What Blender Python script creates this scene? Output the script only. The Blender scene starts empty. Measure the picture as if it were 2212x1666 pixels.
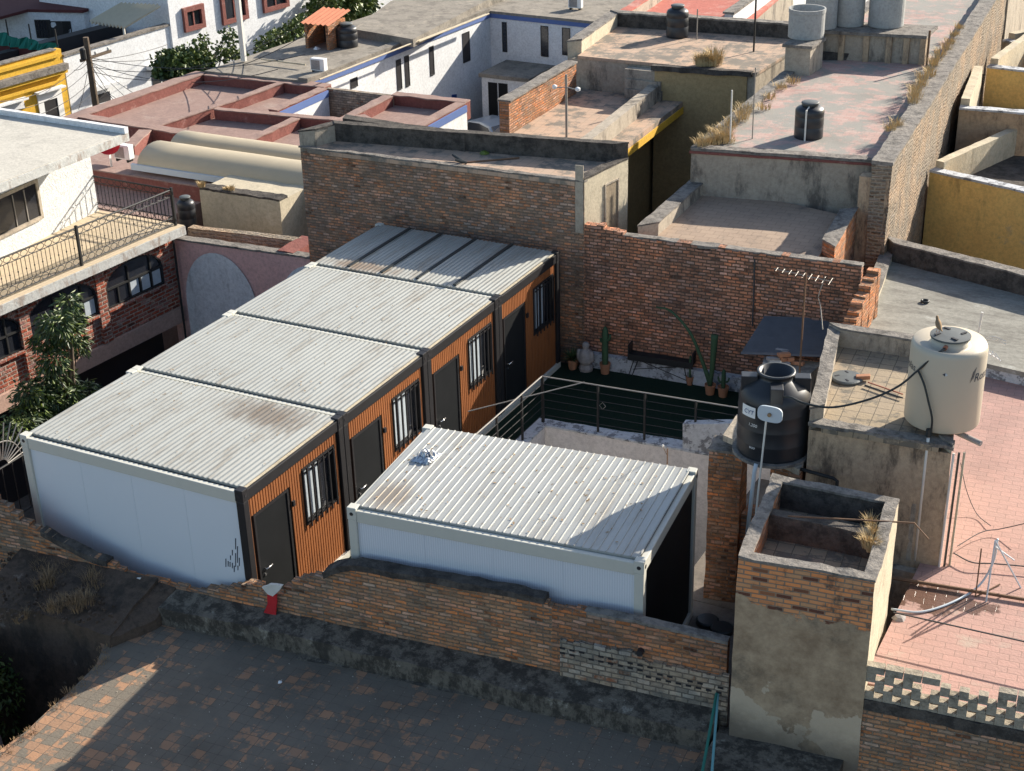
import bpy, bmesh, math, random
from mathutils import Vector, Matrix, noise
PI = math.pi
random.seed(7)
scene = bpy.context.scene
col = scene.collection
# ------------------------------------------------------------------ camera
F = 3233.402710; RX, RY, RZ = 1.118943, -0.027251, 0.486506
CAM = Vector((13.844373, -16.671712, 14.982299))
RM = (Matrix.Rotation(RZ, 3, 'Z') @ Matrix.Rotation(RX, 3, 'X') @ Matrix.Rotation(RY, 3, 'Z'))
cd = bpy.data.cameras.new('camera'); cam = bpy.data.objects.new('camera', cd); col.objects.link(cam)
cam.matrix_world = Matrix.Translation(CAM) @ RM.to_4x4()
cd.sensor_width = 36.0; cd.lens = F / 2212.0 * 36.0; cd.clip_start = 0.1; cd.clip_end = 600
scene.camera = cam
# ------------------------------------------------------------------ light
SUN_AZ, SUN_EL = 65.0, 25.2
w = bpy.data.worlds.new("World"); scene.world = w; w.use_nodes = True
nt = w.node_tree; bg = nt.nodes['Background']
sky = nt.nodes.new('ShaderNodeTexSky'); sky.sky_type = 'NISHITA'; sky.sun_disc = False
sky.sun_elevation = math.radians(SUN_EL); sky.sun_rotation = math.radians(90 - SUN_AZ)
sky.altitude = 300; sky.air_density = 1.0; sky.dust_density = 1.6
nt.links.new(sky.outputs[0], bg.inputs[0]); bg.inputs[1].default_value = 0.10
sl = bpy.data.lights.new('sun', 'SUN'); sl.energy = 5.0; sl.angle = math.radians(0.5); sl.color = (1.0, 0.915, 0.79)
so = bpy.data.objects.new('sun', sl); col.objects.link(so)
sd = Vector((math.cos(math.radians(SUN_AZ)) * math.cos(math.radians(SUN_EL)), math.sin(math.radians(SUN_AZ)) * math.cos(math.radians(SUN_EL)), math.sin(math.radians(SUN_EL))))
so.rotation_euler = sd.to_track_quat('Z', 'Y').to_euler(); so.location = (0, 0, 30)
vs = scene.view_settings; vs.view_transform = 'Standard'; vs.look = 'None'; vs.exposure = 1.0; vs.gamma = 1.0
scene.cycles.max_bounces = 6; scene.cycles.diffuse_bounces = 3; scene.cycles.glossy_bounces = 2
scene.cycles.use_denoising = True

# ------------------------------------------------------------------ measuring helpers: photo point + known plane -> world point
def ray(u, v):
    return RM @ Vector(((u - 1106.0) / F, -(v - 833.0) / F, -1.0))
def P(u, v, z):
    d = ray(u, v); t = (z - CAM.z) / d.z; return CAM + d * t
def P2(u, v, z):
    p = P(u, v, z); return (p.x, p.y)
def PV(u, v, a, b):            # on the vertical plane through xy points a, b
    d = ray(u, v); n = Vector((b[1] - a[1], a[0] - b[0], 0)); t = n.dot(Vector((a[0], a[1], 0)) - CAM) / n.dot(d); return CAM + d * t
def PX(u, v, x): d = ray(u, v); return CAM + d * ((x - CAM.x) / d.x)
def PY(u, v, y): d = ray(u, v); return CAM + d * ((y - CAM.y) / d.y)
def ZAT(u, v, x, y):           # height on the vertical line above x, y
    d = ray(u, v); c = Vector((x - CAM.x, y - CAM.y)); t = (c.x * d.x + c.y * d.y) / (d.x ** 2 + d.y ** 2); return CAM.z + d.z * t

# ------------------------------------------------------------------ mesh builder
ORG = {}
class MB:
    def __init__(s): s.v = []; s.f = []
    def poly(s, pts):
        n = len(s.v); s.v += [tuple(p) for p in pts]; s.f.append(tuple(range(n, n + len(pts)))); return s
    def prism(s, xy, z0, z1, bottom=True):
        n = len(xy); a = sum(xy[i][0] * xy[(i + 1) % n][1] - xy[(i + 1) % n][0] * xy[i][1] for i in range(n))
        if a < 0: xy = list(reversed(xy))
        k = len(s.v)
        zz0 = z0 if isinstance(z0, (list, tuple)) else [z0] * n
        zz1 = z1 if isinstance(z1, (list, tuple)) else [z1] * n
        if a < 0: zz0 = list(reversed(zz0)); zz1 = list(reversed(zz1))
        s.v += [(p[0], p[1], z) for p, z in zip(xy, zz0)] + [(p[0], p[1], z) for p, z in zip(xy, zz1)]
        for i in range(n):
            j = (i + 1) % n; s.f.append((k + i, k + j, k + n + j, k + n + i))
        s.f.append(tuple(k + n + i for i in range(n)))
        if bottom: s.f.append(tuple(k + n - 1 - i for i in range(n)))
        return s
    def obox(s, o, ax, ay, az):
        o, ax, ay, az = map(Vector, (o, ax, ay, az)); k = len(s.v)
        if ax.cross(ay).dot(az) < 0: ax, ay = ay, ax
        s.v += [tuple(p) for p in (o, o + ax, o + ax + ay, o + ay, o + az, o + ax + az, o + ax + ay + az, o + ay + az)]
        s.f += [(k + a, k + b, k + c, k + d) for a, b, c, d in ((0, 3, 2, 1), (4, 5, 6, 7), (0, 1, 5, 4), (1, 2, 6, 5), (2, 3, 7, 6), (3, 0, 4, 7))]
        return s
    def box(s, x0, x1, y0, y1, z0, z1): return s.obox((x0, y0, z0), (x1 - x0, 0, 0), (0, y1 - y0, 0), (0, 0, z1 - z0))
    def tube(s, pts, r, n=6, caps=True, taper=None):
        pts = [Vector(p) for p in pts]; k0 = len(s.v); m = len(pts)
        for i, p in enumerate(pts):
            t = (pts[min(i + 1, m - 1)] - pts[max(i - 1, 0)]).normalized()
            up = Vector((0, 0, 1)) if abs(t.z) < 0.9 else Vector((1, 0, 0))
            a = t.cross(up).normalized(); b = t.cross(a).normalized()
            rr = r if taper is None else r + (taper - r) * i / max(1, m - 1)
            for j in range(n):
                th = 2 * PI * j / n; s.v.append(tuple(p + (a * math.cos(th) + b * math.sin(th)) * rr))
        for i in range(m - 1):
            for j in range(n):
                j2 = (j + 1) % n; q = k0 + i * n; s.f.append((q + j, q + n + j, q + n + j2, q + j2))
        if caps:
            s.f.append(tuple(k0 + j for j in range(n))); s.f.append(tuple(k0 + (m - 1) * n + n - 1 - j for j in range(n)))
        return s
    def lathe(s, prof, c=(0, 0, 0), n=32, cap0=True, cap1=True):
        k = len(s.v)
        for r, z in prof:
            for j in range(n):
                th = 2 * PI * j / n; s.v.append((c[0] + r * math.cos(th), c[1] + r * math.sin(th), c[2] + z))
        for i in range(len(prof) - 1):
            for j in range(n):
                j2 = (j + 1) % n; q = k + i * n; s.f.append((q + j, q + j2, q + n + j2, q + n + j))
        if cap0: s.f.append(tuple(k + n - 1 - j for j in range(n)))
        if cap1: s.f.append(tuple(k + (len(prof) - 1) * n + j for j in range(n)))
        return s
    def build(s, name, mat, parent=None, rough=0.0, smooth=False, seg=0.3, uvrot=0.0, bevel=0.0):
        me = bpy.data.meshes.new(name); bm = bmesh.new()
        vs_ = [bm.verts.new(v) for v in s.v]
        for f in s.f:
            try: bm.faces.new([vs_[i] for i in f])
            except ValueError: pass
        if rough > 0:
            bmesh.ops.remove_doubles(bm, verts=bm.verts, dist=1e-4)
            for _ in range(7):
                es = [e for e in bm.edges if e.calc_length() > seg * 1.6]
                if not es or len(bm.verts) > 26000: break
                bmesh.ops.subdivide_edges(bm, edges=es, cuts=1, use_grid_fill=True)
            for v in bm.verts:
                p = v.co
                v.co = p + (noise.noise_vector(p * 1.9) * 0.6 + noise.noise_vector(p * 6.1 + Vector((7, 3, 1))) * 0.7) * rough
        uv = bm.loops.layers.uv.new('UVMap'); cr, sr = math.cos(uvrot), math.sin(uvrot)
        bm.normal_update()
        for f in bm.faces:
            n = f.normal
            if abs(n.z) > 0.75 :
                for l in f.loops: p = l.vert.co; l[uv].uv = (p.x * cr + p.y * sr, -p.x * sr + p.y * cr)
            else:
                # snap tangent so neighbouring faces of a wall share one frame
                t = Vector((-n.y, n.x)); t.normalize(); a = math.atan2(t.y, t.x); a = round(a / 0.13) * 0.13
                for l in f.loops: p = l.vert.co; l[uv].uv = (p.x * math.cos(a) + p.y * math.sin(a), p.z)
            f.smooth = smooth
        bm.to_mesh(me); bm.free()
        if mat is not None: me.materials.append(mat)
        o = bpy.data.objects.new(name, me); col.objects.link(o)
        if parent is not None:
            o.parent = parent; ORG[o.name] = ORG[parent.name]
            me.transform(Matrix.Translation(-ORG[parent.name]))
        else:
            xs = [v.co for v in me.vertices]
            c = Vector((sum(p.x for p in xs) / len(xs), sum(p.y for p in xs) / len(xs), min(p.z for p in xs)))
            me.transform(Matrix.Translation(-c)); o.location = c; ORG[o.name] = c
        if bevel:
            md = o.modifiers.new('bevel', 'BEVEL'); md.width = bevel; md.segments = 2; md.limit_method = 'ANGLE'
        return o
def thing(name, label, cat, loc, group=None):
    o = bpy.data.objects.new(name, None); col.objects.link(o); o.location = loc; o.empty_display_size = 0.3; ORG[o.name] = Vector(loc)
    o['label'] = label; o['category'] = cat
    if group: o['group'] = group
    return o
def tag(o, label, cat, group=None):
    o['label'] = label; o['category'] = cat
    if group: o['group'] = group
    return o
def struct(o): o['kind'] = 'structure'; return o
def copy_tree(o, parent=None, loc=None):
    c = o.copy(); col.objects.link(c); ORG[c.name] = ORG[o.name]
    if parent is not None: c.parent = parent
    if loc is not None: c.location = loc
    for ch in [x for x in col.objects if x.parent == o]: copy_tree(ch, c)
    return c

# ------------------------------------------------------------------ materials
class NG:
    def __init__(s, name):
        s.m = bpy.data.materials.new(name); s.m.use_nodes = True; s.t = s.m.node_tree; s.N = s.t.nodes
        s.b = s.N['Principled BSDF']; s.pos = s.N.new('ShaderNodeNewGeometry').outputs['Position']
        s.uv = s.N.new('ShaderNodeUVMap').outputs[0]; s.b.inputs['Specular IOR Level'].default_value = 0.25
    def set(s, n, k, v):
        i = n.inputs[k]
        if isinstance(v, bpy.types.NodeSocket): s.t.links.new(v, i)
        elif isinstance(v, (tuple, list)) and len(v) == 3 and i.type == 'RGBA': i.default_value = (*v, 1)
        else: i.default_value = v
    def noise(s, scale, detail=4, rough=0.6, vec=None, dist=0.0, stretch=None):
        v = s.pos if vec is None else vec
        if stretch: v = s.vmul(v, stretch)
        n = s.N.new('ShaderNodeTexNoise'); s.set(n, 'Vector', v); s.set(n, 'Scale', scale); s.set(n, 'Detail', detail); s.set(n, 'Roughness', rough); s.set(n, 'Distortion', dist)
        return n.outputs['Fac']
    def vmul(s, v, k):
        n = s.N.new('ShaderNodeVectorMath'); n.operation = 'MULTIPLY'; s.set(n, 0, v); s.set(n, 1, k); return n.outputs[0]
    def vadd(s, v, k):
        n = s.N.new('ShaderNodeVectorMath'); n.operation = 'ADD'; s.set(n, 0, v); s.set(n, 1, k); return n.outputs[0]
    def rot(s, v, a):
        n = s.N.new('ShaderNodeVectorRotate'); n.rotation_type = 'Z_AXIS'; s.set(n, 'Vector', v); s.set(n, 'Angle', a); return n.outputs[0]
    def ramp(s, fac, a, b, lo=0.0, hi=1.0):
        n = s.N.new('ShaderNodeMapRange'); n.interpolation_type = 'SMOOTHSTEP'
        s.set(n, 'Value', fac); s.set(n, 'From Min', a); s.set(n, 'From Max', b); s.set(n, 'To Min', lo); s.set(n, 'To Max', hi); return n.outputs[0]
    def mix(s, a, b, f, mode='MIX'):
        n = s.N.new('ShaderNodeMix'); n.data_type = 'RGBA'; n.blend_type = mode; n.clamp_factor = True
        s.set(n, 0, f)
        for k, val in ((6, a), (7, b)):
            i = n.inputs[k]
            if isinstance(val, bpy.types.NodeSocket): s.t.links.new(val, i)
            elif isinstance(val, (int, float)): i.default_value = (val, val, val, 1)
            else: i.default_value = (*val, 1)
        return n.outputs[2]
    def math(s, op, a, b=0.0):
        n = s.N.new('ShaderNodeMath'); n.operation = op; s.set(n, 0, a); s.set(n, 1, b); return n.outputs[0]
    def brick(s, vec, bw, bh, mortar=0.01, off=0.5, c1=(0, 0, 0), c2=(1, 1, 1), mc=(0, 0, 0), smooth=0.1, bias=0.0, freq=2):
        n = s.N.new('ShaderNodeTexBrick'); s.set(n, 'Vector', vec); n.offset = off; n.offset_frequency = freq
        s.set(n, 'Color1', c1); s.set(n, 'Color2', c2); s.set(n, 'Mortar', mc); s.set(n, 'Scale', 1.0); s.set(n, 'Mortar Size', mortar)
        s.set(n, 'Mortar Smooth', smooth); s.set(n, 'Bias', bias); s.set(n, 'Brick Width', bw); s.set(n, 'Row Height', bh)
        return n.outputs['Color'], n.outputs['Fac']
    def out(s, colr, rough=0.9, height=None, bump=0.3, dist=0.02, metal=0.0):
        s.set(s.b, 'Base Color', colr); s.set(s.b, 'Roughness', rough); s.set(s.b, 'Metallic', metal)
        if height is not None:
            n = s.N.new('ShaderNodeBump'); s.set(n, 'Height', height); s.set(n, 'Strength', bump); s.set(n, 'Distance', dist); s.t.links.new(n.outputs[0], s.b.inputs['Normal'])
        return s.m
def brick_mat(name, c1, c2, mortar, bw=0.25, bh=0.075, ms=0.012, grime=(0.06, 0.055, 0.05), gr=(0.55, 0.75), patch=None, pr=(0.6, 0.7), wob=0.02, dark=(0.10, 0.05, 0.035), pvar=0.5):
    g = NG(name)
    nz = g.N.new('ShaderNodeTexNoise'); g.set(nz, 'Vector', g.pos); g.set(nz, 'Scale', 2.5); g.set(nz, 'Detail', 3)
    off = g.vmul(g.vadd(nz.outputs['Color'], (-0.5, -0.5, -0.5)), (wob * 2, wob * 2, 0))
    nz2 = g.N.new('ShaderNodeTexNoise'); g.set(nz2, 'Vector', g.pos); g.set(nz2, 'Scale', 14.0); g.set(nz2, 'Detail', 2)
    vec = g.vadd(g.vadd(g.uv, off), g.vmul(g.vadd(nz2.outputs['Color'], (-0.5, -0.5, -0.5)), (0.03, 0.022, 0)))
    rnd, fac = g.brick(vec, bw, bh, ms, smooth=0.6)
    rnd2, _ = g.brick(g.vadd(vec, (bw * 40, bh * 80, 0)), bw, bh, ms)
    base = g.mix(c1, c2, rnd)
    rnd3, _ = g.brick(g.vadd(vec, (bw * 90, bh * 160, 0)), bw, bh, ms)
    base = g.mix(base, 1.0, g.math('MULTIPLY', g.ramp(rnd3, 0.55, 1.0), 0.16))
    base = g.mix(base, dark, g.math('MULTIPLY', g.ramp(rnd2, 0.72, 0.95, 0, 0.9), g.ramp(g.noise(2.2, 4, 0.7, vec=g.vadd(g.pos, (4, 9, 2))), 0.46, 0.62)))
    base = g.mix(base, g.mix(c2, mortar, 0.6), g.math('MULTIPLY', g.ramp(rnd2, 0.30, 0.20), pvar))
    base = g.mix(base, g.mix(base, mortar, 0.75), g.ramp(g.noise(3.5, 5, 0.7), 0.5, 0.68))
    base = g.mix(base, mortar, fac)
    if patch: base = g.mix(base, patch, g.ramp(g.noise(0.9, 6, 0.65), pr[0], pr[1]))
    base = g.mix(base, grime, g.ramp(g.noise(1.3, 8, 0.7, stretch=(1, 1, 0.5)), gr[0], gr[1], 0, 0.85))
    base = g.mix(base, 0.42, g.ramp(g.noise(14, 6, 0.8), 0.33, 0.60, 0.55, 0.0), 'MULTIPLY')
    base = g.mix(base, (1.32, 1.17, 1.05), g.ramp(g.noise(0.7, 6, 0.65, vec=g.vadd(g.pos, (2, 6, 1))), 0.46, 0.58, 0, 1), 'MULTIPLY')
    base = g.mix(base, (0.62, 0.64, 0.68), g.ramp(g.noise(1.5, 8, 0.75, vec=g.vadd(g.pos, (12, 1, 7))), 0.53, 0.66, 0, 0.9), 'MULTIPLY')
    rnd4, _ = g.brick(g.vadd(vec, (bw * 130, bh * 240, 0)), bw, bh, ms)
    base = g.mix(base, g.mix(base, 0.62, rnd4, 'MULTIPLY'), g.math('SUBTRACT', 1.0, fac))
    h = g.math('ADD', g.math('MULTIPLY', fac, -1.0), g.math('MULTIPLY', g.noise(22, 4), 0.8))
    return g.out(base, 0.95, h, 1.0, 0.03)
def plaster_mat(name, base, stain=(0.08, 0.07, 0.06), stains=(0.52, 0.72), samt=0.8, light=None, lr=(0.58, 0.66), scale=1.0, streak=(1, 1, 0.35), bump=0.25, under=None, ur=(0.62, 0.66)):
    g = NG(name)
    c = g.mix(tuple(x * 0.78 for x in base), tuple(min(1, x * 1.18) for x in base), g.noise(2.2 * scale, 6, 0.7))
    if light: c = g.mix(c, light, g.ramp(g.noise(1.1 * scale, 7, 0.7), *lr))
    if under: c = g.mix(c, under, g.ramp(g.noise(1.0 * scale, 6, 0.6, vec=g.vadd(g.pos, (31, 17, 5))), *ur))
    c = g.mix(c, stain, g.ramp(g.noise(1.5 * scale, 10, 0.76, stretch=streak), stains[0] - .02, stains[1] - .05, 0, samt))
    c = g.mix(c, 0.55, g.ramp(g.noise(11, 6, 0.78), 0.33, 0.62, 0.5, 0.0), 'MULTIPLY')
    return g.out(c, 0.92, g.noise(16, 5, 0.7), bump, 0.03)
def tile_mat(name, tile, tile2, grime, gr, tw=0.28, th=0.28, off=0.0, joint=(0.08, 0.07, 0.065), ms=0.008, soft=0.05, blot=0.6, gscale=2.0, scuff=None, per=0.18, slope=0.0, wob=0.03):
    g = NG(name)
    nz = g.N.new('ShaderNodeTexNoise'); g.set(nz, 'Vector', g.pos); g.set(nz, 'Scale', 3.0); g.set(nz, 'Detail', 6); g.set(nz, 'Roughness', 0.7)
    tv = g.vadd(g.uv, g.vmul(g.vadd(nz.outputs['Color'], (-0.5, -0.5, -0.5)), (wob, wob, 0)))
    rnd, fac = g.brick(tv, tw, th, ms, off=off, smooth=0.3)
    rnd2, _ = g.brick(g.vadd(tv, (tw * 60, th * 80, 0)), tw, th, ms, off=off)
    c = g.mix(tile, tile2, rnd); c = g.mix(c, joint, fac)
    n = g.math('ADD', g.noise(gscale, 9, 0.72), g.math('MULTIPLY', g.math('ADD', rnd2, -0.5), per))
    n = g.math('ADD', n, g.math('MULTIPLY', g.math('ADD', g.noise(0.25, 3), -0.5), 0.35))
    if slope: 
        sx = g.N.new('ShaderNodeSeparateXYZ'); g.set(sx, 0, g.pos); n = g.math('ADD', n, g.math('MULTIPLY', g.math('ADD', sx.outputs[1], 3.4), slope))
    c = g.mix(c, grime, g.ramp(n, gr[0], gr[1], 0, 0.93))
    if scuff: c = g.mix(c, scuff, g.ramp(g.noise(5, 8, 0.7, vec=g.vadd(g.pos, (9, 4, 2))), 0.62, 0.70, 0, 0.7))
    c = g.mix(c, 0.5, g.ramp(g.noise(0.8, 6, 0.6), 0.45, 0.75, 0, blot), 'MULTIPLY')
    return g.out(c, 0.93, g.math('ADD', g.math('MULTIPLY', fac, -0.7), g.noise(20, 4)), 0.4, 0.02)
def flat_mat(name, c, rough=0.6, var=0.12, metal=0.0, bump=0.0, spec=0.3, nscale=4):
    g = NG(name); g.b.inputs['Specular IOR Level'].default_value = spec
    cc = g.mix(tuple(x * (1 - var) for x in c), tuple(min(1, x * (1 + var)) for x in c), g.noise(nscale, 5, 0.65))
    return g.out(cc, rough, g.noise(12, 4) if bump else None, bump, 0.02, metal)

M = {}
M['brick_front'] = brick_mat('brick_front', (0.74, 0.29, 0.11), (0.52, 0.33, 0.20), (0.25, 0.21, 0.16), bw=0.22, bh=0.068, ms=0.012, gr=(0.66, 0.84), pvar=0.7)
M['brick_tall'] = brick_mat('brick_tall', (0.68, 0.31, 0.16), (0.46, 0.31, 0.215), (0.25, 0.20, 0.155), bw=0.185, bh=0.072, ms=0.012, gr=(0.62, 0.8), pvar=0.8)
M['brick_low'] = brick_mat('brick_low', (0.70, 0.30, 0.165), (0.54, 0.29, 0.19), (0.14, 0.105, 0.08), bw=0.19, bh=0.077, ms=0.014, gr=(0.66, 0.82), patch=(0.24, 0.20, 0.17), pr=(0.64, 0.76))
M['brick_orange'] = brick_mat('brick_orange', (0.68, 0.25, 0.095), (0.47, 0.25, 0.13), (0.25, 0.19, 0.14), bw=0.23, bh=0.072, ms=0.012, gr=(0.68, 0.86))
M['brick_house'] = brick_mat('brick_house', (0.42, 0.10, 0.055), (0.33, 0.085, 0.05), (0.40, 0.33, 0.28), bw=0.30, bh=0.105, ms=0.022, gr=(0.8, 0.95), wob=0.01, pvar=0.0)
M['brick_adobe'] = brick_mat('brick_adobe', (0.36, 0.275, 0.20), (0.25, 0.195, 0.145), (0.34, 0.285, 0.215), bw=0.26, bh=0.09, ms=0.03, gr=(0.60, 0.78), grime=(0.10, 0.07, 0.05), wob=0.06, dark=(0.09, 0.06, 0.04))
M['brick_breeze'] = brick_mat('brick_breeze', (0.50, 0.43, 0.33), (0.42, 0.36, 0.28), (0.20, 0.18, 0.15), bw=0.2, bh=0.09, ms=0.012, gr=(0.62, 0.8), pvar=0.3, dark=(0.30, 0.12, 0.06))
M['cap'] = plaster_mat('weathered_cap', (0.27, 0.245, 0.215), (0.06, 0.055, 0.05), (0.45, 0.7), 0.75, scale=2.5, streak=(1, 1, 1), bump=0.9)
M['cap_dark'] = plaster_mat('dark_mossy_cement', (0.12, 0.105, 0.09), (0.035, 0.032, 0.03), (0.42, 0.66), 0.8, light=(0.25, 0.24, 0.20), lr=(0.66, 0.74), scale=2.5, streak=(1, 1, 1), bump=0.9)
M['ledge'] = plaster_mat('ledge_cement', (0.19, 0.165, 0.13), (0.045, 0.04, 0.034), (0.44, 0.62), 0.85, light=(0.36, 0.33, 0.27), lr=(0.57, 0.66), scale=2.6, streak=(1, 1, 0.6), bump=0.8)
M['ledge_brown'] = plaster_mat('brown_ledge_render', (0.12, 0.085, 0.062), (0.05, 0.04, 0.032), (0.45, 0.64), 0.85, light=(0.26, 0.21, 0.165), lr=(0.62, 0.70), scale=1.4, streak=(1, 1, 0.5), bump=0.8)
M['plaster_tan'] = plaster_mat('tan_render', (0.34, 0.27, 0.185), (0.13, 0.10, 0.07), (0.50, 0.75), 0.7, light=(0.42, 0.36, 0.27), lr=(0.63, 0.66), scale=1.0, bump=0.4)
M['plaster_dirty'] = plaster_mat('dirty_render', (0.50, 0.375, 0.25), (0.07, 0.055, 0.045), (0.48, 0.70), 0.85, light=(0.42, 0.40, 0.36), lr=(0.68, 0.72), under=(0.50, 0.19, 0.08), ur=(0.68, 0.70), scale=1.3, bump=0.5)
M['plaster_grey'] = plaster_mat('grey_stained_render', (0.44, 0.38, 0.30), (0.09, 0.08, 0.07), (0.50, 0.70), 0.8, light=(0.48, 0.42, 0.33), lr=(0.60, 0.70), bump=0.4)
M['plaster_cream'] = plaster_mat('cream_render', (0.56, 0.49, 0.36), (0.22, 0.18, 0.13), (0.55, 0.78), 0.6, light=(0.62, 0.56, 0.44), lr=(0.62, 0.72), bump=0.35)
M['plaster_white'] = plaster_mat('white_painted_render', (0.80, 0.81, 0.81), (0.42, 0.42, 0.42), (0.58, 0.85), 0.35, bump=0.15)
M['plaster_white_old'] = plaster_mat('old_white_render', (0.74, 0.75, 0.76), (0.22, 0.21, 0.20), (0.56, 0.76), 0.6, bump=0.3)
M['stucco'] = plaster_mat('white_stucco', (0.68, 0.69, 0.68), (0.45, 0.44, 0.42), (0.6, 0.85), 0.3, bump=1.0, scale=1.5)
M['trim_blue'] = flat_mat('blue_trim', (0.10, 0.16, 0.36), 0.7)
M['yellow'] = plaster_mat('yellow_paint', (0.72, 0.43, 0.05), (0.35, 0.22, 0.05), (0.58, 0.85), 0.4, bump=0.25)
M['ochre'] = plaster_mat('ochre_stained', (0.98, 0.59, 0.20), (0.24, 0.16, 0.08), (0.56, 0.78), 0.7, light=(0.66, 0.46, 0.22), lr=(0.62, 0.7), bump=0.3)
M['yellow_dull'] = plaster_mat('dull_yellow', (0.47, 0.34, 0.17), (0.27, 0.20, 0.11), (0.58, 0.8), 0.5, bump=0.2)
M['pink_wall'] = plaster_mat('pink_wall', (0.76, 0.46, 0.41), (0.28, 0.16, 0.15), (0.55, 0.8), 0.4, bump=0.25)
M['beam_pink'] = plaster_mat('salmon_beam', (0.50, 0.33, 0.26), (0.3, 0.2, 0.17), (0.6, 0.85), 0.4)
M['red_roof'] = plaster_mat('faded_red_roof', (0.33, 0.225, 0.19), (0.22, 0.155, 0.14), (0.50, 0.75), 0.6, light=(0.38, 0.285, 0.24), lr=(0.55, 0.7), scale=1.2, streak=(1, 1, 1), bump=0.3)
M['red_edge'] = plaster_mat('red_parapet', (0.25, 0.095, 0.078), (0.20, 0.085, 0.075), (0.52, 0.76), 0.6, light=(0.36, 0.20, 0.17), lr=(0.56, 0.7), scale=1.5, streak=(1, 1, 1), bump=0.8)
M['red_bright'] = plaster_mat('bright_red_roof', (0.50, 0.16, 0.12), (0.30, 0.12, 0.10), (0.55, 0.8), 0.6, light=(0.52, 0.27, 0.22), lr=(0.5, 0.66), streak=(1, 1, 1), bump=0.4)
M['grey_roof'] = plaster_mat('grey_roof', (0.30, 0.27, 0.225), (0.15, 0.135, 0.115), (0.46, 0.68), 0.75, light=(0.40, 0.35, 0.28), lr=(0.55, 0.68), streak=(1, 1, 1), bump=0.4)
M['smooth_roof'] = plaster_mat('grey_cement_roof', (0.30, 0.29, 0.25), (0.15, 0.14, 0.12), (0.46, 0.70), 0.7, light=(0.42, 0.42, 0.38), lr=(0.58, 0.7), streak=(0.6, 2.0, 1), bump=0.25)
M['slab_white'] = plaster_mat('pale_roof_slab', (0.56, 0.53, 0.46), (0.27, 0.255, 0.23), (0.52, 0.78), 0.5, streak=(1, 1, 1), bump=0.3)
M['slab_edge'] = plaster_mat('peeling_slab_edge', (0.55, 0.55, 0.52), (0.30, 0.22, 0.17), (0.52, 0.66), 0.7, scale=2, bump=0.5)
M['tile_fg'] = tile_mat('grimy_clay_tiles', (0.40, 0.225, 0.13), (0.31, 0.19, 0.12), (0.165, 0.148, 0.118), (0.445, 0.505), tw=0.19, th=0.19, gscale=2.2, blot=0.5, scuff=(0.24, 0.215, 0.18), per=0.19, joint=(0.11, 0.098, 0.08), ms=0.006, slope=0.006, wob=0.07)
M['tile_tan'] = tile_mat('tan_clay_tiles', (0.50, 0.345, 0.245), (0.43, 0.32, 0.24), (0.20, 0.18, 0.15), (0.47, 0.58), tw=0.26, th=0.26, gscale=1.6, blot=0.3, joint=(0.33, 0.26, 0.19), per=0.1)
M['tile_rt'] = tile_mat('brown_clay_tiles', (0.38, 0.285, 0.21), (0.34, 0.255, 0.19), (0.18, 0.15, 0.125), (0.55, 0.72), tw=0.33, th=0.22, off=0.5, gscale=1.6, blot=0.3, joint=(0.24, 0.18, 0.13), per=0.08)
M['tile_t2'] = tile_mat('tan_square_tiles', (0.36, 0.285, 0.19), (0.31, 0.25, 0.18), (0.15, 0.135, 0.11), (0.50, 0.62), tw=0.24, th=0.24, gscale=3, blot=0.35, joint=(0.14, 0.12, 0.09), per=0.15)
M['tile_rm'] = tile_mat('worn_pink_grey_roof', (0.44, 0.275, 0.24), (0.46, 0.345, 0.30), (0.28, 0.275, 0.245), (0.43, 0.54), tw=0.3, th=0.15, off=0.5, gscale=1.5, blot=0.35, joint=(0.33, 0.27, 0.23), scuff=(0.45, 0.44, 0.41), per=0.05)
M['tile_pink'] = tile_mat('pink_clay_tiles', (0.46, 0.28, 0.235), (0.41, 0.26, 0.22), (0.42, 0.33, 0.27), (0.56, 0.74), tw=0.30, th=0.15, off=0.5, gscale=1.5, blot=0.4, joint=(0.30, 0.20, 0.165), ms=0.006, per=0.08)
def wet_patch(mat, centre, rad):
    t = mat.node_tree; b = t.nodes['Principled BSDF']; src = b.inputs['Base Color'].links[0].from_socket
    gg = NG.__new__(NG); gg.m = mat; gg.t = t; gg.N = t.nodes; gg.b = b; gg.pos = t.nodes.new('ShaderNodeNewGeometry').outputs['Position']
    v = gg.vmul(gg.vadd(gg.pos, tuple(-c for c in centre)), (1 / rad[0], 1 / rad[1], 0))
    n = t.nodes.new('ShaderNodeVectorMath'); n.operation = 'LENGTH'; t.links.new(v, n.inputs[0])
    d = gg.math('ADD', n.outputs['Value'], gg.math('MULTIPLY', gg.math('ADD', gg.noise(2.2, 7, 0.7), -0.5), 2.6))
    k = gg.ramp(d, 1.0, 0.8)
    t.links.new(gg.mix(src, (0.10, 0.055, 0.035), gg.math('MULTIPLY', k, 0.85)), b.inputs['Base Color'])
    t.links.new(gg.ramp(k, 0, 1, 0.93, 0.25), b.inputs['Roughness'])
M['block'] = plaster_mat('tan_cement_block', (0.40, 0.35, 0.27), (0.12, 0.105, 0.085), (0.50, 0.72), 0.7, scale=2.5, streak=(1, 1, 1), bump=0.7)
M['deck_green'] = flat_mat('artificial_turf', (0.006, 0.020, 0.010), 0.95, 0.35, bump=0.8, nscale=40)
M['ground'] = plaster_mat('street_ground', (0.13, 0.12, 0.11), (0.07, 0.065, 0.06), (0.5, 0.7), 0.6, streak=(1, 1, 1))
M['court'] = plaster_mat('court_floor', (0.20, 0.17, 0.14), (0.10, 0.09, 0.08), (0.5, 0.7), 0.6, streak=(1, 1, 1))
M['black_plastic'] = flat_mat('black_plastic', (0.022, 0.024, 0.028), 0.42, 0.3, spec=0.5)
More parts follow.
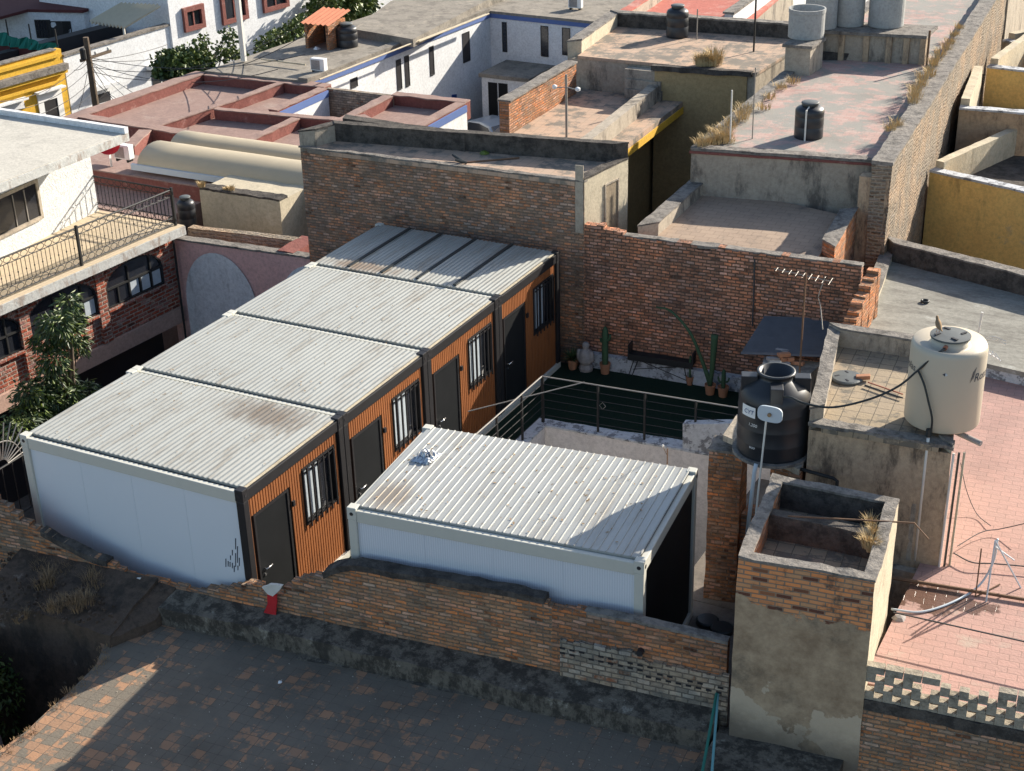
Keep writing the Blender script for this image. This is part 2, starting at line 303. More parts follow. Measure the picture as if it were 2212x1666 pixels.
M['lid_plastic'] = flat_mat('grey_black_lid', (0.10, 0.11, 0.11), 0.55, 0.2)
M['beige_plastic'] = flat_mat('beige_plastic', (0.54, 0.475, 0.365), 0.45, 0.05, spec=0.4, nscale=1.5)
M['asbestos'] = plaster_mat('fibre_cement', (0.42, 0.42, 0.40), (0.25, 0.25, 0.23), (0.55, 0.8), 0.4, bump=0.2)
M['frame_white'] = flat_mat('off_white_steel', (0.56, 0.55, 0.48), 0.5, 0.08)
M['panel_white'] = flat_mat('white_panel', (0.66, 0.70, 0.735), 0.5, 0.03, nscale=0.7)
M['frame_black'] = flat_mat('black_steel', (0.022, 0.021, 0.022), 0.45, 0.2)
M['door_black'] = flat_mat('charcoal_door', (0.016, 0.017, 0.018), 0.55, 0.3, nscale=2)
M['door_black'].node_tree.nodes['Principled BSDF'].inputs['Specular IOR Level'].default_value = 0.08
M['chrome'] = flat_mat('chrome', (0.75, 0.73, 0.72), 0.25, 0.05, metal=0.9)
M['steel'] = flat_mat('grey_steel', (0.30, 0.28, 0.25), 0.5, 0.2, metal=0.3)
M['iron'] = flat_mat('dark_iron', (0.025, 0.025, 0.025), 0.55, 0.3)
M['rust'] = flat_mat('rusty_pipe', (0.17, 0.10, 0.06), 0.8, 0.4)
M['pvc'] = flat_mat('white_pipe', (0.68, 0.66, 0.60), 0.4, 0.06)
M['pvc_blue'] = flat_mat('grey_blue_pipe', (0.52, 0.58, 0.62), 0.4, 0.06)
M['hose'] = flat_mat('black_hose', (0.03, 0.035, 0.035), 0.4, 0.2)
M['glass'] = flat_mat('dark_glass', (0.02, 0.022, 0.028), 0.12, 0.3, spec=0.8)
M['curtain'] = flat_mat('pale_curtain', (0.42, 0.47, 0.50), 0.6, 0.25, nscale=9)
M['window_dark'] = flat_mat('dark_opening', (0.03, 0.028, 0.03), 0.5, 0.3)
M['terracotta'] = flat_mat('terracotta', (0.42, 0.20, 0.11), 0.8, 0.2)
M['stone_grey'] = flat_mat('grey_stone', (0.32, 0.29, 0.27), 0.9, 0.4, bump=0.6, nscale=12)
M['cactus'] = flat_mat('cactus_green', (0.05, 0.10, 0.05), 0.7, 0.3)
M['red_cloth'] = flat_mat('red_cloth', (0.50, 0.025, 0.03), 0.8, 0.2)
M['white_cloth'] = flat_mat('white_cloth', (0.62, 0.60, 0.54), 0.8, 0.12)
M['green_paint'] = flat_mat('green_pole', (0.03, 0.17, 0.13), 0.5, 0.2)
M['teal_paint'] = flat_mat('teal_pole', (0.16, 0.36, 0.37), 0.5, 0.2)
M['wire'] = flat_mat('cable', (0.06, 0.06, 0.06), 0.6, 0.2)
M['vault'] = flat_mat('cream_fibreglass', (0.46, 0.39, 0.27), 0.5, 0.12, nscale=2)
M['dark_roofing'] = flat_mat('dark_corrugated', (0.10, 0.105, 0.12), 0.6, 0.3)
M['awn_tan'] = flat_mat('tan_corrugated', (0.50, 0.46, 0.36), 0.7, 0.15)
M['green_mesh'] = flat_mat('green_shade_net', (0.02, 0.19, 0.15), 0.8, 0.2)
M['maroon'] = flat_mat('maroon_wall', (0.10, 0.03, 0.03), 0.85, 0.25)
M['bark'] = flat_mat('bark', (0.12, 0.09, 0.065), 0.95, 0.35, bump=0.6, nscale=12)
M['balcony_floor'] = tile_mat('beige_balcony_tiles', (0.58, 0.47, 0.32), (0.54, 0.44, 0.31), (0.40, 0.34, 0.26), (0.66, 0.85), tw=0.33, th=0.33, gscale=1.5, blot=0.1, joint=(0.40, 0.33, 0.24), ms=0.006)
M['white_parapet'] = plaster_mat('peeling_white_parapet', (0.56, 0.58, 0.60), (0.14, 0.14, 0.15), (0.54, 0.62), 0.8, scale=2.4, streak=(1, 1, 1), bump=0.5)
M['pit_white'] = plaster_mat('white_patio_wall', (0.76, 0.71, 0.67), (0.34, 0.31, 0.28), (0.58, 0.8), 0.5, bump=0.15)
M['roof_tile_red'] = flat_mat('clay_roof_tile', (0.60, 0.22, 0.12), 0.8, 0.2)
M['car_paint'] = flat_mat('silver_car_paint', (0.50, 0.54, 0.58), 0.25, 0.05, metal=0.4)
M['white_paint'] = flat_mat('white_paint', (0.78, 0.78, 0.76), 0.6, 0.06)
M['blue_paint'] = flat_mat('blue_paint', (0.02, 0.06, 0.22), 0.6, 0.1)
M['ink'] = flat_mat('dark_print', (0.05, 0.06, 0.08), 0.6, 0.1)
M['foil'] = flat_mat('crumpled_foil', (0.45, 0.47, 0.50), 0.25, 0.3, metal=0.7, nscale=14)
M['copper'] = flat_mat('copper_fitting', (0.40, 0.15, 0.09), 0.5, 0.2)
def leaf_mat(name, c, c2):
    g = NG(name); o = g.N.new('ShaderNodeObjectInfo')
    cc = g.mix(c, c2, g.ramp(g.noise(3.0, 5, 0.7), 0.35, 0.65)); cc = g.mix(cc, tuple(x * 0.55 for x in c), g.ramp(g.noise(11, 3), 0.45, 0.7, 0, 0.8))
    m = g.out(cc, 0.5); g.b.inputs['Specular IOR Level'].default_value = 0.5; return m
M['leaf_dark'] = leaf_mat('mango_leaves', (0.030, 0.065, 0.022), (0.085, 0.11, 0.035))
M['leaf_mid'] = leaf_mat('street_tree_leaves', (0.05, 0.09, 0.02), (0.15, 0.18, 0.04))
M['leaf_yellow'] = leaf_mat('fresh_leaves', (0.09, 0.14, 0.02), (0.17, 0.21, 0.03))
M['straw'] = flat_mat('dry_grass', (0.50, 0.37, 0.19), 0.85, 0.3, nscale=9)
M['straw_dark'] = flat_mat('shaded_dry_grass', (0.30, 0.20, 0.11), 0.9, 0.35, nscale=9)
def sheet_mat(name, base, dirt, amt, axis_rot, stretch):
    g = NG(name); v = g.rot(g.pos, axis_rot)
    c = g.mix(tuple(x * 0.93 for x in base), tuple(min(1, x * 1.05) for x in base), g.noise(1.2, 4))
    c = g.mix(c, dirt, g.ramp(g.noise(0.9, 8, 0.78, vec=g.vmul(v, stretch)), 0.46, 0.70, 0, amt))
    c = g.mix(c, (0.25, 0.17, 0.10), g.ramp(g.noise(0.7, 7, 0.7, vec=g.vmul(g.vadd(v, (5, 3, 0)), (2.2, 1.2, 1))), 0.60, 0.78, 0, amt * 0.9))
    c = g.mix(c, (0.20, 0.15, 0.10), g.ramp(g.noise(7, 5, 0.7, vec=g.vmul(v, (1.0, 0.5, 1))), 0.66, 0.70, 0, 0.6))
    return g.out(c, 0.42, g.noise(3, 3), 0.08, 0.02, 0.3)
M['sheet_row'] = sheet_mat('galvanised_roof_sheet', (0.40, 0.405, 0.37), (0.22, 0.18, 0.13), 0.55, 0.0, (4.5, 0.7, 1))
def stain(mat, centre, rad, colr, amt, ns=1.6):
    t = mat.node_tree; b = t.nodes['Principled BSDF']; src = b.inputs['Base Color'].links[0].from_socket
    gg = NG.__new__(NG); gg.m = mat; gg.t = t; gg.N = t.nodes; gg.b = b; gg.pos = t.nodes.new('ShaderNodeNewGeometry').outputs['Position']
    v = gg.vmul(gg.vadd(gg.pos, tuple(-c for c in centre)), (1 / rad[0], 1 / rad[1], 0))
    n = t.nodes.new('ShaderNodeVectorMath'); n.operation = 'LENGTH'; t.links.new(v, n.inputs[0])
    d = gg.math('ADD', n.outputs['Value'], gg.math('MULTIPLY', gg.math('ADD', gg.noise(ns, 8, 0.75, vec=gg.vmul(gg.pos, (5, 1, 1))), -0.5), 1.8))
    t.links.new(gg.mix(src, colr, gg.ramp(d, 1.0, 0.2, 0, amt)), b.inputs['Base Color'])
stain(M['sheet_row'], (-1.3, 2.5, 0), (1.3, .7), (0.16, 0.12, 0.085), 0.75)
stain(M['sheet_row'], (-3.6, 9.4, 0), (1.4, .4), (0.20, 0.13, 0.08), 0.7)
M['sheet_c5'] = sheet_mat('galvanised_roof_sheet_ribbed', (0.41, 0.415, 0.39), (0.25, 0.21, 0.16), 0.5, -0.1, (4.5, 0.7, 1))
def wood_mat():
    g = NG('orange_slats'); c = g.mix((0.35, 0.13, 0.045), (0.20, 0.075, 0.030), g.noise(1.3, 5, 0.7, vec=g.vmul(g.pos, (1, 1, 0.4))))
    c = g.mix(c, (0.12, 0.05, 0.025), g.ramp(g.noise(2.6, 7, 0.75, vec=g.vmul(g.pos, (1, 2.2, 0.5))), 0.50, 0.75, 0, 0.8))
    return g.out(c, 0.5, g.noise(20, 3), 0.1, 0.01)
M['wood'] = wood_mat()
M['wood_back'] = flat_mat('slat_backing', (0.02, 0.01, 0.006), 0.8, 0.2)
def panel_rib_mat():
    g = NG('ribbed_white_panel'); n = g.N.new('ShaderNodeTexWave'); n.wave_type = 'BANDS'; n.bands_direction = 'X'
    g.set(n, 'Vector', g.uv); g.set(n, 'Scale', 8.0); g.set(n, 'Distortion', 0.0)
    c = g.mix((0.60, 0.63, 0.67), (0.70, 0.73, 0.77), n.outputs['Fac'])
    c = g.mix(c, (0.30, 0.28, 0.25), g.ramp(g.noise(2.0, 8, 0.75, stretch=(1, 1, 0.4)), 0.60, 0.85, 0, 0.4))
    return g.out(c, 0.5, n.outputs['Fac'], 0.25, 0.01)
M['panel_rib'] = panel_rib_mat()
stain(M['sheet_c5'], (2.3, 0.9, 0), (.5, .7), (0.22, 0.17, 0.12), 0.7); _w = P(2010, 1290, 1.85); wet_patch(M['tile_pink'], tuple(_w), (1.0, .40, 1))

# ================================================================== CONTAINER CABINS
L, H, PW = 4.82, 2.88, 3.0
def corr(mb, fr, x0, x1, y0, y1, z, pitch, amp, kind):
    """corrugated sheet, ribs along y"""
    prof = []; n = round((x1 - x0) / pitch); pt = (x1 - x0) / n
    for i in range(n):
        a = x0 + i * pt
        if kind == 'sine':
            prof += [(a + pt * k / 6, amp * math.sin(2 * PI * k / 6)) for k in range(6)]
        else:
            prof += [(a, 0), (a + pt * .70, 0), (a + pt * .76, amp), (a + pt * .90, amp), (a + pt * .96, 0)]
    prof.append((x1, 0)); k = len(mb.v); m = len(prof)
    rows = [(y0, -0.05), (y0, 0), (y0 + .012, .003), ((y0 + y1) / 2, .012), (y1 - .012, .003), (y1, 0), (y1, -0.05)]
    for y, dz in rows:
        for x, h in prof: mb.v.append(fr(x, y, z + dz + (h if dz > -.04 else 0)))
    for r in range(len(rows) - 1):
        for i in range(m - 1): q = k + r * m + i; mb.f.append((q, q + 1, q + m + 1, q + m))
def cabin(name, label, org, ang, Lx, Wy, Hz, style):
    c, s = math.cos(ang), math.sin(ang)
    fr = lambda x, y, z: (org[0] + c * x - s * y, org[1] + s * x + c * y, z)
    ux, uy = Vector((c, s, 0)), Vector((-s, c, 0))
    def bx(mb, x0, x1, y0, y1, z0, z1): mb.obox(fr(x0, y0, z0), ux * (x1 - x0), uy * (y1 - y0), (0, 0, z1 - z0))
    t = thing(name, label, 'container cabin', (org[0], org[1], 0))
    row = style == 'row'
    FW, FB = M['frame_white'], M['frame_black']
    PWD = 0.15
    def post(x0, y0, m, nm='corner_post'):
        mb = MB(); bx(mb, x0, x0 + PWD, y0, y0 + PWD, 0.14, Hz - .2); o = mb.build(nm, m, t, bevel=.012)
        mb = MB(); bx(mb, x0 - .006, x0 + PWD + .006, y0 - .006, y0 + PWD + .006, Hz - .2, Hz + .02)
        k = mb.build('corner_casting', FW if m is FW else FB, o, bevel=.01)
        # bolt hole plates
        mb = MB()
        mb.lathe([(.032, 0), (.032, .004)], (0, 0, 0), 14)
        hv = [Vector(v) for v in mb.v]; mb.v = []
        for v in hv: mb.v.append(fr(x0 + PWD / 2 + v.x, y0 - .007 - v.z, Hz - .09 + v.y))
        mb.build('casting_hole', M['window_dark'], o)
        mb = MB()
        for v in hv: mb.v.append(fr(x0 + PWD + .007 + v.z, y0 + PWD / 2 + v.x, Hz - .09 + v.y))
        mb.f = [tuple(range(14)), tuple(range(27, 13, -1))] + [(j, (j + 1) % 14, 14 + (j + 1) % 14, 14 + j) for j in range(14)]
        mb.build('casting_hole', M['window_dark'], o)
        return o
    right = FB if row else FW
    post(0, 0, FW); post(Lx - PWD, 0, right); post(Lx - PWD, Wy - PWD, right); post(0, Wy - PWD, FW)
    e = PWD
    mb = MB(); bx(mb, e + .001, Lx - e - .001, .012, .11, Hz - .24, Hz - .03); mb.build('top_beam', FW, t, bevel=.01)
    mb = MB(); bx(mb, e + .001, Lx - e - .001, Wy - .11, Wy - .012, Hz - .24, Hz - .03); mb.build('top_beam', FW, t, bevel=.01)
    mb = MB(); bx(mb, .012, .11, e + .001, Wy - e - .001, Hz - .24, Hz - .03); mb.build('top_beam', FW, t, bevel=.01)
    mb = MB(); bx(mb, Lx - .11, Lx - .008, e + .001, Wy - e - .001, Hz - .22, Hz - .02); mb.build('top_beam', right, t, bevel=.01)
    mb = MB(); bx(mb, 0, Lx, 0, Wy, 0, .14); mb.build('floor_frame', FW, t, bevel=.01)
    mb = MB(); bx(mb, .08, Lx - .10, .10, Wy - .08, Hz - .19, Hz - .11); mb.build('gutter_tray', M['window_dark'], t)
    if row: mb = MB(); corr(mb, fr, .07, Lx - .085, .15, Wy - .06, Hz + .005, .107, .0085, 'sine'); mb.build('roof_sheet', M['sheet_row'], t)
    else: mb = MB(); corr(mb, fr, .09, Lx - .10, .12, Wy - .05, Hz + .005, .127, .013, 'seam'); mb.build('roof_sheet', M['sheet_c5'], t)
    if row: mb = MB(); bx(mb, Lx - .10, Lx - .055, .16, Wy - .16, Hz - .019, Hz - .004); mb.build('edge_flashing', M['plaster_cream'], t)
    pm = M['panel_white'] if row else M['panel_rib']
    mb = MB(); bx(mb, e, Lx - e, .045, .10, .14, Hz - .24)
    for i in range(1, 4): xx = e + (Lx - 2 * e) * i / 4; bx(mb, xx - .012, xx + .012, .041, .0449, .15, Hz - .25)
    mb.build('side_panel', pm, t)
    mb = MB(); bx(mb, e, Lx - e, Wy - .10, Wy - .045, .14, Hz - .24); mb.build('side_panel', pm, t)
    mb = MB(); bx(mb, .045, .10, e, Wy - e, .14, Hz - .24); mb.build('end_panel', pm, t)
    X = Lx - .05
    if not row:
        mb = MB(); bx(mb, Lx - .10, Lx - .045, e, Wy - e, .14, Hz - .22); mb.build('end_panel', M['door_black'], t)
        return t
    # ---- slatted facade with a door and a barred window
    D0, D1, DZ0, DZ1 = .29, 1.25, .16, 2.27
    W0, W1, WZ0, WZ1 = 1.72, 2.67, 1.33, 2.42
    mb = MB(); bx(mb, X - .06, X - .015, e, D0, .14, Hz - .22); bx(mb, X - .06, X - .015, D1, W0, .14, Hz - .22); bx(mb, X - .06, X - .015, W1, Wy - e, .14, Hz - .22)
    bx(mb, X - .06, X - .015, D0, D1, DZ1, Hz - .22); bx(mb, X - .06, X - .015, W0, W1, WZ1, Hz - .22); bx(mb, X - .06, X - .015, W0, W1, .14, WZ0)
    back = mb.build('cladding', M['wood_back'], t)
    mb = MB(); y = e + .004; pit = .074
    while y < Wy - e - .03:
        y1 = y + .050; iv = [(.145, Hz - .225)]
        for a0, a1, z0, z1 in ((D0 - .03, D1 + .03, 0, DZ1 + .03), (W0 - .03, W1 + .03, WZ0 - .03, WZ1 + .03)):
            if y1 > a0 and y < a1:
                nv = []
                for p, q in iv:
                    if z0 > p: nv.append((p, min(q, z0)))
                    if z1 < q: nv.append((max(p, z1), q))
                iv = nv
        for p, q in iv:
            if q - p > .03: bx(mb, X - .016, X + .006, y, y1, p, q)
        y += pit
    mb.build('slats', M['wood'], back)
    # door
    mb = MB(); bx(mb, X - .05, X - .004, D0 + .03, D1 - .03, DZ0, DZ1 - .03); d = mb.build('door', M['door_black'], t)
    mb = MB(); bx(mb, X - .05, X + .014, D0 - .02, D0 + .028, .145, DZ1 + .02); bx(mb, X - .05, X + .014, D1 - .028, D1 + .02, .145, DZ1 + .02); bx(mb, X - .05, X + .014, D0 + .029, D1 - .029, DZ1 - .028, DZ1 + .02)
    mb.build('door_frame', FB, d)
    mb = MB(); hx = X; hy = D0 + .13; hz = 1.17
    mb.tube([fr(hx - .01, hy, hz), fr(hx + .05, hy, hz), fr(hx + .06, hy + .04, hz + .005), fr(hx + .06, hy + .15, hz + .012)], .013, 8)
    mb.build('door_handle', M['chrome'], d, smooth=True)
    MB().tube([fr(hx - .01, hy, hz - .12), fr(hx + .018, hy, hz - .12)], .022, 10).build('lock', M['chrome'], d)
    mb = MB(); bx(mb, X + .007, X + .05, D1 + .08, D1 + .14, 1.90, 2.0); mb.build('latch', FB, t)
    # window
    mb = MB(); q = .04
    bx(mb, X - .09, X + .02, W0 - .02, W0 + q - .02, WZ0 - .02, WZ1 + .02); bx(mb, X - .09, X + .02, W1 - q + .02, W1 + .02, WZ0 - .02, WZ1 + .02)
    bx(mb, X - .09, X + .02, W0 + .021, W1 - .021, WZ0 - .02, WZ0 + .02); bx(mb, X - .09, X + .02, W0 + .021, W1 - .021, WZ1 - .02, WZ1 + .02)
    wn = mb.build('window', FB, t)
    mb = MB(); bx(mb, X - .09, X - .075, W0 + .02, W1 - .02, WZ0 + .02, WZ1 - .02); mb.build('pane', M['glass'], wn)
    mb = MB()
    for a, b_ in ((.03, .20), (.24, .40), (.47, .60)): bx(mb, X - .073, X - .066, W0 + a, W0 + b_, WZ0 + .04, WZ1 - .04)
    mb.build('curtain', M['curtain'], wn)
    for i in range(6):
        yy = W0 + .06 + i * (W1 - W0 - .12) / 5
        mb = MB(); bx(mb, X + .052, X + .078, yy - .012, yy + .012, WZ0 - .05, WZ1 + .03); mb.build('bar', FB, wn)
    mb = MB(); bx(mb, X + .040, X + .052, W0 - .01, W1 + .01, WZ0 + .04, WZ0 + .07); mb.build('grille_rail', FB, wn)
    mb = MB(); bx(mb, X + .040, X + .052, W0 - .01, W1 + .01, WZ1 - .07, WZ1 - .04); mb.build('grille_rail', FB, wn)
    return t
c1 = cabin('container_cabin', 'white and orange container cabin nearest the front brick wall, black scrape marks on it', (-L, 0, 0), 0.0, L, PW - .012, H, 'row')
c1['group'] = 'container cabins side by side in a row'
for k, lb in ((1, 'second container cabin of the row counted from the front brick wall'),
              (2, 'third container cabin of the row counted from the front brick wall'),
              (3, 'last container cabin of the row, roof mostly shadowed with four black strips')):
    cc = copy_tree(c1, None, (-L, PW * k, 0)); cc['label'] = lb
# dark strips laid on the shaded roof of the last cabin
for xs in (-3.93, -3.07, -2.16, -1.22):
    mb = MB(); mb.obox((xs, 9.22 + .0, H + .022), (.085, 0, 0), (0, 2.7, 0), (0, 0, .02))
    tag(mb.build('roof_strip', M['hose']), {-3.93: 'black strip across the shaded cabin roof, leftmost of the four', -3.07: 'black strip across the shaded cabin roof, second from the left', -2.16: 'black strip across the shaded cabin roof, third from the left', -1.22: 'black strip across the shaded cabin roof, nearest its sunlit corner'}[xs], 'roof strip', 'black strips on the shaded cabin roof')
c5 = cabin('container_cabin', 'single white container cabin standing apart, with crumpled foil on its roof', (1.846, .283, 0), .1, 4.92, 3.04, 2.896, 'c5')

# ================================================================== LARGE STRUCTURE
def offset_poly(xy, ds):
    n = len(xy); ls = []
    for i in range(n):
        a = Vector(xy[i][:2]); b = Vector(xy[(i + 1) % n][:2]); d = (b - a).normalized(); nn = Vector((-d.y, d.x)); ls.append((a + nn * ds[i], d))
    out = []
    for i in range(n):
        (p, d), (q, e) = ls[i - 1], ls[i]; den = d.x * e.y - d.y * e.x
        if abs(den) < 1e-5: out.append(tuple(q)); continue
        t = ((q.x - p.x) * e.y - (q.y - p.y) * e.x) / den; out.append(tuple(p + d * t))
    return out
def ccw(xy):
    n = len(xy); return sum(xy[i][0] * xy[(i + 1) % n][1] - xy[(i + 1) % n][0] * xy[i][1] for i in range(n)) > 0
def roofed(t, xy, z0, zr, tops, w, wm, rm, cm, uvrot=0.0, rough=0.012, cap=0.035, roof_name='roof'):
    """walls, roof and parapets of a flat roofed block; xy counter-clockwise, tops[i] = parapet top of side i or None"""
    assert ccw(xy), t.name
    n = len(xy); wms = wm if isinstance(wm, (list, tuple)) else [wm] * n
    inner = offset_poly(xy, [w] * n)
    for i in range(n):
        j = (i + 1) % n; top = tops[i] if tops[i] else zr - 0.10
        if wms[i] is None: continue
        MB().prism([xy[i], xy[j], inner[j], inner[i]], z0, top).build('wall', wms[i], t, rough=rough)
    ds = [w - 0.004 if tp else -0.03 for tp in tops]
    MB().prism(offset_poly(xy, ds), zr - 0.10 + 0.003, zr).build(roof_name, rm, t, uvrot=uvrot, rough=rough * 0.6, seg=0.6)
    ou = offset_poly(xy, [-0.012] * n); ii = offset_poly(xy, [w + 0.012] * n)
    if cm is not None:
        for i in range(n):
            if tops[i]:
                j = (i + 1) % n; MB().prism([ou[i], ou[j], ii[j], ii[i]], tops[i] - .004, tops[i] + cap).build('parapet_cap', cm, t, rough=rough * 1.7, seg=0.18)
def opening(t, a, b, z0, z1, mat, name='window', frame=None, fw=0.05, depth=0.03, out=0.012, bars=0, mull=0):
    """opening seen on a wall plane through xy a->b (b to the right seen from outside)"""
    a = Vector(a); b = Vector(b); d = (b - a); Ln = d.length; d.normalize(); n = Vector((d.y, -d.x))
    def bx(mb, u0, u1, q0, q1, dp0, dp1):
        o = a + d * u0 + n * dp0; mb.obox((o.x, o.y, q0), (d.x * (u1 - u0), d.y * (u1 - u0), 0), (n.x * (dp1 - dp0), n.y * (dp1 - dp0), 0), (0, 0, q1 - q0))
    mb = MB(); bx(mb, 0, Ln, z0, z1, -.05, .006); w = mb.build(name, mat, t)
    if frame is not None:
        mb = MB(); bx(mb, -fw, 0, z0 - fw, z1 + fw, -.04, depth); bx(mb, Ln, Ln + fw, z0 - fw, z1 + fw, -.04, depth); bx(mb, 0, Ln, z1, z1 + fw, -.04, depth - .002); bx(mb, 0, Ln, z0 - fw, z0, -.04, depth + .02)
        mb.build('frame', frame, w)
    for i in range(bars):
        mb = MB(); u = Ln * (i + 1) / (bars + 1); bx(mb, u - .012, u + .012, z0, z1, .008, .03); mb.build('bar', frame or M['iron'], w)
    return w
def xy(*pts): return [tuple(p[:2]) for p in pts]
GZ = -4.0
struct(MB().box(-160, 120, -60, 230, GZ - .3, GZ).build('ground', M['ground']))

# ---- terrace deck around the patio pit
A = P(1177, 920, .35); B = P(1518, 985, .35); Ao = P(1178, 898, .35); Bo = P(1471, 948, .35)
dirr = (Bo - Ao).normalized(); Bo2 = Ao + dirr * 6.6; B2 = A + dirr * 6.4
struct(MB().prism([(-5.0, -.05), (A.x - .26, -.0), (A.x - .26, 12.25), (-5.0, 11.98)], GZ, 0).build('terrace_floor', M['deck_green']))
struct(MB().prism([(A.x - .26, -.0), (8.1, .62), (8.1, 4.25), (A.x - .26, 4.2)], GZ, -.002).build('yard_floor', M['court']))
struct(MB().prism([(Ao.x - .05, Ao.y), (Bo2.x, Bo2.y), (7.0, 12.8), (A.x - .25, 12.3)], GZ, -.003).build('terrace_floor', M['deck_green']))
struct(MB().prism([(5.9, 4.26), (8.1, 4.27), (8.1, 9.4), (5.9, 9.2)], GZ, -.004).build('yard_floor', M['court']))
t = thing('patio_parapet', 'peeling white low parapet around the sunken patio behind the single cabin', 'parapet', (A.x, A.y, 0))
MB().prism([(A.x, 4.3), (A.x, A.y), (A.x - .25, A.y + .0), (A.x - .25, 4.3)], GZ, .33).build('inner_wall', M['pit_white'], t)
MB().prism([(A.x, A.y), (B2.x, B2.y), (Bo2.x, Bo2.y), (A.x - .25, A.y + .22), (A.x - .25, A.y)], GZ, .33).build('inner_wall', M['pit_white'], t)
MB().prism([(A.x + .02, 4.3), (A.x + .02, A.y - .02), (A.x - .27, A.y - .02), (A.x - .27, 4.3)], .33, .37).build('cap', M['white_parapet'], t, rough=.02, seg=.15)
MB().prism([(A.x - .27, A.y - .02), (A.x + .02, A.y - .02), (B2.x, B2.y - .02), (Bo2.x, Bo2.y + .02), (A.x - .27, A.y + .24)], .33, .37).build('cap', M['white_parapet'], t, rough=.02, seg=.15)
q0 = P(1474, 970, .36); qd = dirr; q1 = q0 + qd * 2.4
zl = ZAT(1474, 916, q0.x, q0.y); zr_ = zl + .45
w_ = MB().prism(xy(q0, q1, q1 + Vector((-.02, .2, 0)), q0 + Vector((-.02, .2, 0))), .35, [zl, zr_, zr_, zl]).build('stair_wall', M['white_parapet'], rough=.02, seg=.2)
tag(w_, 'short white wall with a sloping top at the end of the patio railing', 'wall')

# ---- tall brick building behind the row
f0, f1 = P(648, 316, 4.4), P(1262, 391, 4.4); r1, r0 = P(1357, 313, 4.75), P(720, 266, 4.75)
t = thing('brick_building', 'tall brown brick building with a sunken tiled roof, directly behind the cabin row', 'building', (f0.x, f0.y, GZ))
base = xy(f0, f1, r1, r0)
roofed(t, base, GZ, 4.36, [None, 4.42, 4.78, 4.76], .22, [M['brick_tall'], M['plaster_cream'], M['cap_dark'], M['plaster_grey']], M['tile_tan'], M['cap_dark'], uvrot=.05)
e0 = P(985, 325, 4.36); e1 = P(1003, 284, 4.78); g0 = P(722, 283, 4.70)
MB().prism([tuple(e0[:2]), (e0.x + .25, e0.y), (e1.x + .28, e1.y - .05), (e1.x, e1.y - .05)], 4.34, 4.77).build('parapet_step', M['cap_dark'], t, rough=.03)
MB().prism([(f0.x + .3, e0.y + .2), (e0.x + .25, e0.y - .02), (e0.x + .26, e0.y + .28), (f0.x + .2, e0.y + .5)], 4.34, 4.75).build('parapet_step', M['cap_dark'], t, rough=.03)
MB().prism([(f0.x - .03, f0.y - .03), (f1.x + .02, f1.y - .03), (f1.x + .02, f1.y + .12), (f0.x - .03, f0.y + .12)], 4.365, 4.40).build('front_coping', M['cap'], t, rough=.03, seg=.15)
da, db = PV(1307, 505, f1, r1), PV(1333, 490, f1, r1)
opening(t, (da.x, da.y), (db.x, db.y), 1.4, PV(1320, 395, f1, r1).z, M['plaster_tan'], 'door', M['plaster_grey'], fw=.04)
gs = PV(1252, 440, f0, f1)
MB().obox((gs.x - .1, gs.y - .02, gs.z - .7), (.2, 0, 0), (0, .02, 0), (0, 0, 1.6)).build('cement_patch', M['plaster_grey'], t, rough=.008)

# ---- low brick wall behind the terrace
a, b = P(1262, 500, 3.3), P(1861, 577, 3.3); LBd = (b - a).normalized(); LBn = Vector((-LBd.y, LBd.x, 0))
t = thing('garden_wall', 'long orange brick wall behind the potted cacti and the terrace', 'wall', (a.x, a.y, -.5))
npt = 40; mb = MB()
for i in range(npt):
    s0, s1 = i / npt, (i + 1) / npt; p, q = a.lerp(b, s0), a.lerp(b, s1)
    h = 3.3 + (.16 if i < 3 else .1 if i < 6 else 0) + random.choice([0, 0, 0, .03, -.02])
    if i in (17, 18): h -= .09
    mb.prism(xy(p, q, q + LBn * .22, p + LBn * .22), -.5, h)
mb.build('brickwork', M['brick_low'], t, rough=.006)
MB().prism(xy(a + LBn * .02, b + LBn * .02, b + LBn * .24, a + LBn * .24), 3.25, 3.32).build('cap', M['cap'], t, rough=.03, seg=.15)
cb0, cb1 = a - LBn * .16 + LBd * .0, b - LBn * .16
MB().prism(xy(cb0, cb1, cb1 + LBn * .155, cb0 + LBn * .155), -.1, .36).build('curb', M['white_parapet'], t, rough=.015, seg=.2)
# drain line on it
p0 = PV(1630, 560, a - LBn * .03, b - LBn * .03); p1 = PV(1625, 705, a - LBn * .03, b - LBn * .03)
tag(MB().tube([p0, p0.lerp(p1, .5) + Vector((.01, 0, 0)), p1], .018).build('cable', M['wire']), 'black cable hanging straight down the orange brick wall', 'cable')
# stepped broken return wall
t = thing('broken_wall', 'stepped broken end of brick wall, sunlit orange beside the grey roof', 'wall', (6.95, 12.0, 0))
xs = 6.93; mb = MB()
prof = [(1862, 580), (1856, 597), (1849, 612), (1845, 634), (1838, 648), (1834, 668), (1829, 684), (1824, 700)]
ys = [12.95, 12.75, 12.45, 12.2, 11.9, 11.65, 11.4, 11.2, 10.95]
for i, (u, v) in enumerate(prof):
    z = ZAT(u, v, xs - .1, (ys[i] + ys[i + 1]) / 2); mb.box(xs - .14, xs + .12 - .01 * (i % 2), ys[i + 1], ys[i], -.5, min(3.25, z))
mb.build('brickwork', M['brick_orange'], t, rough=.025, seg=.2)

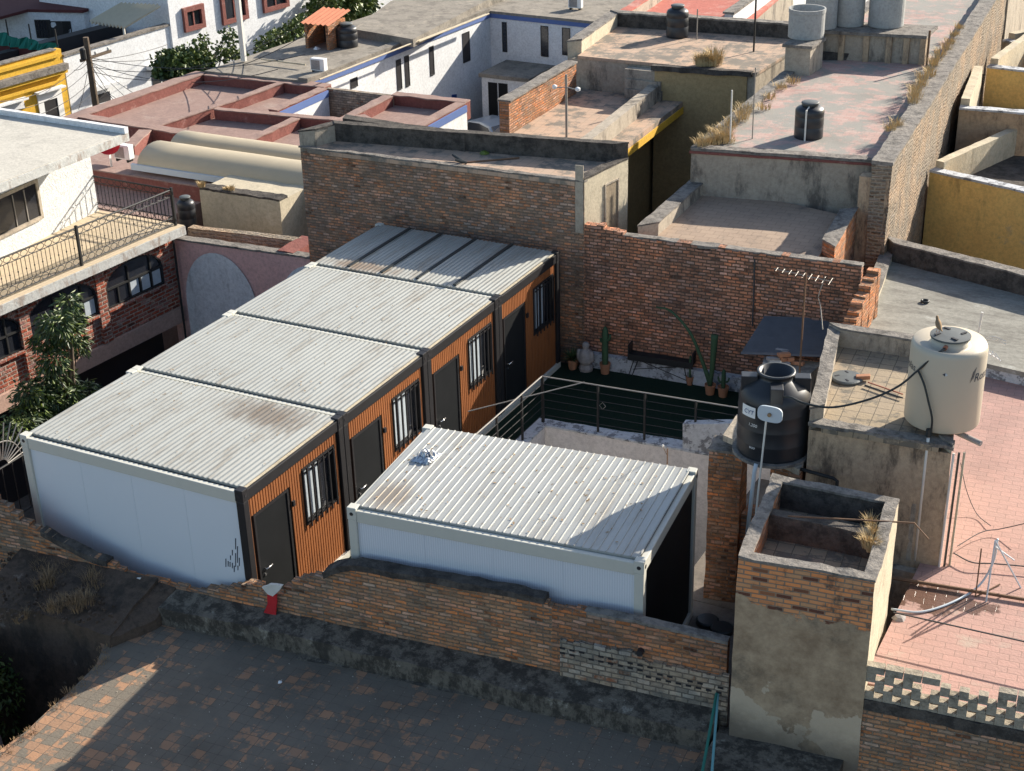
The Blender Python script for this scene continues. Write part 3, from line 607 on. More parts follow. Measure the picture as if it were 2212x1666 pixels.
# ---- roof terrace RT
q = xy(P(1375, 519, 3.1), P(1800, 560, 3.1), P(1852, 450, 3.35), P(1512, 398, 3.1))
t = thing('terrace_building', 'low building with a brown tiled roof behind the orange brick wall', 'building', (q[0][0], q[0][1], GZ))
q[0] = (q[0][0], q[0][1] + .08); q[1] = (q[1][0], q[1][1] + .08)
roofed(t, q, GZ, 3.1, [None, 3.34, None, 3.40], .34, [M['plaster_grey'], M['brick_orange'], M['plaster_grey'], M['plaster_grey']], M['tile_rt'], M['cap'], uvrot=.06)

# ---- RM roof with the black tank, and the long wall
a, b = P(1493, 327, 4.2), P(1890, 354, 4.2); c = P(1690, 163, 4.2); dl = (c - a).normalized()
LWa, LWb = P(1885, 352, 4.5), P(2120, 0, 4.5); lw = (LWb - LWa).normalized(); LWe = LWa + lw * 45; lwn = Vector((lw.y, -lw.x, 0))
t = thing('worn_roof_building', 'building with a worn pink and grey roof beside the long adobe wall', 'building', (a.x, a.y, GZ))
q = xy(a, b, b + lw * 24, a + dl * 24)
roofed(t, q, GZ, 4.2, [4.24, None, None, 4.26], .3, [M['plaster_grey']] * 4, M['tile_rm'], M['cap'], uvrot=.06, cap=.05)
MB().prism(xy(a + Vector((-.03, -.05, 0)), b + Vector((0, -.05, 0)), b + Vector((0, -.013, 0)), a + Vector((-.03, -.013, 0))), 4.16, 4.22).build('brick_course', M['red_edge'], t, rough=.01)
t = thing('long_wall', 'very long high adobe wall running away up the right side', 'wall', (LWa.x, LWa.y, -1))
e = LWa + lw * 22.5
MB().prism(xy(LWa + lwn * .0, LWa + lwn * .44, e + lwn * .44, e), -1, 4.48).build('adobe_face', M['brick_adobe'], t, rough=.05, seg=.35)
MB().prism(xy(LWa - lwn * .02, LWa + lwn * .46, e + lwn * .46, e - lwn * .02), 4.48, 4.55).build('cap', M['cap'], t, rough=.03, seg=.2)
e2 = LWa + lw * 60
MB().prism(xy(e + lw * .05 - lwn * .1, e + lw * .05 + lwn * .5, e2 + lwn * .5, e2 - lwn * .1), -1, 4.9).build('rendered_face', M['plaster_grey'], t, rough=.03, seg=.5)
# pier between terrace roof and long wall (front end of it)
pz = P(1843, 440, 3.9)
MB().prism(xy(LWa + Vector((-.30, .10, 0)), LWa + Vector((.40, .02, 0)), LWa + Vector((.40, .45, 0)), LWa + Vector((-.3, .45, 0))), -1, 4.12).build('pier', M['plaster_dirty'], t, rough=.01)

# ---- GR smooth grey roof
zg = 2.15; a = P(1868, 722, zg); b = P(2212, 803, zg); dd = (b - a).normalized(); c = P(1924, 566, zg); r = P(2212, 640, zg); rd = (r - c).normalized()
t = thing('grey_roof_building', 'building with a large smooth grey cement roof at the right', 'building', (a.x, a.y, GZ))
base = xy(a, a + dd * 7, c + rd * 6, c)
ztp = ZAT(1924, 527, c.x, c.y)
base = offset_poly(base, [0, 0, -.30, -.26])
roofed(t, base, GZ, zg, [None, None, ztp, 2.3], .28, [M['white_parapet'], M['plaster_grey'], M['cap_dark'], M['plaster_cream']], M['smooth_roof'], M['cap'], uvrot=.06, rough=.01)
tag(MB().lathe([(.085, 0), (.10, .025), (.085, .05), (.06, .05), (.05, .025), (.06, 0)], tuple(P(1998, 653, zg + .01)), 20, False, False).build('rubber_ring', M['hose'], smooth=True), 'small black ring lying on the smooth grey roof', 'ring')

# ---- PR pink tiled roof
zp = 1.85
struct_pts = xy(Vector((10.0, .55, 0)), Vector((14.5, .95, 0)), Vector((14.5, 12.6, 0)), Vector((8.0, 11.9, 0)), Vector((8.15, 4.2, 0)))
t = thing('pink_roof_building', 'building with a pink brick tiled roof at the lower right', 'building', (10.0, .6, GZ))
MB().prism(xy(Vector((10.1, .75, 0)), Vector((14.5, 1.2, 0)), Vector((14.5, 12.2, 0)), Vector((8.6, 11.45, 0)), Vector((8.4, 4.5, 0)), Vector((10.1, 4.5, 0))), zp - .1, zp).build('roof', M['tile_pink'], t, uvrot=.09, rough=.004, seg=.6)
MB().prism(xy(Vector((8.3, 11.6, 0)), Vector((14.5, 12.3, 0)), Vector((14.5, 4, 0)), Vector((8.3, 4, 0))), GZ, zp - .11).build('wall', M['plaster_grey'], t)

# ---- T1: basin tower beside the front wall
z1 = 3.7; T1 = xy(P(1593, 1205, z1), P(1890, 1258, z1), P(1942, 1082, z1), P(1670, 1030, z1))
g = NG('tower_render_over_brick')
bsrc = M['brick_orange'].node_tree
def tower_mat():
    g = NG('tower_front')
    rnd, fac = g.brick(g.uv, .23, .072, .012, smooth=.5); rnd2, _ = g.brick(g.vadd(g.uv, (9.2, 5.76, 0)), .23, .072, .012)
    br = g.mix((0.80, 0.30, 0.11), (0.55, 0.30, 0.155), rnd); br = g.mix(br, (.14, .06, .04), g.ramp(rnd2, .84, .9)); br = g.mix(br, (.27, .21, .15), fac)
    br = g.mix(br, (.06, .055, .05), g.ramp(g.noise(1.7, 7, .7), .52, .66, 0, .85))
    pl = g.mix((0.27, 0.19, 0.12), (0.50, 0.375, 0.245), g.ramp(g.noise(2.2, 9, .75), .3, .7))
    pl = g.mix(pl, (.12, .10, .075), g.ramp(g.noise(1.0, 9, .75), .48, .70, 0, .8))
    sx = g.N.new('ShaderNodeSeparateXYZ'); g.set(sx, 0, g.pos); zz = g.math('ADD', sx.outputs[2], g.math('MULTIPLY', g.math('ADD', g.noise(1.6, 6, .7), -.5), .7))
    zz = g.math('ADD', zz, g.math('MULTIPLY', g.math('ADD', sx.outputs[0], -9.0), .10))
    pl = g.mix(pl, (.52, .42, .30), g.math('MULTIPLY', g.ramp(g.noise(1.1, 6, .6, vec=g.vadd(g.pos, (3, 8, .6))), .47, .485), g.ramp(zz, 1.75, 1.7)))
    k = g.ramp(zz, 2.98, 3.02); c = g.mix(pl, br, k)
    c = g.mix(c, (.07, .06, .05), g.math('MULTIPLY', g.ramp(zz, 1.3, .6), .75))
    return g.out(c, .94, g.math('ADD', g.math('MULTIPLY', g.math('MULTIPLY', fac, k), -1.0), g.math('ADD', g.math('MULTIPLY', k, .8), g.noise(15, 5))), .6, .02)
M['tower'] = tower_mat()
t = thing('basin_tower', 'square tan rendered brick tower with two open basins on top, right of the front wall', 'tower', (T1[0][0], T1[0][1], GZ))
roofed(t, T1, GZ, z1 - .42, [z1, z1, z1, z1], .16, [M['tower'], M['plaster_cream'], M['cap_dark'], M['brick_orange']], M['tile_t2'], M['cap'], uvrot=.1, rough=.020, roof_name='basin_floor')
a, b = Vector((*P2(1655, 1108, z1), 0)), Vector((*P2(1912, 1160, z1), 0)); n = Vector((-(b - a).y, (b - a).x, 0)).normalized()
MB().prism(xy(a, b, b + n * .17, a + n * .17), z1 - .42, z1 - .01).build('divider', M['cap_dark'], t, rough=.02, seg=.2)

# ---- breeze block parapet and its building front
ba, bb = Vector((T1[1][0] + .0, T1[1][1] + .02, 0)), Vector((T1[1][0] + 4.4, T1[1][1] + .48, 0)); bd = (bb - ba).normalized(); bn = Vector((-bd.y, bd.x, 0))
t = thing('breeze_block_wall', 'perforated cement block parapet with broken top above stained brickwork, bottom right', 'wall', (ba.x, ba.y, GZ))
ztb = PV(1960, 1470, ba, bb).z; bh = .150; BW = .25
MB().prism(xy(ba, bb, bb + bn * .30, ba + bn * .30), GZ, ztb - 3 * bh - .18).build('brickwork', M['brick_front'], t, rough=.012)
MB().prism(xy(ba - bn * .02, bb - bn * .02, bb + bn * .16, ba + bn * .16), ztb - 3 * bh - .18, ztb - 3 * bh).build('stained_ledge', M['cap_dark'], t, rough=.035, seg=.15)
for r in range(4):
    z0 = ztb - 3 * bh + r * bh; n = int((bb - ba).length / BW)
    mb = MB()
    for i in range(n):
        if r == 3 and i in (4, 5, 6): continue
        if r == 2 and i in (3,): continue
        o = ba + bd * (i * BW + (.5 * BW if r % 2 else 0)); hl = BW * .36
        # block: top & bottom plate with one end wall, leaving a square hole
        mb.obox(tuple(o)[:2] + (z0,), bd * (BW - .006), bn * .12, (0, 0, .045)); mb.obox(tuple(o)[:2] + (z0 + .046,), bd * (BW - hl - .03), bn * .12, (0, 0, bh - .05))
    if r == 3:
        mb = MB()
        for i in range(n):
            if i in (4, 5, 6): continue
            o = ba + bd * (i * BW); mb.obox(tuple(o)[:2] + (z0,), bd * (BW - .012), bn * .13, (0, 0, bh * .75))
    mb.build('block_course', M['block'], t, rough=.006)

# ---- T2 tower
z2 = 4.17; a, b, c, d = P(1750, 893, z2), P(2060, 945, z2), P(2075, 735, z2), P(1790, 714, z2)
c = b + (d - a) * 1.0
t = thing('tiled_tower', 'square stained rendered tower with a tan tiled roof, carrying the beige tank', 'tower', (a.x, a.y, GZ))
roofed(t, xy(a, b, c, d), GZ, 3.98, [None, 4.02, z2 + .12, z2 + .06], .20, [M['plaster_dirty'], M['plaster_cream'], M['plaster_grey'], M['plaster_grey']], M['tile_t2'], M['cap'], uvrot=.08, rough=.014)
MB().prism(xy(a + Vector((0, -.03, 0)), b + Vector((.03, -.03, 0)), b + Vector((.0, .2, 0)), a + Vector((0, .2, 0))), 3.96, 4.02).build('edge_bricks', M['cap'], t, rough=.025, seg=.15)
T2a, T2b = a, b

# ---- front brick wall, ledge and clay tiled roof in the foreground
wa, wb = Vector((-9.0, -1.10, 0)), Vector((8.6, .66, 0)); wd = (wb - wa).normalized(); wn = Vector((-wd.y, wd.x, 0))
top = [(0, 1083), (45, 1116), (88, 1145), (125, 1168), (165, 1188), (200, 1205), (232, 1213), (262, 1233), (295, 1247), (330, 1256), (370, 1264), (412, 1276), (450, 1272), (500, 1265), (540, 1258), (560, 1260), (580, 1266), (592, 1290), (603, 1292), (612, 1268), (625, 1258), (650, 1249), (686, 1243), (713, 1232), (740, 1224), (773, 1221), (880, 1241), (1000, 1262), (1106, 1281), (1178, 1296), (1192, 1310), (1280, 1326), (1371, 1343), (1480, 1368), (1572, 1389)]
pts = [PV(u, v, wa, wb) for u, v in top]; pts = [pts[0] - Vector((2.5, .25, -.8))] + pts
t = thing('front_brick_wall', 'weathered brick boundary wall with a broken top in front of the cabins', 'wall', (0, -.2, .4))
def zint(x):
    for p, q in zip(pts, pts[1:]):
        if p.x <= x <= q.x: return p.z + (q.z - p.z) * (x - p.x) / max(1e-6, q.x - p.x)
    return pts[-1].z if x > pts[-1].x else pts[0].z
mb = MB(); x = pts[0].x; split = PV(1192, 1310, wa, wb).x; mb2 = MB()
while x < pts[-1].x - .01:
    x2 = min(x + random.uniform(.11, .24), pts[-1].x)
    if x < split < x2: x2 = split
    p = wa + wd * ((x - wa.x) / wd.x); q = wa + wd * ((x2 - wa.x) / wd.x); z = min(zint(x), zint(x2)) + random.choice([0, -.02, -.035, .015])
    (mb if x < split - 1e-4 else mb2).prism(xy(p, q, q + wn * .15, p + wn * .15), -.5, z); x = x2
mb.build('brickwork', M['brick_front'], t, rough=.010, seg=.25)
mb2.build('brickwork', M['brick_orange'], t, rough=.010, seg=.25)
def strip(mb, us, off0, off1, h0, h1, a=wa, b=wb):
    for (u, v), (u2, v2) in zip(us, us[1:]):
        p, q = PV(u, v, a, b), PV(u2, v2, a, b)
        k = len(mb.v)
        for s in (p, q):
            for o, h in ((off0, h0), (off1, h0), (off1, h1), (off0, h1)): mb.v.append(tuple(s + wn * o + Vector((0, 0, h))))
        mb.f += [(k + i, k + (i + 1) % 4, k + 4 + (i + 1) % 4, k + 4 + i) for i in range(4)] + [(k + 3, k + 2, k + 1, k), (k + 4, k + 5, k + 6, k + 7)]
mb = MB(); strip(mb, [(700, 1240), (740, 1226), (773, 1222), (880, 1242), (1000, 1263), (1106, 1282), (1176, 1297)], -.05, .19, -.06, .05); mb.build('mossy_cap', M['cap_dark'], t, rough=.04, seg=.15)
mb = MB(); strip(mb, [(88, 1148), (125, 1170), (165, 1190), (200, 1207), (232, 1215)], -.02, .17, -.08, .03); mb.build('mossy_cap', M['cap_dark'], t, rough=.03, seg=.15)
mb = MB(); strip(mb, [(1262, 1324), (1371, 1344), (1480, 1369), (1572, 1391)], -.005, .155, -.02, .03); mb.build('cement_cap', M['cap'], t, rough=.02, seg=.12)
# cement blocks and grey bricks filling the lower right of it
bp = [PV(u, v, wa, wb) for u, v in [(1212, 1378), (1300, 1392), (1368, 1404), (1400, 1424), (1480, 1440), (1577, 1457)]]
mb = MB()
for p, q in zip(bp, bp[1:]):
    n = 6
    for i in range(n):
        u_, v_ = p.lerp(q, i / n), p.lerp(q, (i + 1) / n); z = u_.z + random.uniform(-.04, .02)
        mb.prism(xy(u_ - wn * .06, v_ - wn * .06, v_ + wn * .001, u_ + wn * .001), -.5, z)
mb.build('infill_brickwork', M['brick_breeze'], t, rough=.008)
fa, fb_ = bp[0], bp[-1]
for row, (r0, r1) in enumerate(((.0, .62), (.0, 1.0), (.52, 1.0))):
    mb = MB(); Lr = (fb_ - fa).length; s = r0 * Lr; zb = .11 + row * .09
    while s < r1 * Lr - .12:
        if int(s * 10 + row) % 5 != 4:
            o = fa + (fb_ - fa).normalized() * s
            o.z -= zb * 1.0 + .05
            mb.obox(o - wn * .066, wd * .085, wn * .02, (0, 0, .034))
        s += .155
    mb.build('block_holes', M['window_dark'], t)
tag_hole = PV(1385, 1405, wa, wb)
MB().tube([tag_hole - wn * .10, tag_hole + wn * .02], .05, 12).build('drain_hole', M['window_dark'], t)

zf = .40
t = thing('foreground_building', 'building with a grimy clay tiled roof in shadow along the bottom', 'building', (2, -2, GZ))
lb_ = [(250, 1330), (330, 1340), (643, 1419), (770, 1441), (920, 1479), (1106, 1517), (1356, 1569), (1518, 1606)]
edge = [P(u, v, zf) for u, v in lb_]
left = [P(u, v, zf) for u, v in [(0, 1624), (62, 1579), (112, 1531), (150, 1499), (212, 1436), (225, 1399), (207, 1362)]]
fgpoly = xy(*([Vector((left[0].x - 1.0, left[0].y - 1.6, 0)), Vector((-1, -9, 0)), Vector((9, -9, 0)), Vector((8.6, .5, 0))] + [p + wn * .1 for p in reversed(edge[1:])] + [left[-1] + Vector((0, .6, 0))] + list(reversed(left))))
MB().prism(fgpoly, GZ, zf - .01).build('wall', M['plaster_grey'], t, rough=.0)
MB().prism(offset_poly(fgpoly, [-.03] * len(fgpoly)), zf - .008, zf).build('roof', M['tile_fg'], t, uvrot=.07)
# ledge
zl = .78
lt = [(340, 1309), (440, 1330), (553, 1352), (673, 1380), (778, 1408), (978, 1450), (1106, 1487), (1356, 1541), (1530, 1580)]
o_ = [P(u, v, zl) for u, v in lt]
inn = [wa + wd * ((p.x - wa.x) / wd.x) for p in o_]
mb = MB()
for i in range(len(o_) - 1):
    mb.prism(xy(o_[i], o_[i + 1], inn[i + 1] - wn * .003, inn[i] - wn * .003), -.5, [zl - .03, zl - .03, zl + .05, zl + .05])
mb.build('ledge', M['ledge'], t, rough=.03, seg=.22)
mb = MB()
for p, q in zip(edge[2:], edge[3:]):
    a_, b_ = p, q; mb.prism(xy(a_ - wn * .07, b_ - wn * .07, b_ + wn * .12, a_ + wn * .12), zf - .05, [zf + .008, zf + .008, zf + .05, zf + .05])
mb.build('cement_fillet', M['ledge'], t, rough=.016, seg=.15)
# rubble ledge at the left above the dark drop
lo = [P(u, v, .62) for u, v in [(-60, 1300), (0, 1312), (90, 1328), (150, 1345), (235, 1375)]]
hi = [wa + wd * ((p.x - wa.x) / wd.x) for p in lo]
mb = MB()
for i in range(len(lo) - 1): mb.prism(xy(lo[i], lo[i + 1], hi[i + 1], hi[i]), GZ, [.62, .62, .98, .98])
e1_ = lo[-1]
mb.prism(xy(e1_, o_[0] + Vector((.05, -.12, 0)), inn[0], hi[-1]), GZ, [.58, .60, .85, .92])
mb.build('rubble_ledge', M['ledge_brown'], t, rough=.05, seg=.25)
# raised cement step at the right
cs = [P(1622, 1592, .6), P(1760, 1625, .6)]
MB().prism([(8.15, -9), (10.0, -9), (10.0, .55), (8.15, .45)], GZ, .62).build('cement_step', M['ledge'], t, rough=.03)

# ---- pillar under the black tank
p = P(1520, 1292, 0); q = P(1587, 1302, 0); zt = ZAT(1524, 975, p.x, p.y)
t = tag(MB().prism(xy(p, q, q + Vector((-.05, .5, 0)), p + Vector((-.05, .5, 0))), -.3, zt).build('brick_pillar', M['brick_orange'], rough=.03, seg=.16), 'freestanding rough brick pillar left of the black tank', 'pillar')
MB().prism(xy(p + Vector((-.03, -.02, 0)), q + Vector((.02, -.02, 0)), q + Vector((-.05, .52, 0)), p + Vector((-.08, .52, 0))), zt + .001, zt + .05).build('rubble_top', M['cap'], t, rough=.04, seg=.1)
PIL = (p, q, zt)
MB().prism(xy(q + Vector((0.001, .12, 0)), q + Vector((1.25, .22, 0)), q + Vector((1.25, .7, 0)), q + Vector((0.001, .5, 0))), -.3, 1.75).build('lower_brickwork', M['brick_orange'], t, rough=.02, seg=.2)

# ---- left house with balcony
zs = 1.8
s0, s1 = P(0, 660, zs), P(400, 487, zs); sdv = (s1 - s0).normalized(); sn = Vector((sdv.y, -sdv.x, 0))      # sn points to the yard
wc = P(213, 455, zs); w0 = P(0, 562, zs); wdv = (wc - w0).normalized()
t = thing('balcony_house', 'white stucco house over red brick with arched windows, pale flat roof and balcony, left edge', 'house', (wc.x, wc.y, GZ))
sA = s0 - sdv * 9; bL = -18.5
HX = t
MB().prism(xy(sA, s1, Vector((s1.x - 11, wc.y + .15, 0)), Vector((sA.x - 11, sA.y, 0))), zs - .25, zs - .012).build('balcony_slab', M['slab_edge'], t, rough=.012, seg=.3)
MB().prism(xy(sA - sn * .03, s1 - sn * .03, Vector((s1.x - 11, wc.y + .12, 0)), Vector((sA.x - 11, sA.y, 0))), zs - .01, zs).build('balcony_floor', M['balcony_floor'], t, uvrot=-.08)
wA = w0 - wdv * 8
MB().prism(xy(wA, wc, wc + Vector((-8, 0, 0)), wA + Vector((-8, 0, 0))), zs, 4.0).build('wall', M['stucco'], t)
zr = 4.25; rc = P(278, 288, zr); rl = P(0, 398, zr); rdv = (rc - rl).normalized(); rb = P(0, 246, zr); rbv = (rc - rb).normalized()
rA = rl - rdv * 9
MB().prism(xy(rA, rc, rb - rbv * 8, rA - rbv * 15), zr - .20, zr).build('roof', M['slab_edge'], t, rough=.012)
MB().prism(xy(rA - rbv * .05, rc - rbv * .05 - rdv * .05, rb - rbv * 8 - rdv * .05, rA - rbv * 15), zr + .002, zr + .02).build('roof_surface', M['slab_white'], t)
MB().prism(xy(rc, rc - rdv * .14, rb - rbv * 8 - rdv * .14, rb - rbv * 8), zr + .021, zr + .17).build('roof_lip', M['plaster_white'], t, rough=.01)
a, b = PV(0, 415, w0, wc), PV(75, 397, w0, wc); lo = PV(78, 470, w0, wc); lo0 = PV(0, 500, w0, wc)
opening(t, xy(a - wdv * .5)[0], xy(b)[0], lo.z, PV(75, 395, w0, wc).z, M['glass'], 'window', M['plaster_grey'], .09, .04, mull=1)
wn_ = col.objects[-1]
for k in (.28, .62):
    p = a.lerp(b, k); q = Vector((wdv.y, -wdv.x, 0))
    MB().obox((p.x + q.x * .012, p.y + q.y * .012, lo.z), wdv * .03, q * .02, (0, 0, b.z - lo.z - .02)).build('mullion', M['steel'], wn_)
# brick lower storey
bx_ = 0.40; b0, b1 = sA - sn * bx_, s1 - sn * bx_; b1 = b0 + sdv * ((12.30 - b0.y) / sdv.y)
zb = PV(378, 668, b0, b1).z
MB().prism(xy(b0, b1, b1 - sn * .3, b0 - sn * .3), zb, zs - .252).build('brick_wall', M['brick_house'], t)
MB().prism(xy(b0 + sn * .08, b1 + sn * .08, b1 - sn * .3, b0 - sn * .3), zb - .42, zb - .001).build('beam', M['beam_pink'], t)
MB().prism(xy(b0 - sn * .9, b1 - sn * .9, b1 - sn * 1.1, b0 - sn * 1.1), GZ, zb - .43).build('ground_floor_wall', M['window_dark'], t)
def arch_window(l, r_, zlo, zsp, ztp, curtain=()):
    """l, r_ = distance along the brick wall from b0"""
    pl = lambda s, z, o: tuple(b0 + sdv * s + sn * o + Vector((0, 0, z - b0.z)))
    n = 14; m = (l + r_) / 2; ol = [(l, zlo), (r_, zlo)] + [(m + (r_ - l) / 2 * math.cos(PI * i / n), zsp + (ztp - zsp) * math.sin(PI * i / n)) for i in range(n + 1)]
    mb = MB(); mb.poly([pl(s, z, .006) for s, z in ol]); w = mb.build('window', M['glass'], HX)
    mb = MB(); ring = ol[1:] + [ol[0], ol[1]]
    def rib(p, q, wd_=.05, o0=.008, o1=.045, m_=M['iron'], nm='frame'):
        d = Vector((q[0] - p[0], q[1] - p[1])); 
        if d.length < 1e-4: return
        d.normalize(); k = (-d.y * wd_ / 2, d.x * wd_ / 2)
        v = [(p[0] - k[0], p[1] - k[1]), (q[0] - k[0], q[1] - k[1]), (q[0] + k[0], q[1] + k[1]), (p[0] + k[0], p[1] + k[1])]
        kk = len(mb.v); mb.v += [pl(s, z, o0) for s, z in v] + [pl(s, z, o1) for s, z in v]
        mb.f += [(kk + 4, kk + 5, kk + 6, kk + 7)] + [(kk + i, kk + (i + 1) % 4, kk + 4 + (i + 1) % 4, kk + 4 + i) for i in range(4)]
    for p, q in zip(ring, ring[1:]): rib(p, q, .06)
    rib((l, zsp - .05), (r_, zsp - .05), .05)
    nn = max(2, round((r_ - l) / .42))
    for i in range(1, nn):
        s = l + (r_ - l) * i / nn; rib((s, zlo), (s, zsp - .05 + (0 if i % 2 else (ztp - zsp) * .85)), .045)
    mb.build('frame', M['iron'], w)
    for i in range(nn):
        a_ = l + (r_ - l) * i / nn + .05; b_ = l + (r_ - l) * (i + 1) / nn - .05
        mb2 = MB(); mb2.poly([pl(a_, zlo + .05, .0075), pl(b_, zlo + .05, .0075), pl(b_, zsp - .11, .0075), pl(a_, zsp - .11, .0075)])
        if i in curtain: mb2.build('curtain', M['curtain'], w)
    # brick arch
    mb = MB()
    for i in range(26):
        th = PI * (i + .5) / 26; c_ = (m + ((r_ - l) / 2 + .10) * math.cos(th), zsp + (ztp - zsp + .10) * math.sin(th)); d = Vector((math.cos(th) * .09, math.sin(th) * .09)); tv = Vector((-d.y, d.x)).normalized() * .045
        kk = len(mb.v); v = [(c_[0] - d.x - tv.x, c_[1] - d.y - tv.y), (c_[0] + d.x - tv.x, c_[1] + d.y - tv.y), (c_[0] + d.x + tv.x, c_[1] + d.y + tv.y), (c_[0] - d.x + tv.x, c_[1] - d.y + tv.y)]
        mb.v += [pl(s, z, -.0) for s, z in v] + [pl(s, z, .05) for s, z in v]; mb.f += [(kk + 4, kk + 5, kk + 6, kk + 7)] + [(kk + i2, kk + (i2 + 1) % 4, kk + 4 + (i2 + 1) % 4, kk + 4 + i2) for i2 in range(4)]
    mb.build('brick_arch', M['brick_house'], w)
    mb = MB(); mb.obox(pl(l - .08, zlo - .09, .0), sdv * (r_ - l + .16), sn * .09, (0, 0, .08)); mb.build('brick_sill', M['brick_house'], w)
def sd_(u, v): p = PV(u, v, b0, b1); return (p - b0).dot(sdv), p.z
l1, zl1 = sd_(233, 664); r1_, zr1 = sd_(352, 614); _, zt1 = sd_(300, 551); _, zsp1 = sd_(346, 566)
arch_window(l1, r1_, (zl1 + zr1) / 2, zsp1 - .05, min(zt1, zs - .36), (2, 3, 4, 5))
r2_, zr2 = sd_(213, 692); l2, _ = sd_(68, 760)
arch_window(l2, r2_, (zl1 + zr1) / 2, zsp1 - .05, zs - .40, (4,))
r3_, _ = sd_(54, 772)
arch_window(r3_ - (r2_ - l2), r3_, (zl1 + zr1) / 2, zsp1 - .05, zs - .40, ())
for u, v in ((222, 690), (60, 770)):
    s_, _ = sd_(u, v); p = b0 + sdv * (s_ - .12)
    MB().obox((p.x, p.y, zb), sdv * .30, sn * .09, (0, 0, zs - .26 - zb)).build('brick_pier', M['brick_house'], HX)
# gutter pipe at the corner
MB().tube([b1 + Vector((.1, -.12, -0.1)) , (b1.x + .1, b1.y - .12, zb - 1.2)], .03).build('drain_pipe', M['iron'], t)
# balcony railing
def railing(p, q, name_t, posts=()):
    p, q = Vector(p), Vector(q); d = q - p; Ln = d.length; d.normalize()
    for z, r in ((.98, .022), (.80, .011), (.24, .011), (.06, .016)):
        MB().tube([p + Vector((0, 0, z)), q + Vector((0, 0, z))], r, 6).build('rail', M['iron'], name_t)
    n = int(Ln / .125); mb = MB(); mr = MB()
    for i in range(n):
        s = (i + .5) * Ln / n; c = p + d * s
        mb.tube([c + Vector((0, 0, .24)), c + Vector((0, 0, .80))], .011, 4)
        if i % 2 == 0: mb.lathe([(.006, -.03), (.022, 0), (.006, .03)], tuple(c + Vector((0, 0, .50))), 6)
        for zc in (.89, .15):
            k = 10; 
            if i % 2 == 0: mr.tube([c + d * (.11 * math.cos(2 * PI * j / k)) + Vector((0, 0, zc + .075 * math.sin(2 * PI * j / k))) for j in range(k + 1)], .010, 4, caps=False)
    o = mb.build('balusters', M['iron'], name_t); o['kind'] = 'stuff'; o = mr.build('ring_ornaments', M['iron'], name_t); o['kind'] = 'stuff'
    for s in posts:
        c = p + d * s; MB().obox((c.x - .03, c.y - .03, p.z - .02), (.06, 0, 0), (0, .06, 0), (0, 0, 1.06)).build('post', M['iron'], name_t)
rp0 = sA - sn * .22; rp1 = s1 - sn * .22 - sdv * .12
tr = thing('balcony_railing', 'wrought iron railing with rings around the balcony of the white stucco house', 'railing', tuple(s1))
rp1.z = rp0.z = zs
dpost = (P(193, 578, zs) - rp0).dot(sdv)
railing(rp0, rp1, tr, (dpost, (rp1 - rp0).length))
rq = Vector((wc.x - 1.5, wc.y + .03, zs)); railing(rp1, rq, tr, ())

# ---- pink wall with painted arches
pa, pb = Vector((b1.x - .3, 12.34, 0)), Vector((f0.x + .02, 12.40, 0))
zt = [PV(u, v, pa, pb).z for u, v in ((395, 522), (550, 546), (690, 563))]
t = thing('pink_wall', 'pink rendered wall with pale painted arches between the brick house and the cabins', 'wall', (pa.x, pa.y, GZ))
pm = pa.lerp(pb, .5)
MB().prism(xy(pa, pm, pb, pb + Vector((0, .25, 0)), pm + Vector((0, .25, 0)), pa + Vector((0, .25, 0))), GZ, [zt[0], zt[1], zt[2], zt[2], zt[1], zt[0]]).build('wall', M['pink_wall'], t, rough=.008, seg=.5)
MB().prism(xy(pa + Vector((0, -.02, 0)), pb + Vector((0, -.02, 0)), pb + Vector((0, .28, 0)), pa + Vector((0, .28, 0))), [zt[0], zt[2], zt[2], zt[0]], [zt[0] + .05, zt[2] + .05, zt[2] + .05, zt[0] + .05]).build('cap', M['cap'], t, rough=.025, seg=.15)
for (ul, ur, vb, vt_) in ((403, 556, 640, 548), (606, 760, 680, 575)):
    A_, B_, T_ = PV(ul, vb, pa, pb), PV(ur, vb, pa, pb), PV((ul + ur) / 2 - 4, vt_, pa, pb); m = (A_.x + B_.x) / 2; hw = (B_.x - A_.x) / 2; zc = A_.z - .1
    pts_ = [(m + hw, 12.333, -1.5), ] + [(m + hw * math.cos(PI * i / 18), 12.333, zc + (T_.z - zc) * math.sin(PI * i / 18)) for i in range(19)] + [(m - hw, 12.333, -1.5)]
    MB().poly(list(reversed(pts_))).build('painted_arch', M['plaster_white_old'], t)
# ---- court and plaster wall behind the pink wall
a, b = P(405, 492, 1.5), P(640, 520, 1.5)
t = thing('brown_court_wall', 'low brown brick wall of the small court behind the pink wall', 'wall', (a.x, a.y, 0))
MB().prism(xy(a, b, b + Vector((0, .25, 0)), a + Vector((0, .25, 0))), GZ, 1.5).build('brickwork', M['brick_adobe'], t, rough=.03)
a2, b2 = P(598, 545, 1.45), P(652, 508, 1.5); 
MB().prism(xy(a2, b2, b2 + Vector((.5, 0, 0)), a2 + Vector((.5, 0, 0))), GZ, 1.5).build('red_wall', M['red_edge'], t, rough=.04, seg=.2)
MB().prism(xy(pa + Vector((0, .3, 0)), pb + Vector((0, .3, 0)), b, a), GZ, .9).build('court_roof', M['red_edge'], t)
a, b = P(430, 408, 1.7), P(604, 434, 1.7); c_ = b + Vector((0, 1.9, 0))
t = thing('grey_plaster_wall', 'stained grey plaster wall with rubble on top beside the cream vaults', 'wall', (a.x, a.y, 0))
MB().prism(xy(a, b, c_, a + Vector((0, 1.9, 0))), GZ, 1.68).build('wall', M['plaster_cream'], t, rough=.02)
MB().prism(xy(a, b, b + Vector((0, .4, 0)), a + Vector((0, .4, 0))), 1.681, 1.74).build('cap', M['cap_dark'], t, rough=.05, seg=.15)
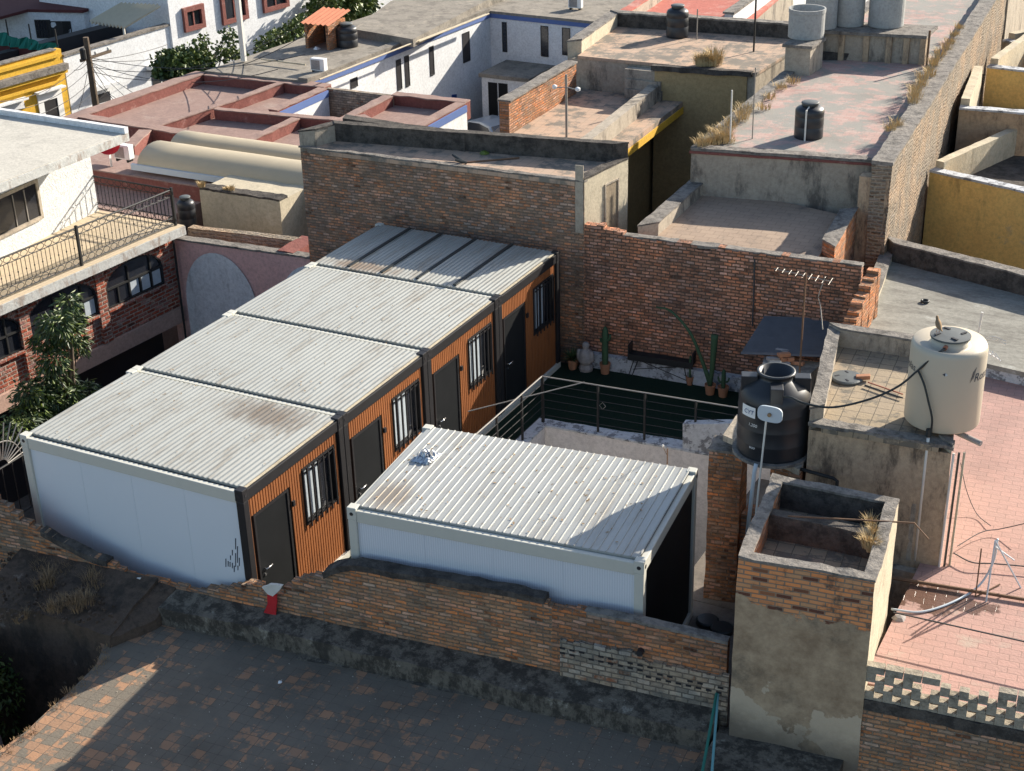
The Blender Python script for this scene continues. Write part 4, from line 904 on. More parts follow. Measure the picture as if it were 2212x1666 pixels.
# vaults
def vault(pn, pf, xl, name, label):
    t = thing(name, label, 'skylight', (pn.x, pn.y, pn.z), 'cream barrel vault skylights'); n = 14; r = (pf.y - pn.y) / 2; cy = (pf.y + pn.y) / 2; mb = MB()
    xs_ = [xl - .02] + [xl + .02 + i * (8.6 / 9) for i in range(10)]
    for i, x in enumerate(xs_):
        k = .90 if i == 0 else 1 - (.012 if i % 3 == 0 else 0)
        for j in range(n + 1):
            th = PI * j / n; mb.v.append((x + (pf.x - pn.x) * 0, cy - r * math.cos(th) * k, pn.z + r * .62 * math.sin(th) * k))
    m = n + 1
    for i in range(len(xs_) - 1):
        for j in range(n): q = i * m + j; mb.f.append((q, q + m, q + m + 1, q + 1))
    mb.f.append(tuple(range(m))); mb.build('vault_shell', M['vault'], t, smooth=True)
    mb = MB(); mb.box(xl - .15, xl + 8.6, pn.y - .10, pn.y - .01, pn.z - .12, pn.z + .06); mb.build('gutter', M['pvc_blue'], t)
n1, f1_ = P(290, 357, 1.55), P(352, 323, 1.55); n2, f2_ = P(360, 319, 1.55), P(405, 296, 1.55)
vault(Vector((0, n1.y, 1.55)), Vector((0, f1_.y, 1.55)), n1.x + .1, 'vault_skylight', 'nearer of the two cream barrel vaults beside the tall brick building')
vault(Vector((0, n2.y, 1.55)), Vector((0, f2_.y, 1.55)), n2.x + .1, 'vault_skylight', 'farther of the two cream barrel vaults, next to the red roofs')
a, b, c_, d_ = P(195, 366, 1.3), P(432, 405, 1.3), P(640, 300, .9), P(200, 300, .9)
t = thing('red_front_building', 'dark red low building below the cream vaults beside the balcony house', 'building', (a.x, a.y, GZ))
MB().prism(xy(a + Vector((-3, 0, 0)), b, b + Vector((0, .5, 0)), b + Vector((6.5, .7, 0)), b + Vector((6.5, 2.8, 0)), b + Vector((-1, 2.6, 0)), a + Vector((-3, 2.2, 0))), GZ, 1.05).build('roof', M['red_roof'], t, rough=.01, seg=1)
MB().prism(xy(a + Vector((-3, 0, 0)), b, b + Vector((0, .45, 0)), a + Vector((-3, .45, 0))), 1.05, 1.33).build('parapet', M['red_roof'], t, rough=.02, seg=.3)
MB().prism(xy(a + Vector((-3, -.02, 0)), b + Vector((.02, -.02, 0)), b + Vector((.02, 0, 0)), a + Vector((-3, 0, 0))), GZ, 1.29).build('front_face', M['red_edge'], t, rough=.0)
LR = [Vector((a.x - 3, a.y - .021, 0)), Vector((b.x + .02, b.y - .021, 0)), Vector((b.x - .1, 12.75, 0)), Vector((a.x - 4, 12.7, 0))]
MB().prism(xy(*LR), GZ, .86).build('lower_roof', M['red_roof'], t)

# ---- red roofs
zt, zr0 = .85, .5
pr = lambda *uv: [P(u, v, zr0) for u, v in uv]
t = thing('red_roof_building', 'low building with faded red roof bays divided by broken red parapets, upper left', 'building', tuple(P(500, 250, GZ)))
RA = xy(*pr((140, 262), (640, 330), (760, 268), (612, 240), (708, 191), (440, 156)))
RB = xy(*pr((757, 252), (740, 320), (885, 292), (1008, 224), (848, 205)))
if not ccw(RA): RA.reverse()
if not ccw(RB): RB.reverse()
MB().prism(RA, GZ, zr0).build('roof', M['red_roof'], t); MB().prism(RB, GZ, zr0 - .01).build('roof', M['red_roof'], t)
def para(t, p, q, wl, mat, cap, z0=zr0 - .3, z1=zt, side=1, rough=.035, P_=None):
    p, q = P(*p, z1), P(*q, z1); d = (q - p).normalized(); n = Vector((-d.y, d.x, 0)) * side
    MB().prism(xy(p, q, q + n * wl, p + n * wl), z0, z1 - .012).build('parapet', mat, t, rough=rough, seg=.4)
    MB().prism(xy(p - n * .02, q - n * .02, q + n * (wl + .02), p + n * (wl + .02)), z1 - .01, z1 + .03).build('parapet_cap', cap, t, rough=rough, seg=.4)
re, rr = M['red_edge'], M['red_roof']
for a, b, wl, sd in (((150, 262), (448, 158), .55, 1), ((440, 163), (700, 190), .5, 1), ((332, 277), (466, 233), .3, 1), ((466, 233), (612, 182), .3, 1), ((462, 238), (770, 266), .3, 1), ((520, 316), (648, 257), .3, 1), ((560, 243), (606, 212), .01, 1), ((150, 252), (425, 296), .45, 1), ((598, 240), (706, 192), .35, 1),
                     ((290, 318), (326, 282), .4, 1), ((745, 262), (848, 209), .35, 1), ((845, 206), (1005, 223), .4, 1), ((1005, 224), (880, 292), .35, -1), ((770, 252), (790, 262), .3, 1)):
    if wl > .05: para(t, a, b, wl, re, rr, side=sd)
# white and blue outer faces
for (a, b, hh) in (((1005, 225), (880, 294), 4.4), ((706, 193), (600, 241), 3.4)):
    p, q = P(*a, zt), P(*b, zt); d = (q - p).normalized(); n = Vector((-d.y, d.x, 0))
    MB().prism(xy(p - n * .001, q - n * .001, q + n * .05, p + n * .05), GZ, zt - .28).build('white_face', M['plaster_white'], t)
    MB().prism(xy(p, q, q + n * .07, p + n * .07), zt - .279, zt - .04).build('blue_band', M['trim_blue'], t)
p, q = P(703, 190, zt), P(850, 207, zt)
MB().prism(xy(p, q, q + Vector((0, .2, 0)), p + Vector((0, .2, 0))), -.9, zt - .02).build('block_wall', M['brick_breeze'], t, rough=.01)
MB().prism(xy(p + Vector((0, -.25, 0)), q + Vector((0, -.25, 0)), q + Vector((0, .2, 0)), p + Vector((0, .2, 0))), GZ, -.92).build('white_lower_wall', M['plaster_white'], t)

# ---- big white house with the slit windows
zw = .95; wl0, wl1 = P(663, 175, zw), P(1058, 23, zw); wr = P(1292, 47, zw); ld = (wl1 - wl0).normalized(); rdd = (wr - wl1).normalized()
t = thing('white_house', 'large white house with slit windows, blue trim and a weathered grey roof', 'house', tuple(wl1))
lb = P(440, 155, zw); far = 40
le0, le1 = P(445, 153, zw), P(775, 42, zw); led = (le1 - le0).normalized()
pg = xy(wl0, wl1, wr, wr + ld * far, le0 + led * (far + 22), le0)
MB().prism(pg, GZ, zw - .12).build('wall', M['plaster_white'], t)
MB().prism(offset_poly(pg, [-.04] * 6), zw - .118, zw).build('roof', M['grey_roof'], t, rough=.01, seg=1.2)
nn = Vector((ld.y, -ld.x, 0)); n2 = Vector((rdd.y, -rdd.x, 0))
MB().prism(xy(wl0 + nn * .0, wl1, wl1 + nn * .05, wl0 + nn * .05), zw - .30, zw - .119).build('blue_band', M['trim_blue'], t)
MB().prism(xy(wl1, wr, wr + n2 * .05, wl1 + n2 * .05), zw - .30, zw - .119).build('blue_band', M['trim_blue'], t)
MB().prism(xy(wl0 - nn * .4, wl1 - nn * .4, wl1 + nn * .03, wl0 + nn * .03), zw + .001, zw + .09).build('roof_kerb', M['grey_roof'], t, rough=.02, seg=.5)
for u0, v0, u1, v1 in ((758, 167, 772, 187), (859, 127, 868, 192), (877, 119, 885, 185), (930, 99, 938, 161), (1001, 68, 1015, 132)):
    a, b = PV(u0, v1, wl0, wl1), PV(u1, v1, wl0, wl1); tp = PV(u1, v0, wl0, wl1).z
    opening(t, xy(a)[0], xy(b)[0], (a.z + b.z) / 2, tp, M['window_dark'], 'window', M['iron'], .03, .02, mull=0)
for u0, v0, u1, v1 in ((1087, 49, 1095, 111), (1170, 57, 1184, 121), (1216, 61, 1231, 118)):
    a, b = PV(u0, v1, wl1, wr), PV(u1, v1, wl1, wr); tp = PV(u0, v0, wl1, wr).z
    o = opening(t, xy(a)[0], xy(b)[0], (a.z + b.z) / 2, tp, M['glass'], 'window', M['iron'], .03, .02)
u0_, u1_ = P(763, 62, zw + .35), P(892, 84, zw + .35)
MB().prism(xy(u0_, u1_, wl1 + ld * 1.0 - nn * .5, wl1 + ld * 30, le0 + led * 50, le0 + led * 12.5), zw, zw + .33).build('raised_roof', M['grey_roof'], t, rough=.01, seg=1.5)
for k_, (a_2, b_2) in enumerate((((690, 172), (1050, 31)), ((905, 90), (1056, 30)), ((565, 128), (660, 140)))):
    MB().tube([P(*a_2, zw + .16), P(*b_2, zw + .16)], .035).build('roof_pipe', M['plaster_cream'], t)
# porch with two black doors
pz_ = P(1040, 262, GZ + .1); pf = PV(1042, 165, wl0, wl1)
y_ = wl1.y - 2.6; A_ = PY(1040, 162, y_); B_ = PY(1141, 165, y_)
MB().prism([(A_.x, y_), (B_.x, y_), (B_.x, wl1.y), (A_.x, wl1.y)], GZ, A_.z - .08).build('porch', M['plaster_white'], t)
MB().prism([(A_.x - .1, y_ - .1), (B_.x + .1, y_ - .1), (B_.x + .1, wl1.y - .02), (A_.x - .1, wl1.y - .02)], A_.z - .078, A_.z + .08).build('porch_roof', M['grey_roof'], t, rough=.02)
for u0, u1, v0 in ((1058, 1075, 179), (1080, 1097, 181)):
    a, b = PY(u0, 250, y_), PY(u1, 250, y_); zt_ = PY(u0, v0, y_).z
    opening(t, (a.x, y_), (b.x, y_), GZ + .02, zt_, M['door_black'], 'door', M['iron'], .03, .02)
# blue letter on the side wall
tp = [PV(u, v, wl0, wl1) for u, v in ((975, 205), (985, 203.5), (978.5, 206), (981.5, 206), (979, 217))]
MB().obox(tp[0] + nn * .01, (tp[1] - tp[0]), nn * .03, (0, 0, -.16)).build('letter_bar', M['blue_paint'], t)
MB().obox(tp[2] + nn * .01, (tp[3] - tp[2]), nn * .03, (0, 0, -.62)).build('letter_stem', M['blue_paint'], t)

# ---- roofs in the upper middle
zB = 4.0
a, b = P(1226, 118, zB), P(1633, 157, zB); bd_ = (b - a).normalized()
t = thing('yellow_hall', 'tall building with a dull yellow shaded wall and a worn tan roof, upper middle', 'building', (a.x, a.y, GZ))
ym = P(1416, 143, zB)
roofed(t, xy(a, b, b + Vector((.2, 4.8, 0)), a + Vector((-.5, 4.4, 0))), GZ, zB, [None, None, zB + .42, zB + .38], .35, [M['plaster_grey'], M['plaster_grey'], M['cap_dark'], M['plaster_cream']], M['tile_tan'], M['cap'], uvrot=.1, cap=.05)
MB().prism(xy(ym + Vector((0, -.06, 0)), b + Vector((-.25, -.05, 0)), b + Vector((-.25, -.003, 0)), ym + Vector((0, -.003, 0))), GZ, zB - .12).build('yellow_face', M['yellow_dull'], t)
MB().prism(xy(ym + Vector((-.1, -.12, 0)), b + Vector((-.1, -.12, 0)), b + Vector((-.1, .1, 0)), ym + Vector((-.1, .1, 0))), zB - .119, zB + .03).build('yellow_coping', M['cap_dark'], t, rough=.03, seg=.2)
zR = 3.0
a, b, c_, d_ = P(1098, 283, zR), P(1352, 313, zR), P(1465, 226, zR), P(1213, 168, zR)
t = thing('tan_roof_building', 'building with a tan tiled roof split by a mottled parapet, behind the tall brick building', 'building', (a.x, a.y, GZ))
ydir = (c_ - b).normalized()
aa, bb2 = a - ydir * 3.2, b - ydir * 3.2; cc_ = c_ + ydir * .3; d2 = Vector((d_.x, cc_.y, 0))
cc_ = Vector((c_.x, 24.62, 0)) ; d2 = Vector((d_.x, 24.62, 0))
MB().prism(xy(aa, bb2, cc_, d2), zR - .16, zR).build('roof', M['tile_tan'], t, uvrot=.1)
MB().prism(xy(aa + Vector((.1, 0, 0)), bb2 + Vector((-1.0, 0, 0)), cc_ + Vector((-1.0, 0, 0)), d2 + Vector((.1, 0, 0))), GZ, zR - .161).build('wall', M['yellow_dull'], t)
MB().prism(xy(bb2 + Vector((-.12, 0, 0)), bb2 + Vector((.03, 0, 0)), cc_ + Vector((.03, 0, 0)), cc_ + Vector((-.12, 0, 0))), zR - .36, zR - .161).build('edge_beam', M['yellow'], t)
p, q = P(1098, 207, zR + .95), P(1214, 140, zR + .95); dq = (q - p).normalized(); p = p - dq * .6
MB().prism(xy(p, q + dq * .4, q + dq * .4 + Vector((.3, 0, 0)), p + Vector((.3, 0, 0))), GZ, zR + .95).build('brick_parapet', M['brick_orange'], t, rough=.015)
MB().prism(xy(p + Vector((-.05, 0, 0)), q + dq * .4 + Vector((-.05, 0, 0)), q + dq * .4 + Vector((.35, 0, 0)), p + Vector((.35, 0, 0))), zR + .951, zR + 1.0).build('parapet_cap', M['cap'], t, rough=.03, seg=.2)
p, q = P(1252, 302, zR + .45), P(1402, 180, zR + .5); dq = (q - p).normalized()
MB().prism(xy(p - dq * .8, q, q + Vector((.32, 0, 0)), p - dq * .8 + Vector((.32, 0, 0))), zR, zR + .46).build('middle_parapet', M['plaster_grey'], t, rough=.02)
for i in range(3):
    p = P(1352, 196 - i * 16, zR + .2 * (i + 1)); MB().obox((p.x, p.y - .1 - .0 * i, zR), (1.15, 0, 0), (0, .5, 0), (0, 0, .28 * (i + 1))).build('step', M['plaster_grey'], t, rough=.01)
# far red roof and cream wall
zF = 4.02
a, b = P(1312, 66, zF), P(1480, 80, zF)
t = thing('bright_red_roof_building', 'far building with a bright red painted roof at the top of the picture', 'building', (a.x, a.y, GZ))
dF = (P(1400, 0, zF) - P(1322, 52, zF)).normalized()
roofed(t, xy(a + dF * .8, b + Vector((1.3, 1.5, 0)) , b + Vector((1.3, 1.5, 0)) + dF * 30, a + dF * 31), GZ, zF, [None, None, None, zF + .35], .35, [M['plaster_grey']] * 4, M['red_bright'], M['red_bright'], cap=.04)
p, q = P(1521, 60, 4.5), P(1606, 0, 4.5); dq = (q - p).normalized()
t = thing('cream_side_wall', 'pale cream stained wall behind the small black tank at the top', 'wall', (p.x, p.y, GZ))
p = p + dq * 2.2
MB().prism(xy(p, p + dq * 26, p + dq * 26 + Vector((.3, 0, 0)), p + Vector((.3, 0, 0))), GZ, 4.48).build('wall', M['plaster_white_old'], t, rough=.01)
MB().prism(xy(p + Vector((-.05, -.05, 0)), p + dq * 26, p + dq * 26 + Vector((.34, 0, 0)), p + Vector((.34, -.05, 0))), 4.481, 4.55).build('cap', M['cap'], t, rough=.02, seg=.4)
# pedestals for the cement tanks
zT = 5.05
a = P(1697, 96, zT); b = P(1758, 92, zT)
t = thing('tank_pedestal', 'small grey block pedestal under the nearest open cement tank', 'pedestal', (a.x, a.y, 4.2))
a0 = P(1697, 150, 4.2); yv = a.y
MB().prism([(a.x, yv), (b.x + .05, yv + .05), (b.x + .1, yv + 1.1), (a.x, yv + 1.1)], 4.2, zT - .08).build('blocks', M['plaster_grey'], t, rough=.02)
MB().prism([(a.x - .08, yv - .06), (b.x + .1, yv), (b.x + .15, yv + 1.2), (a.x - .05, yv + 1.2)], zT - .079, zT).build('slab', M['cap'], t, rough=.01)
a, b = P(1768, 66, zT), P(2002, 78, zT)
t = thing('tank_pedestal', 'long grey slab on short piers under the three rear cement tanks', 'pedestal', (a.x, a.y, 4.2))
dv = (b - a)
MB().obox(a + Vector((0, 0, -.09)), dv, (0, 1.4, 0), (0, 0, .09)).build('slab', M['cap'], t, rough=.01)
MB().obox((a.x + .1, a.y + .14, 4.2), dv * .96, (0, .2, 0), (0, 0, zT - .10 - 4.2)).build('back_wall', M['plaster_grey'], t, rough=.01)
for s in (.02, .22, .45, .66, .82, .97):
    p = a + dv * s; MB().obox((p.x - .08, p.y + .03, 4.2), (.16, 0, 0), (0, .46, 0), (0, 0, zT - .10 - 4.2)).build('pier', M['plaster_dirty'], t, rough=.01)
p, q = P(1700, 112, 4.45), P(1975, 112, 4.45)
MB().prism(xy(p, q, q + Vector((0, .3, 0)), p + Vector((0, .3, 0))), 4.19, 4.42).build('rubble_kerb', M['cap_dark'], t, rough=.05, seg=.2)

# ---- right-hand neighbours
def court(name, label, ul, ur, ztop, zfl, depth, wm, capm, fm, zlow):
    a, b = P(*ul, ztop), P(*ur, ztop); d = (b - a).normalized(); b = a + d * 9; n = Vector((-d.y, d.x, 0))
    t = thing(name, label, 'building', (a.x, a.y, GZ))
    MB().prism(xy(a, b, b + n * .25, a + n * .25), zlow, ztop).build('wall', wm, t, rough=.01)
    MB().prism(xy(a - n * .03, b - n * .03, b + n * .28, a + n * .28), ztop + .001, ztop + .06).build('cap', capm, t, rough=.02, seg=.3)
    MB().prism(xy(a + n * .25, b + n * .25, b + n * depth, a + n * depth), GZ, zfl).build('roof', fm, t)
    MB().prism(xy(a + n * .28, a + n * (depth - .02), a + n * (depth - .02) + d * .25, a + n * .28 + d * .25), zfl, ztop + .25).build('side_parapet', M['plaster_cream'], t, rough=.02)
    return t
court('ochre_building', 'mustard yellow stained building beyond the smooth grey roof, right edge', (2008, 371), (2212, 417), 2.5, 2.0, 5.0, M['ochre'], M['white_parapet'], M['cap_dark'], GZ)
court('brown_stained_building', 'brown stained wall with dark streaks above the mustard yellow wall, right edge', (2072, 237), (2212, 247), 3.2, 2.2, 4.2, M['plaster_dirty'], M['white_parapet'], M['cap_dark'], GZ)
court('orange_ochre_building', 'small orange ochre wall at the right edge near the top', (2132, 147), (2212, 156), 3.2, 2.3, 5.5, M['ochre'], M['white_parapet'], M['cap_dark'], GZ)
court('grey_far_building', 'grey dark topped wall at the top right corner', (2166, 90), (2212, 100), 3.1, 2.3, 20, M['plaster_grey'], M['white_parapet'], M['smooth_roof'], GZ)

# ---- across the street
SA, SB = Vector((-34.75, 29.0, 0)), Vector((-33.60, 40.0, 0)); sv = (SB - SA).normalized(); sN = Vector((sv.y, -sv.x, 0))
def spt(u, v): return PV(u, v, SA, SB)
def face(t, name, u0, u1, z0, z1, mat, o0, o1, rough=0.0):
    a, b = spt(u0, 200), spt(u1, 100); a = SA + sv * (a - SA).dot(sv); b = SA + sv * (b - SA).dot(sv)
    return MB().prism(xy(a + sN * o0, b + sN * o0, b + sN * o1, a + sN * o1), z0, z1).build(name, mat, t, rough=rough)
ya, yb = spt(-140, 250), spt(143, 160)
t = thing('yellow_house', 'bright yellow house with moulded cornices and white framed window across the street', 'house', tuple(spt(80, 200)))
def sprism(t, name, y0, y1, z0, z1, mat, o0, o1, rough=0.0):
    a = SA + sv * y0; b = SA + sv * y1
    return MB().prism(xy(a + sN * o0, b + sN * o0, b + sN * o1, a + sN * o1), z0, z1).build(name, mat, t, rough=rough)
def sl(u, v): p = spt(u, v); return (p - SA).dot(sv), p.z
ye, _ = sl(146, 200); zy = sl(128, 106)[1]; zc = sl(140, 135)[1]
sprism(t, 'wall', -12, ye, GZ, zy, M['yellow'], 0, -.35)
sprism(t, 'roof', -12, ye, GZ, zy - 1.2, M['maroon'], -.351, -6)
sprism(t, 'cap', -12, ye - .3, zy + .001, zy + .06, M['cap'], .06, -.36, .01)
sprism(t, 'cornice', -12, ye - .2, zy - .30, zy - .16, M['yellow'], .10, .001)
sprism(t, 'cornice', -12, ye + .05, zc - .25, zc + .02, M['cap'], .30, .001, .01)
sprism(t, 'cornice', -12, ye + .02, zc - .40, zc - .251, M['yellow'], .22, .001)
sprism(t, 'cornice', -12, ye - .4, zc - .78, zc - .66, M['yellow'], .12, .001)
(l_, zl_), (r_, zr_2) = sl(92, 215), sl(122, 215)
w_ = sprism(t, 'window', l_, r_, GZ + .6, sl(118, 212)[1], M['window_dark'], .03, -.02)
sprism(w_, 'frame', l_ - .3, l_ - .002, GZ + .3, sl(118, 212)[1] + .0, M['white_paint'], .06, .001); sprism(w_, 'frame', r_ + .002, r_ + .3, GZ + .3, sl(118, 212)[1] + .0, M['white_paint'], .06, .001)
sprism(w_, 'lintel', l_ - .3, r_ + .3, sl(118, 212)[1] + .001, sl(118, 212)[1] + .42, M['white_paint'], .06, .001); sprism(w_, 'hood', l_ - .4, r_ + .4, sl(118, 212)[1] + .421, sl(118, 212)[1] + .50, M['plaster_white'], .30, .001)
(l_, _), (r_, _) = sl(-10, 250), sl(40, 235)
w_ = sprism(t, 'window', l_, r_, GZ + .6, sl(30, 240)[1], M['window_dark'], .03, -.02)
sprism(w_, 'lintel', l_ - .4, r_ + .3, sl(30, 240)[1] + .001, sl(30, 240)[1] + .4, M['plaster_white_old'], .06, .001); sprism(w_, 'hood', l_ - .5, r_ + .4, sl(30, 240)[1] + .401, sl(30, 240)[1] + .48, M['plaster_white'], .30, .001)
we, _ = sl(372, 110); zwh = sl(250, 90)[1]
t = thing('white_street_house', 'long white house front with window hoods between the yellow house and the taller grey one', 'house', tuple(spt(250, 120)))
zwa, zwb = sl(145, 121)[1], sl(365, 56)[1]
a, b = SA + sv * (ye + .06), SA + sv * we
MB().prism(xy(a, b, b - sN * .3, a - sN * .3), GZ, [zwa, zwb, zwb, zwa]).build('wall', M['plaster_white'], t)
MB().prism(xy(a + sN * .06, b + sN * .06, b - sN * .33, a - sN * .33), [zwa, zwb, zwb, zwa], [zwa + .1, zwb + .1, zwb + .1, zwa + .1]).build('cap', M['cap'], t, rough=.01)
MB().prism(xy(a - sN * .31, b - sN * .31, b - sN * 9, a - sN * 9), GZ, zwa - 1.6).build('terrace', M['grey_roof'], t)
for (ul, ur, v) in ((195, 245, 195), (315, 352, 150), (214, 240, 232)):
    (l_, z_), (r_, _) = sl(ul, v), sl(ur, v - 14)
    sprism(t, 'window_hood', l_, r_, z_, z_ + .16, M['plaster_white'], .45, .001); sprism(t, 'window', l_ + .3, r_ - .3, z_ - 2.2, z_ - .3, M['window_dark'], .02, -.02)
# set-back upper rooms
t = thing('terrace_room', 'white rooftop room with grilled window and dark doorway behind the white street house', 'house', tuple(spt(110, 80)))
SA2, SB2 = SA - sN * 5.5, SB - sN * 5.5
def s2(u, v): p = PV(u, v, SA2, SB2); return p
A2, B2 = s2(20, 60), s2(188, 60)
fy = s2(75, 110); fy0 = SA2 + sv * ((fy - SA2).dot(sv))
pE = s2(-60, 60); 
# wall facing the camera and the one facing the street
cA = s2(188, 80); cB = cA - sN * 7
hz_ = ZAT(184, 22, cA.x, cA.y)
MB().prism(xy(cA, cA + sv * 6, cA + sv * 6 - sN * 7, cA - sN * 7), GZ, hz_ - .3).build('wall', M['plaster_white_old'], t)
c0 = cA + sN * .0 - sv * .0
d_ = (Vector((-1, -.35, 0))).normalized()
L0 = cA; L1 = cA + d_ * 9
MB().prism(xy(L0, L1, L1 + Vector((0, .3, 0)), L0 + Vector((0, .3, 0))), GZ, hz_).build('wall', M['plaster_white_old'], t, rough=.02)
for (u0, u1, v0, v1, m_, nm) in ((82, 112, 45, 80, 'glass', 'window'), (112, 143, 48, 112, 'window_dark', 'door'), (143, 157, 48, 90, 'window_dark', 'window')):
    p, q = PV(u0, v1, L0, L1), PV(u1, v1, L0, L1); zt_ = PV((u0 + u1) / 2, v0, L0, L1).z
    opening(t, xy(p)[0], xy(q)[0], p.z, zt_, M[m_], nm, M['iron'], .05, .03, bars=4 if nm == 'window' else 0)
mr = thing('maroon_roof_building', 'dark maroon corrugated roof and wall at the very top left', 'building', (-60, 60, GZ))
q4 = [P(-80, 60, hz_), P(60, 22, hz_), P(178, 24, hz_), P(265, -2, hz_), P(260, -120, hz_), P(-100, -60, hz_)]
MB().prism(xy(*q4), hz_ - .10, hz_ + .04).build('roof', M['maroon'], mr)
MB().prism(xy(SA - sv * 14 - sN * 6.2, SA + sv * (ye - 1.2) - sN * 6.2, SA + sv * (ye - 1.2) - sN * 6.6, SA - sv * 14 - sN * 6.6), GZ, zy - .25).build('low_wall', M['maroon'], mr)
# corrugated awning on the terrace
aw = [s2(193, 48), s2(272, 58), s2(345, 30), s2(262, 12)]
p0 = PV(194, 49, SA - sN * 1.0, SB - sN * 1.0); p1 = PV(272, 60, SA - sN * .2, SB - sN * .2); 
za = p1.z + .05; q0 = P(192, 48, za); q1 = P(268, 60, za); q2 = P(348, 12, za + .8); q3 = P(262, 8, za + .8)
t = thing('corrugated_awning', 'tan and grey corrugated awning over the terrace of the white street house', 'awning', tuple(q1))
mb = MB(); n = 20
for i in range(n + 1):
    s = i / n; h = .07 * (1 if i % 2 else -1)
    for p, q, zz in ((q0, q3, 0), (q1, q2, 0)):
        pass
rows = 9
for r in range(rows):
    for i in range(2 * n + 1):
        s = i / (2 * n); e0 = q0.lerp(q1, s); e1 = q3.lerp(q2, s); p = e0.lerp(e1, r / (rows - 1)); p = p + Vector((0, 0, .09 * math.sin(i * PI / 2))); mb.v.append(tuple(p))
m = 2 * n + 1
for r in range(rows - 1):
    for i in range(m - 1): k = r * m + i; mb.f.append((k, k + 1, k + m + 1, k + m))
mb.build('sheet', M['awn_tan'], t)
MB().tube([q1 + Vector((-.3, .3, -.1)), Vector((q1.x - .3, q1.y + .3, zwa - 1.5))], .06).build('post', M['pvc'], t)
MB().prism(xy(SA + sv * we - sN * 3.0, SA + sv * (we - 9) - sN * 3.4, SA + sv * (we - 9) - sN * 3.8, SA + sv * we - sN * 3.8), GZ, za - .6).build('back_wall', M['window_dark'], t)
# tall grey-white house
(te, _) = sl(675, 0)
t = thing('tall_street_house', 'tall pale grey house with red framed windows behind the street trees', 'house', tuple(spt(500, 40)))
sprism(t, 'wall', we, te + .0, GZ, 7.5, M['plaster_white'], .10, -9)
for (u0, u1, v0, v1) in ((400, 430, 17, 58), (482, 524, -20, 43), (570, 612, -40, 17)):
    (l_, z0_), (r_, _) = sl(u0, v1), sl(u1, v1 - 9); z1_ = sl(u1, v0)[1]
    w_ = sprism(t, 'window', l_, r_, z0_, z1_, M['glass'], .13, .06)
    for a_, b_, zz0, zz1 in ((l_ - .22, l_ - .001, z0_ - .22, z1_ + .22), (r_ + .001, r_ + .22, z0_ - .22, z1_ + .22), (l_, r_, z0_ - .22, z0_), (l_, r_, z1_, z1_ + .22)):
        sprism(w_, 'frame', a_, b_, zz0, zz1, M['red_edge'], .25, .101)
    sprism(w_, 'mullion', (l_ + r_) / 2 - .04, (l_ + r_) / 2 + .04, z0_, z1_, M['red_edge'], .17, .131)
t2_ = thing('far_white_house', 'white house front seen past the street trees at the top of the picture', 'house', tuple(spt(760, 0)))
sprism(t2_, 'wall', te + .8, te + 30, GZ, 7.0, M['plaster_white_old'], -.2, -9)

# ================================================================== OBJECTS
def solid(mb, name, mat, label, cat, group=None, **k): return tag(mb.build(name, mat, **k), label, cat, group)
def ps(*uvz): return [P(*a) for a in uvz]
# ---- water tanks
def text_on_cyl(txt, size, c, r, ang, z, mat, parent, name='print', end=None):
    cu = bpy.data.curves.new('t', 'FONT'); cu.body = txt; cu.size = size; cu.align_x = 'LEFT'; cu.shear = 0.15
    o = bpy.data.objects.new('t', cu); col.objects.link(o); dg = bpy.context.evaluated_depsgraph_get(); me = bpy.data.meshes.new_from_object(o.evaluated_get(dg)); bpy.data.objects.remove(o)
    bm = bmesh.new(); bm.from_mesh(me)
    for _ in range(2): bmesh.ops.subdivide_edges(bm, edges=[e for e in bm.edges if e.calc_length() > size * .25], cuts=1)
    bmesh.ops.triangulate(bm, faces=bm.faces)
    if end is not None: ang = end - max(v.co.x for v in bm.verts) / r
    for v in bm.verts:
        a = ang + v.co.x / r; v.co = Vector((c[0] + (r + .004) * math.cos(a), c[1] + (r + .004) * math.sin(a), z + v.co.y)) - ORG[parent.name]
    bm.to_mesh(me); bm.free(); me.materials.clear(); me.materials.append(mat)
    k = bpy.data.objects.new(name, me); col.objects.link(k); k.parent = parent; ORG[k.name] = ORG[parent.name]; return k
def small_tank(u, vbase, z, wpx, vtop, label, name='water_tank', pipe=False):
    c = P(u, vbase, z); l, r = P(u - wpx / 2, vbase, z), P(u + wpx / 2, vbase, z); R = (r - l).length / 2; c = c + Vector((0, R * .75, 0)); h = ZAT(u, vtop, c.x, c.y) - z
    t = thing(name, label, 'water tank', (c.x, c.y, z))
    MB().lathe([(R * .98, 0), (R, .03), (R, h * .32), (R * .975, h * .335), (R, h * .35), (R, h * .60), (R * .975, h * .615), (R, h * .63), (R, h * .78), (R * .90, h * .83), (R * .58, h * .90)], (c.x, c.y, z), 28).build('body', M['black_plastic'], t, smooth=True)
    MB().lathe([(R * .56, h * .88), (R * .56, h * .95), (R * .62, h * .955), (R * .62, h * .985), (R * .55, h)], (c.x, c.y, z), 24).build('lid', M['lid_plastic'], t, smooth=True)
    if pipe:
        p = Vector((c.x + .03, c.y - R - .04, z)); MB().tube([p, p + Vector((0, 0, h * .86)), p + Vector((0, .2, h * .90))], .022).build('pipe', M['pvc'], t)
    return t
small_tank(1739, 302, 4.2, 63, 219, 'black water tank with a white pipe, alone on the worn pink and grey roof', pipe=True)
small_tank(1456, 82, 4.02, 48, 10, 'small black water tank with a wide lid beside the bright red roof')
small_tank(741, 104, zw, 46, 50, 'dark water tank beside the tiled brick hut on the big white house')
p_ = P(398, 480, .8); small_tank(398, 496, .9, 38, 424, 'black water tank half hidden by the balcony railing of the stucco house')
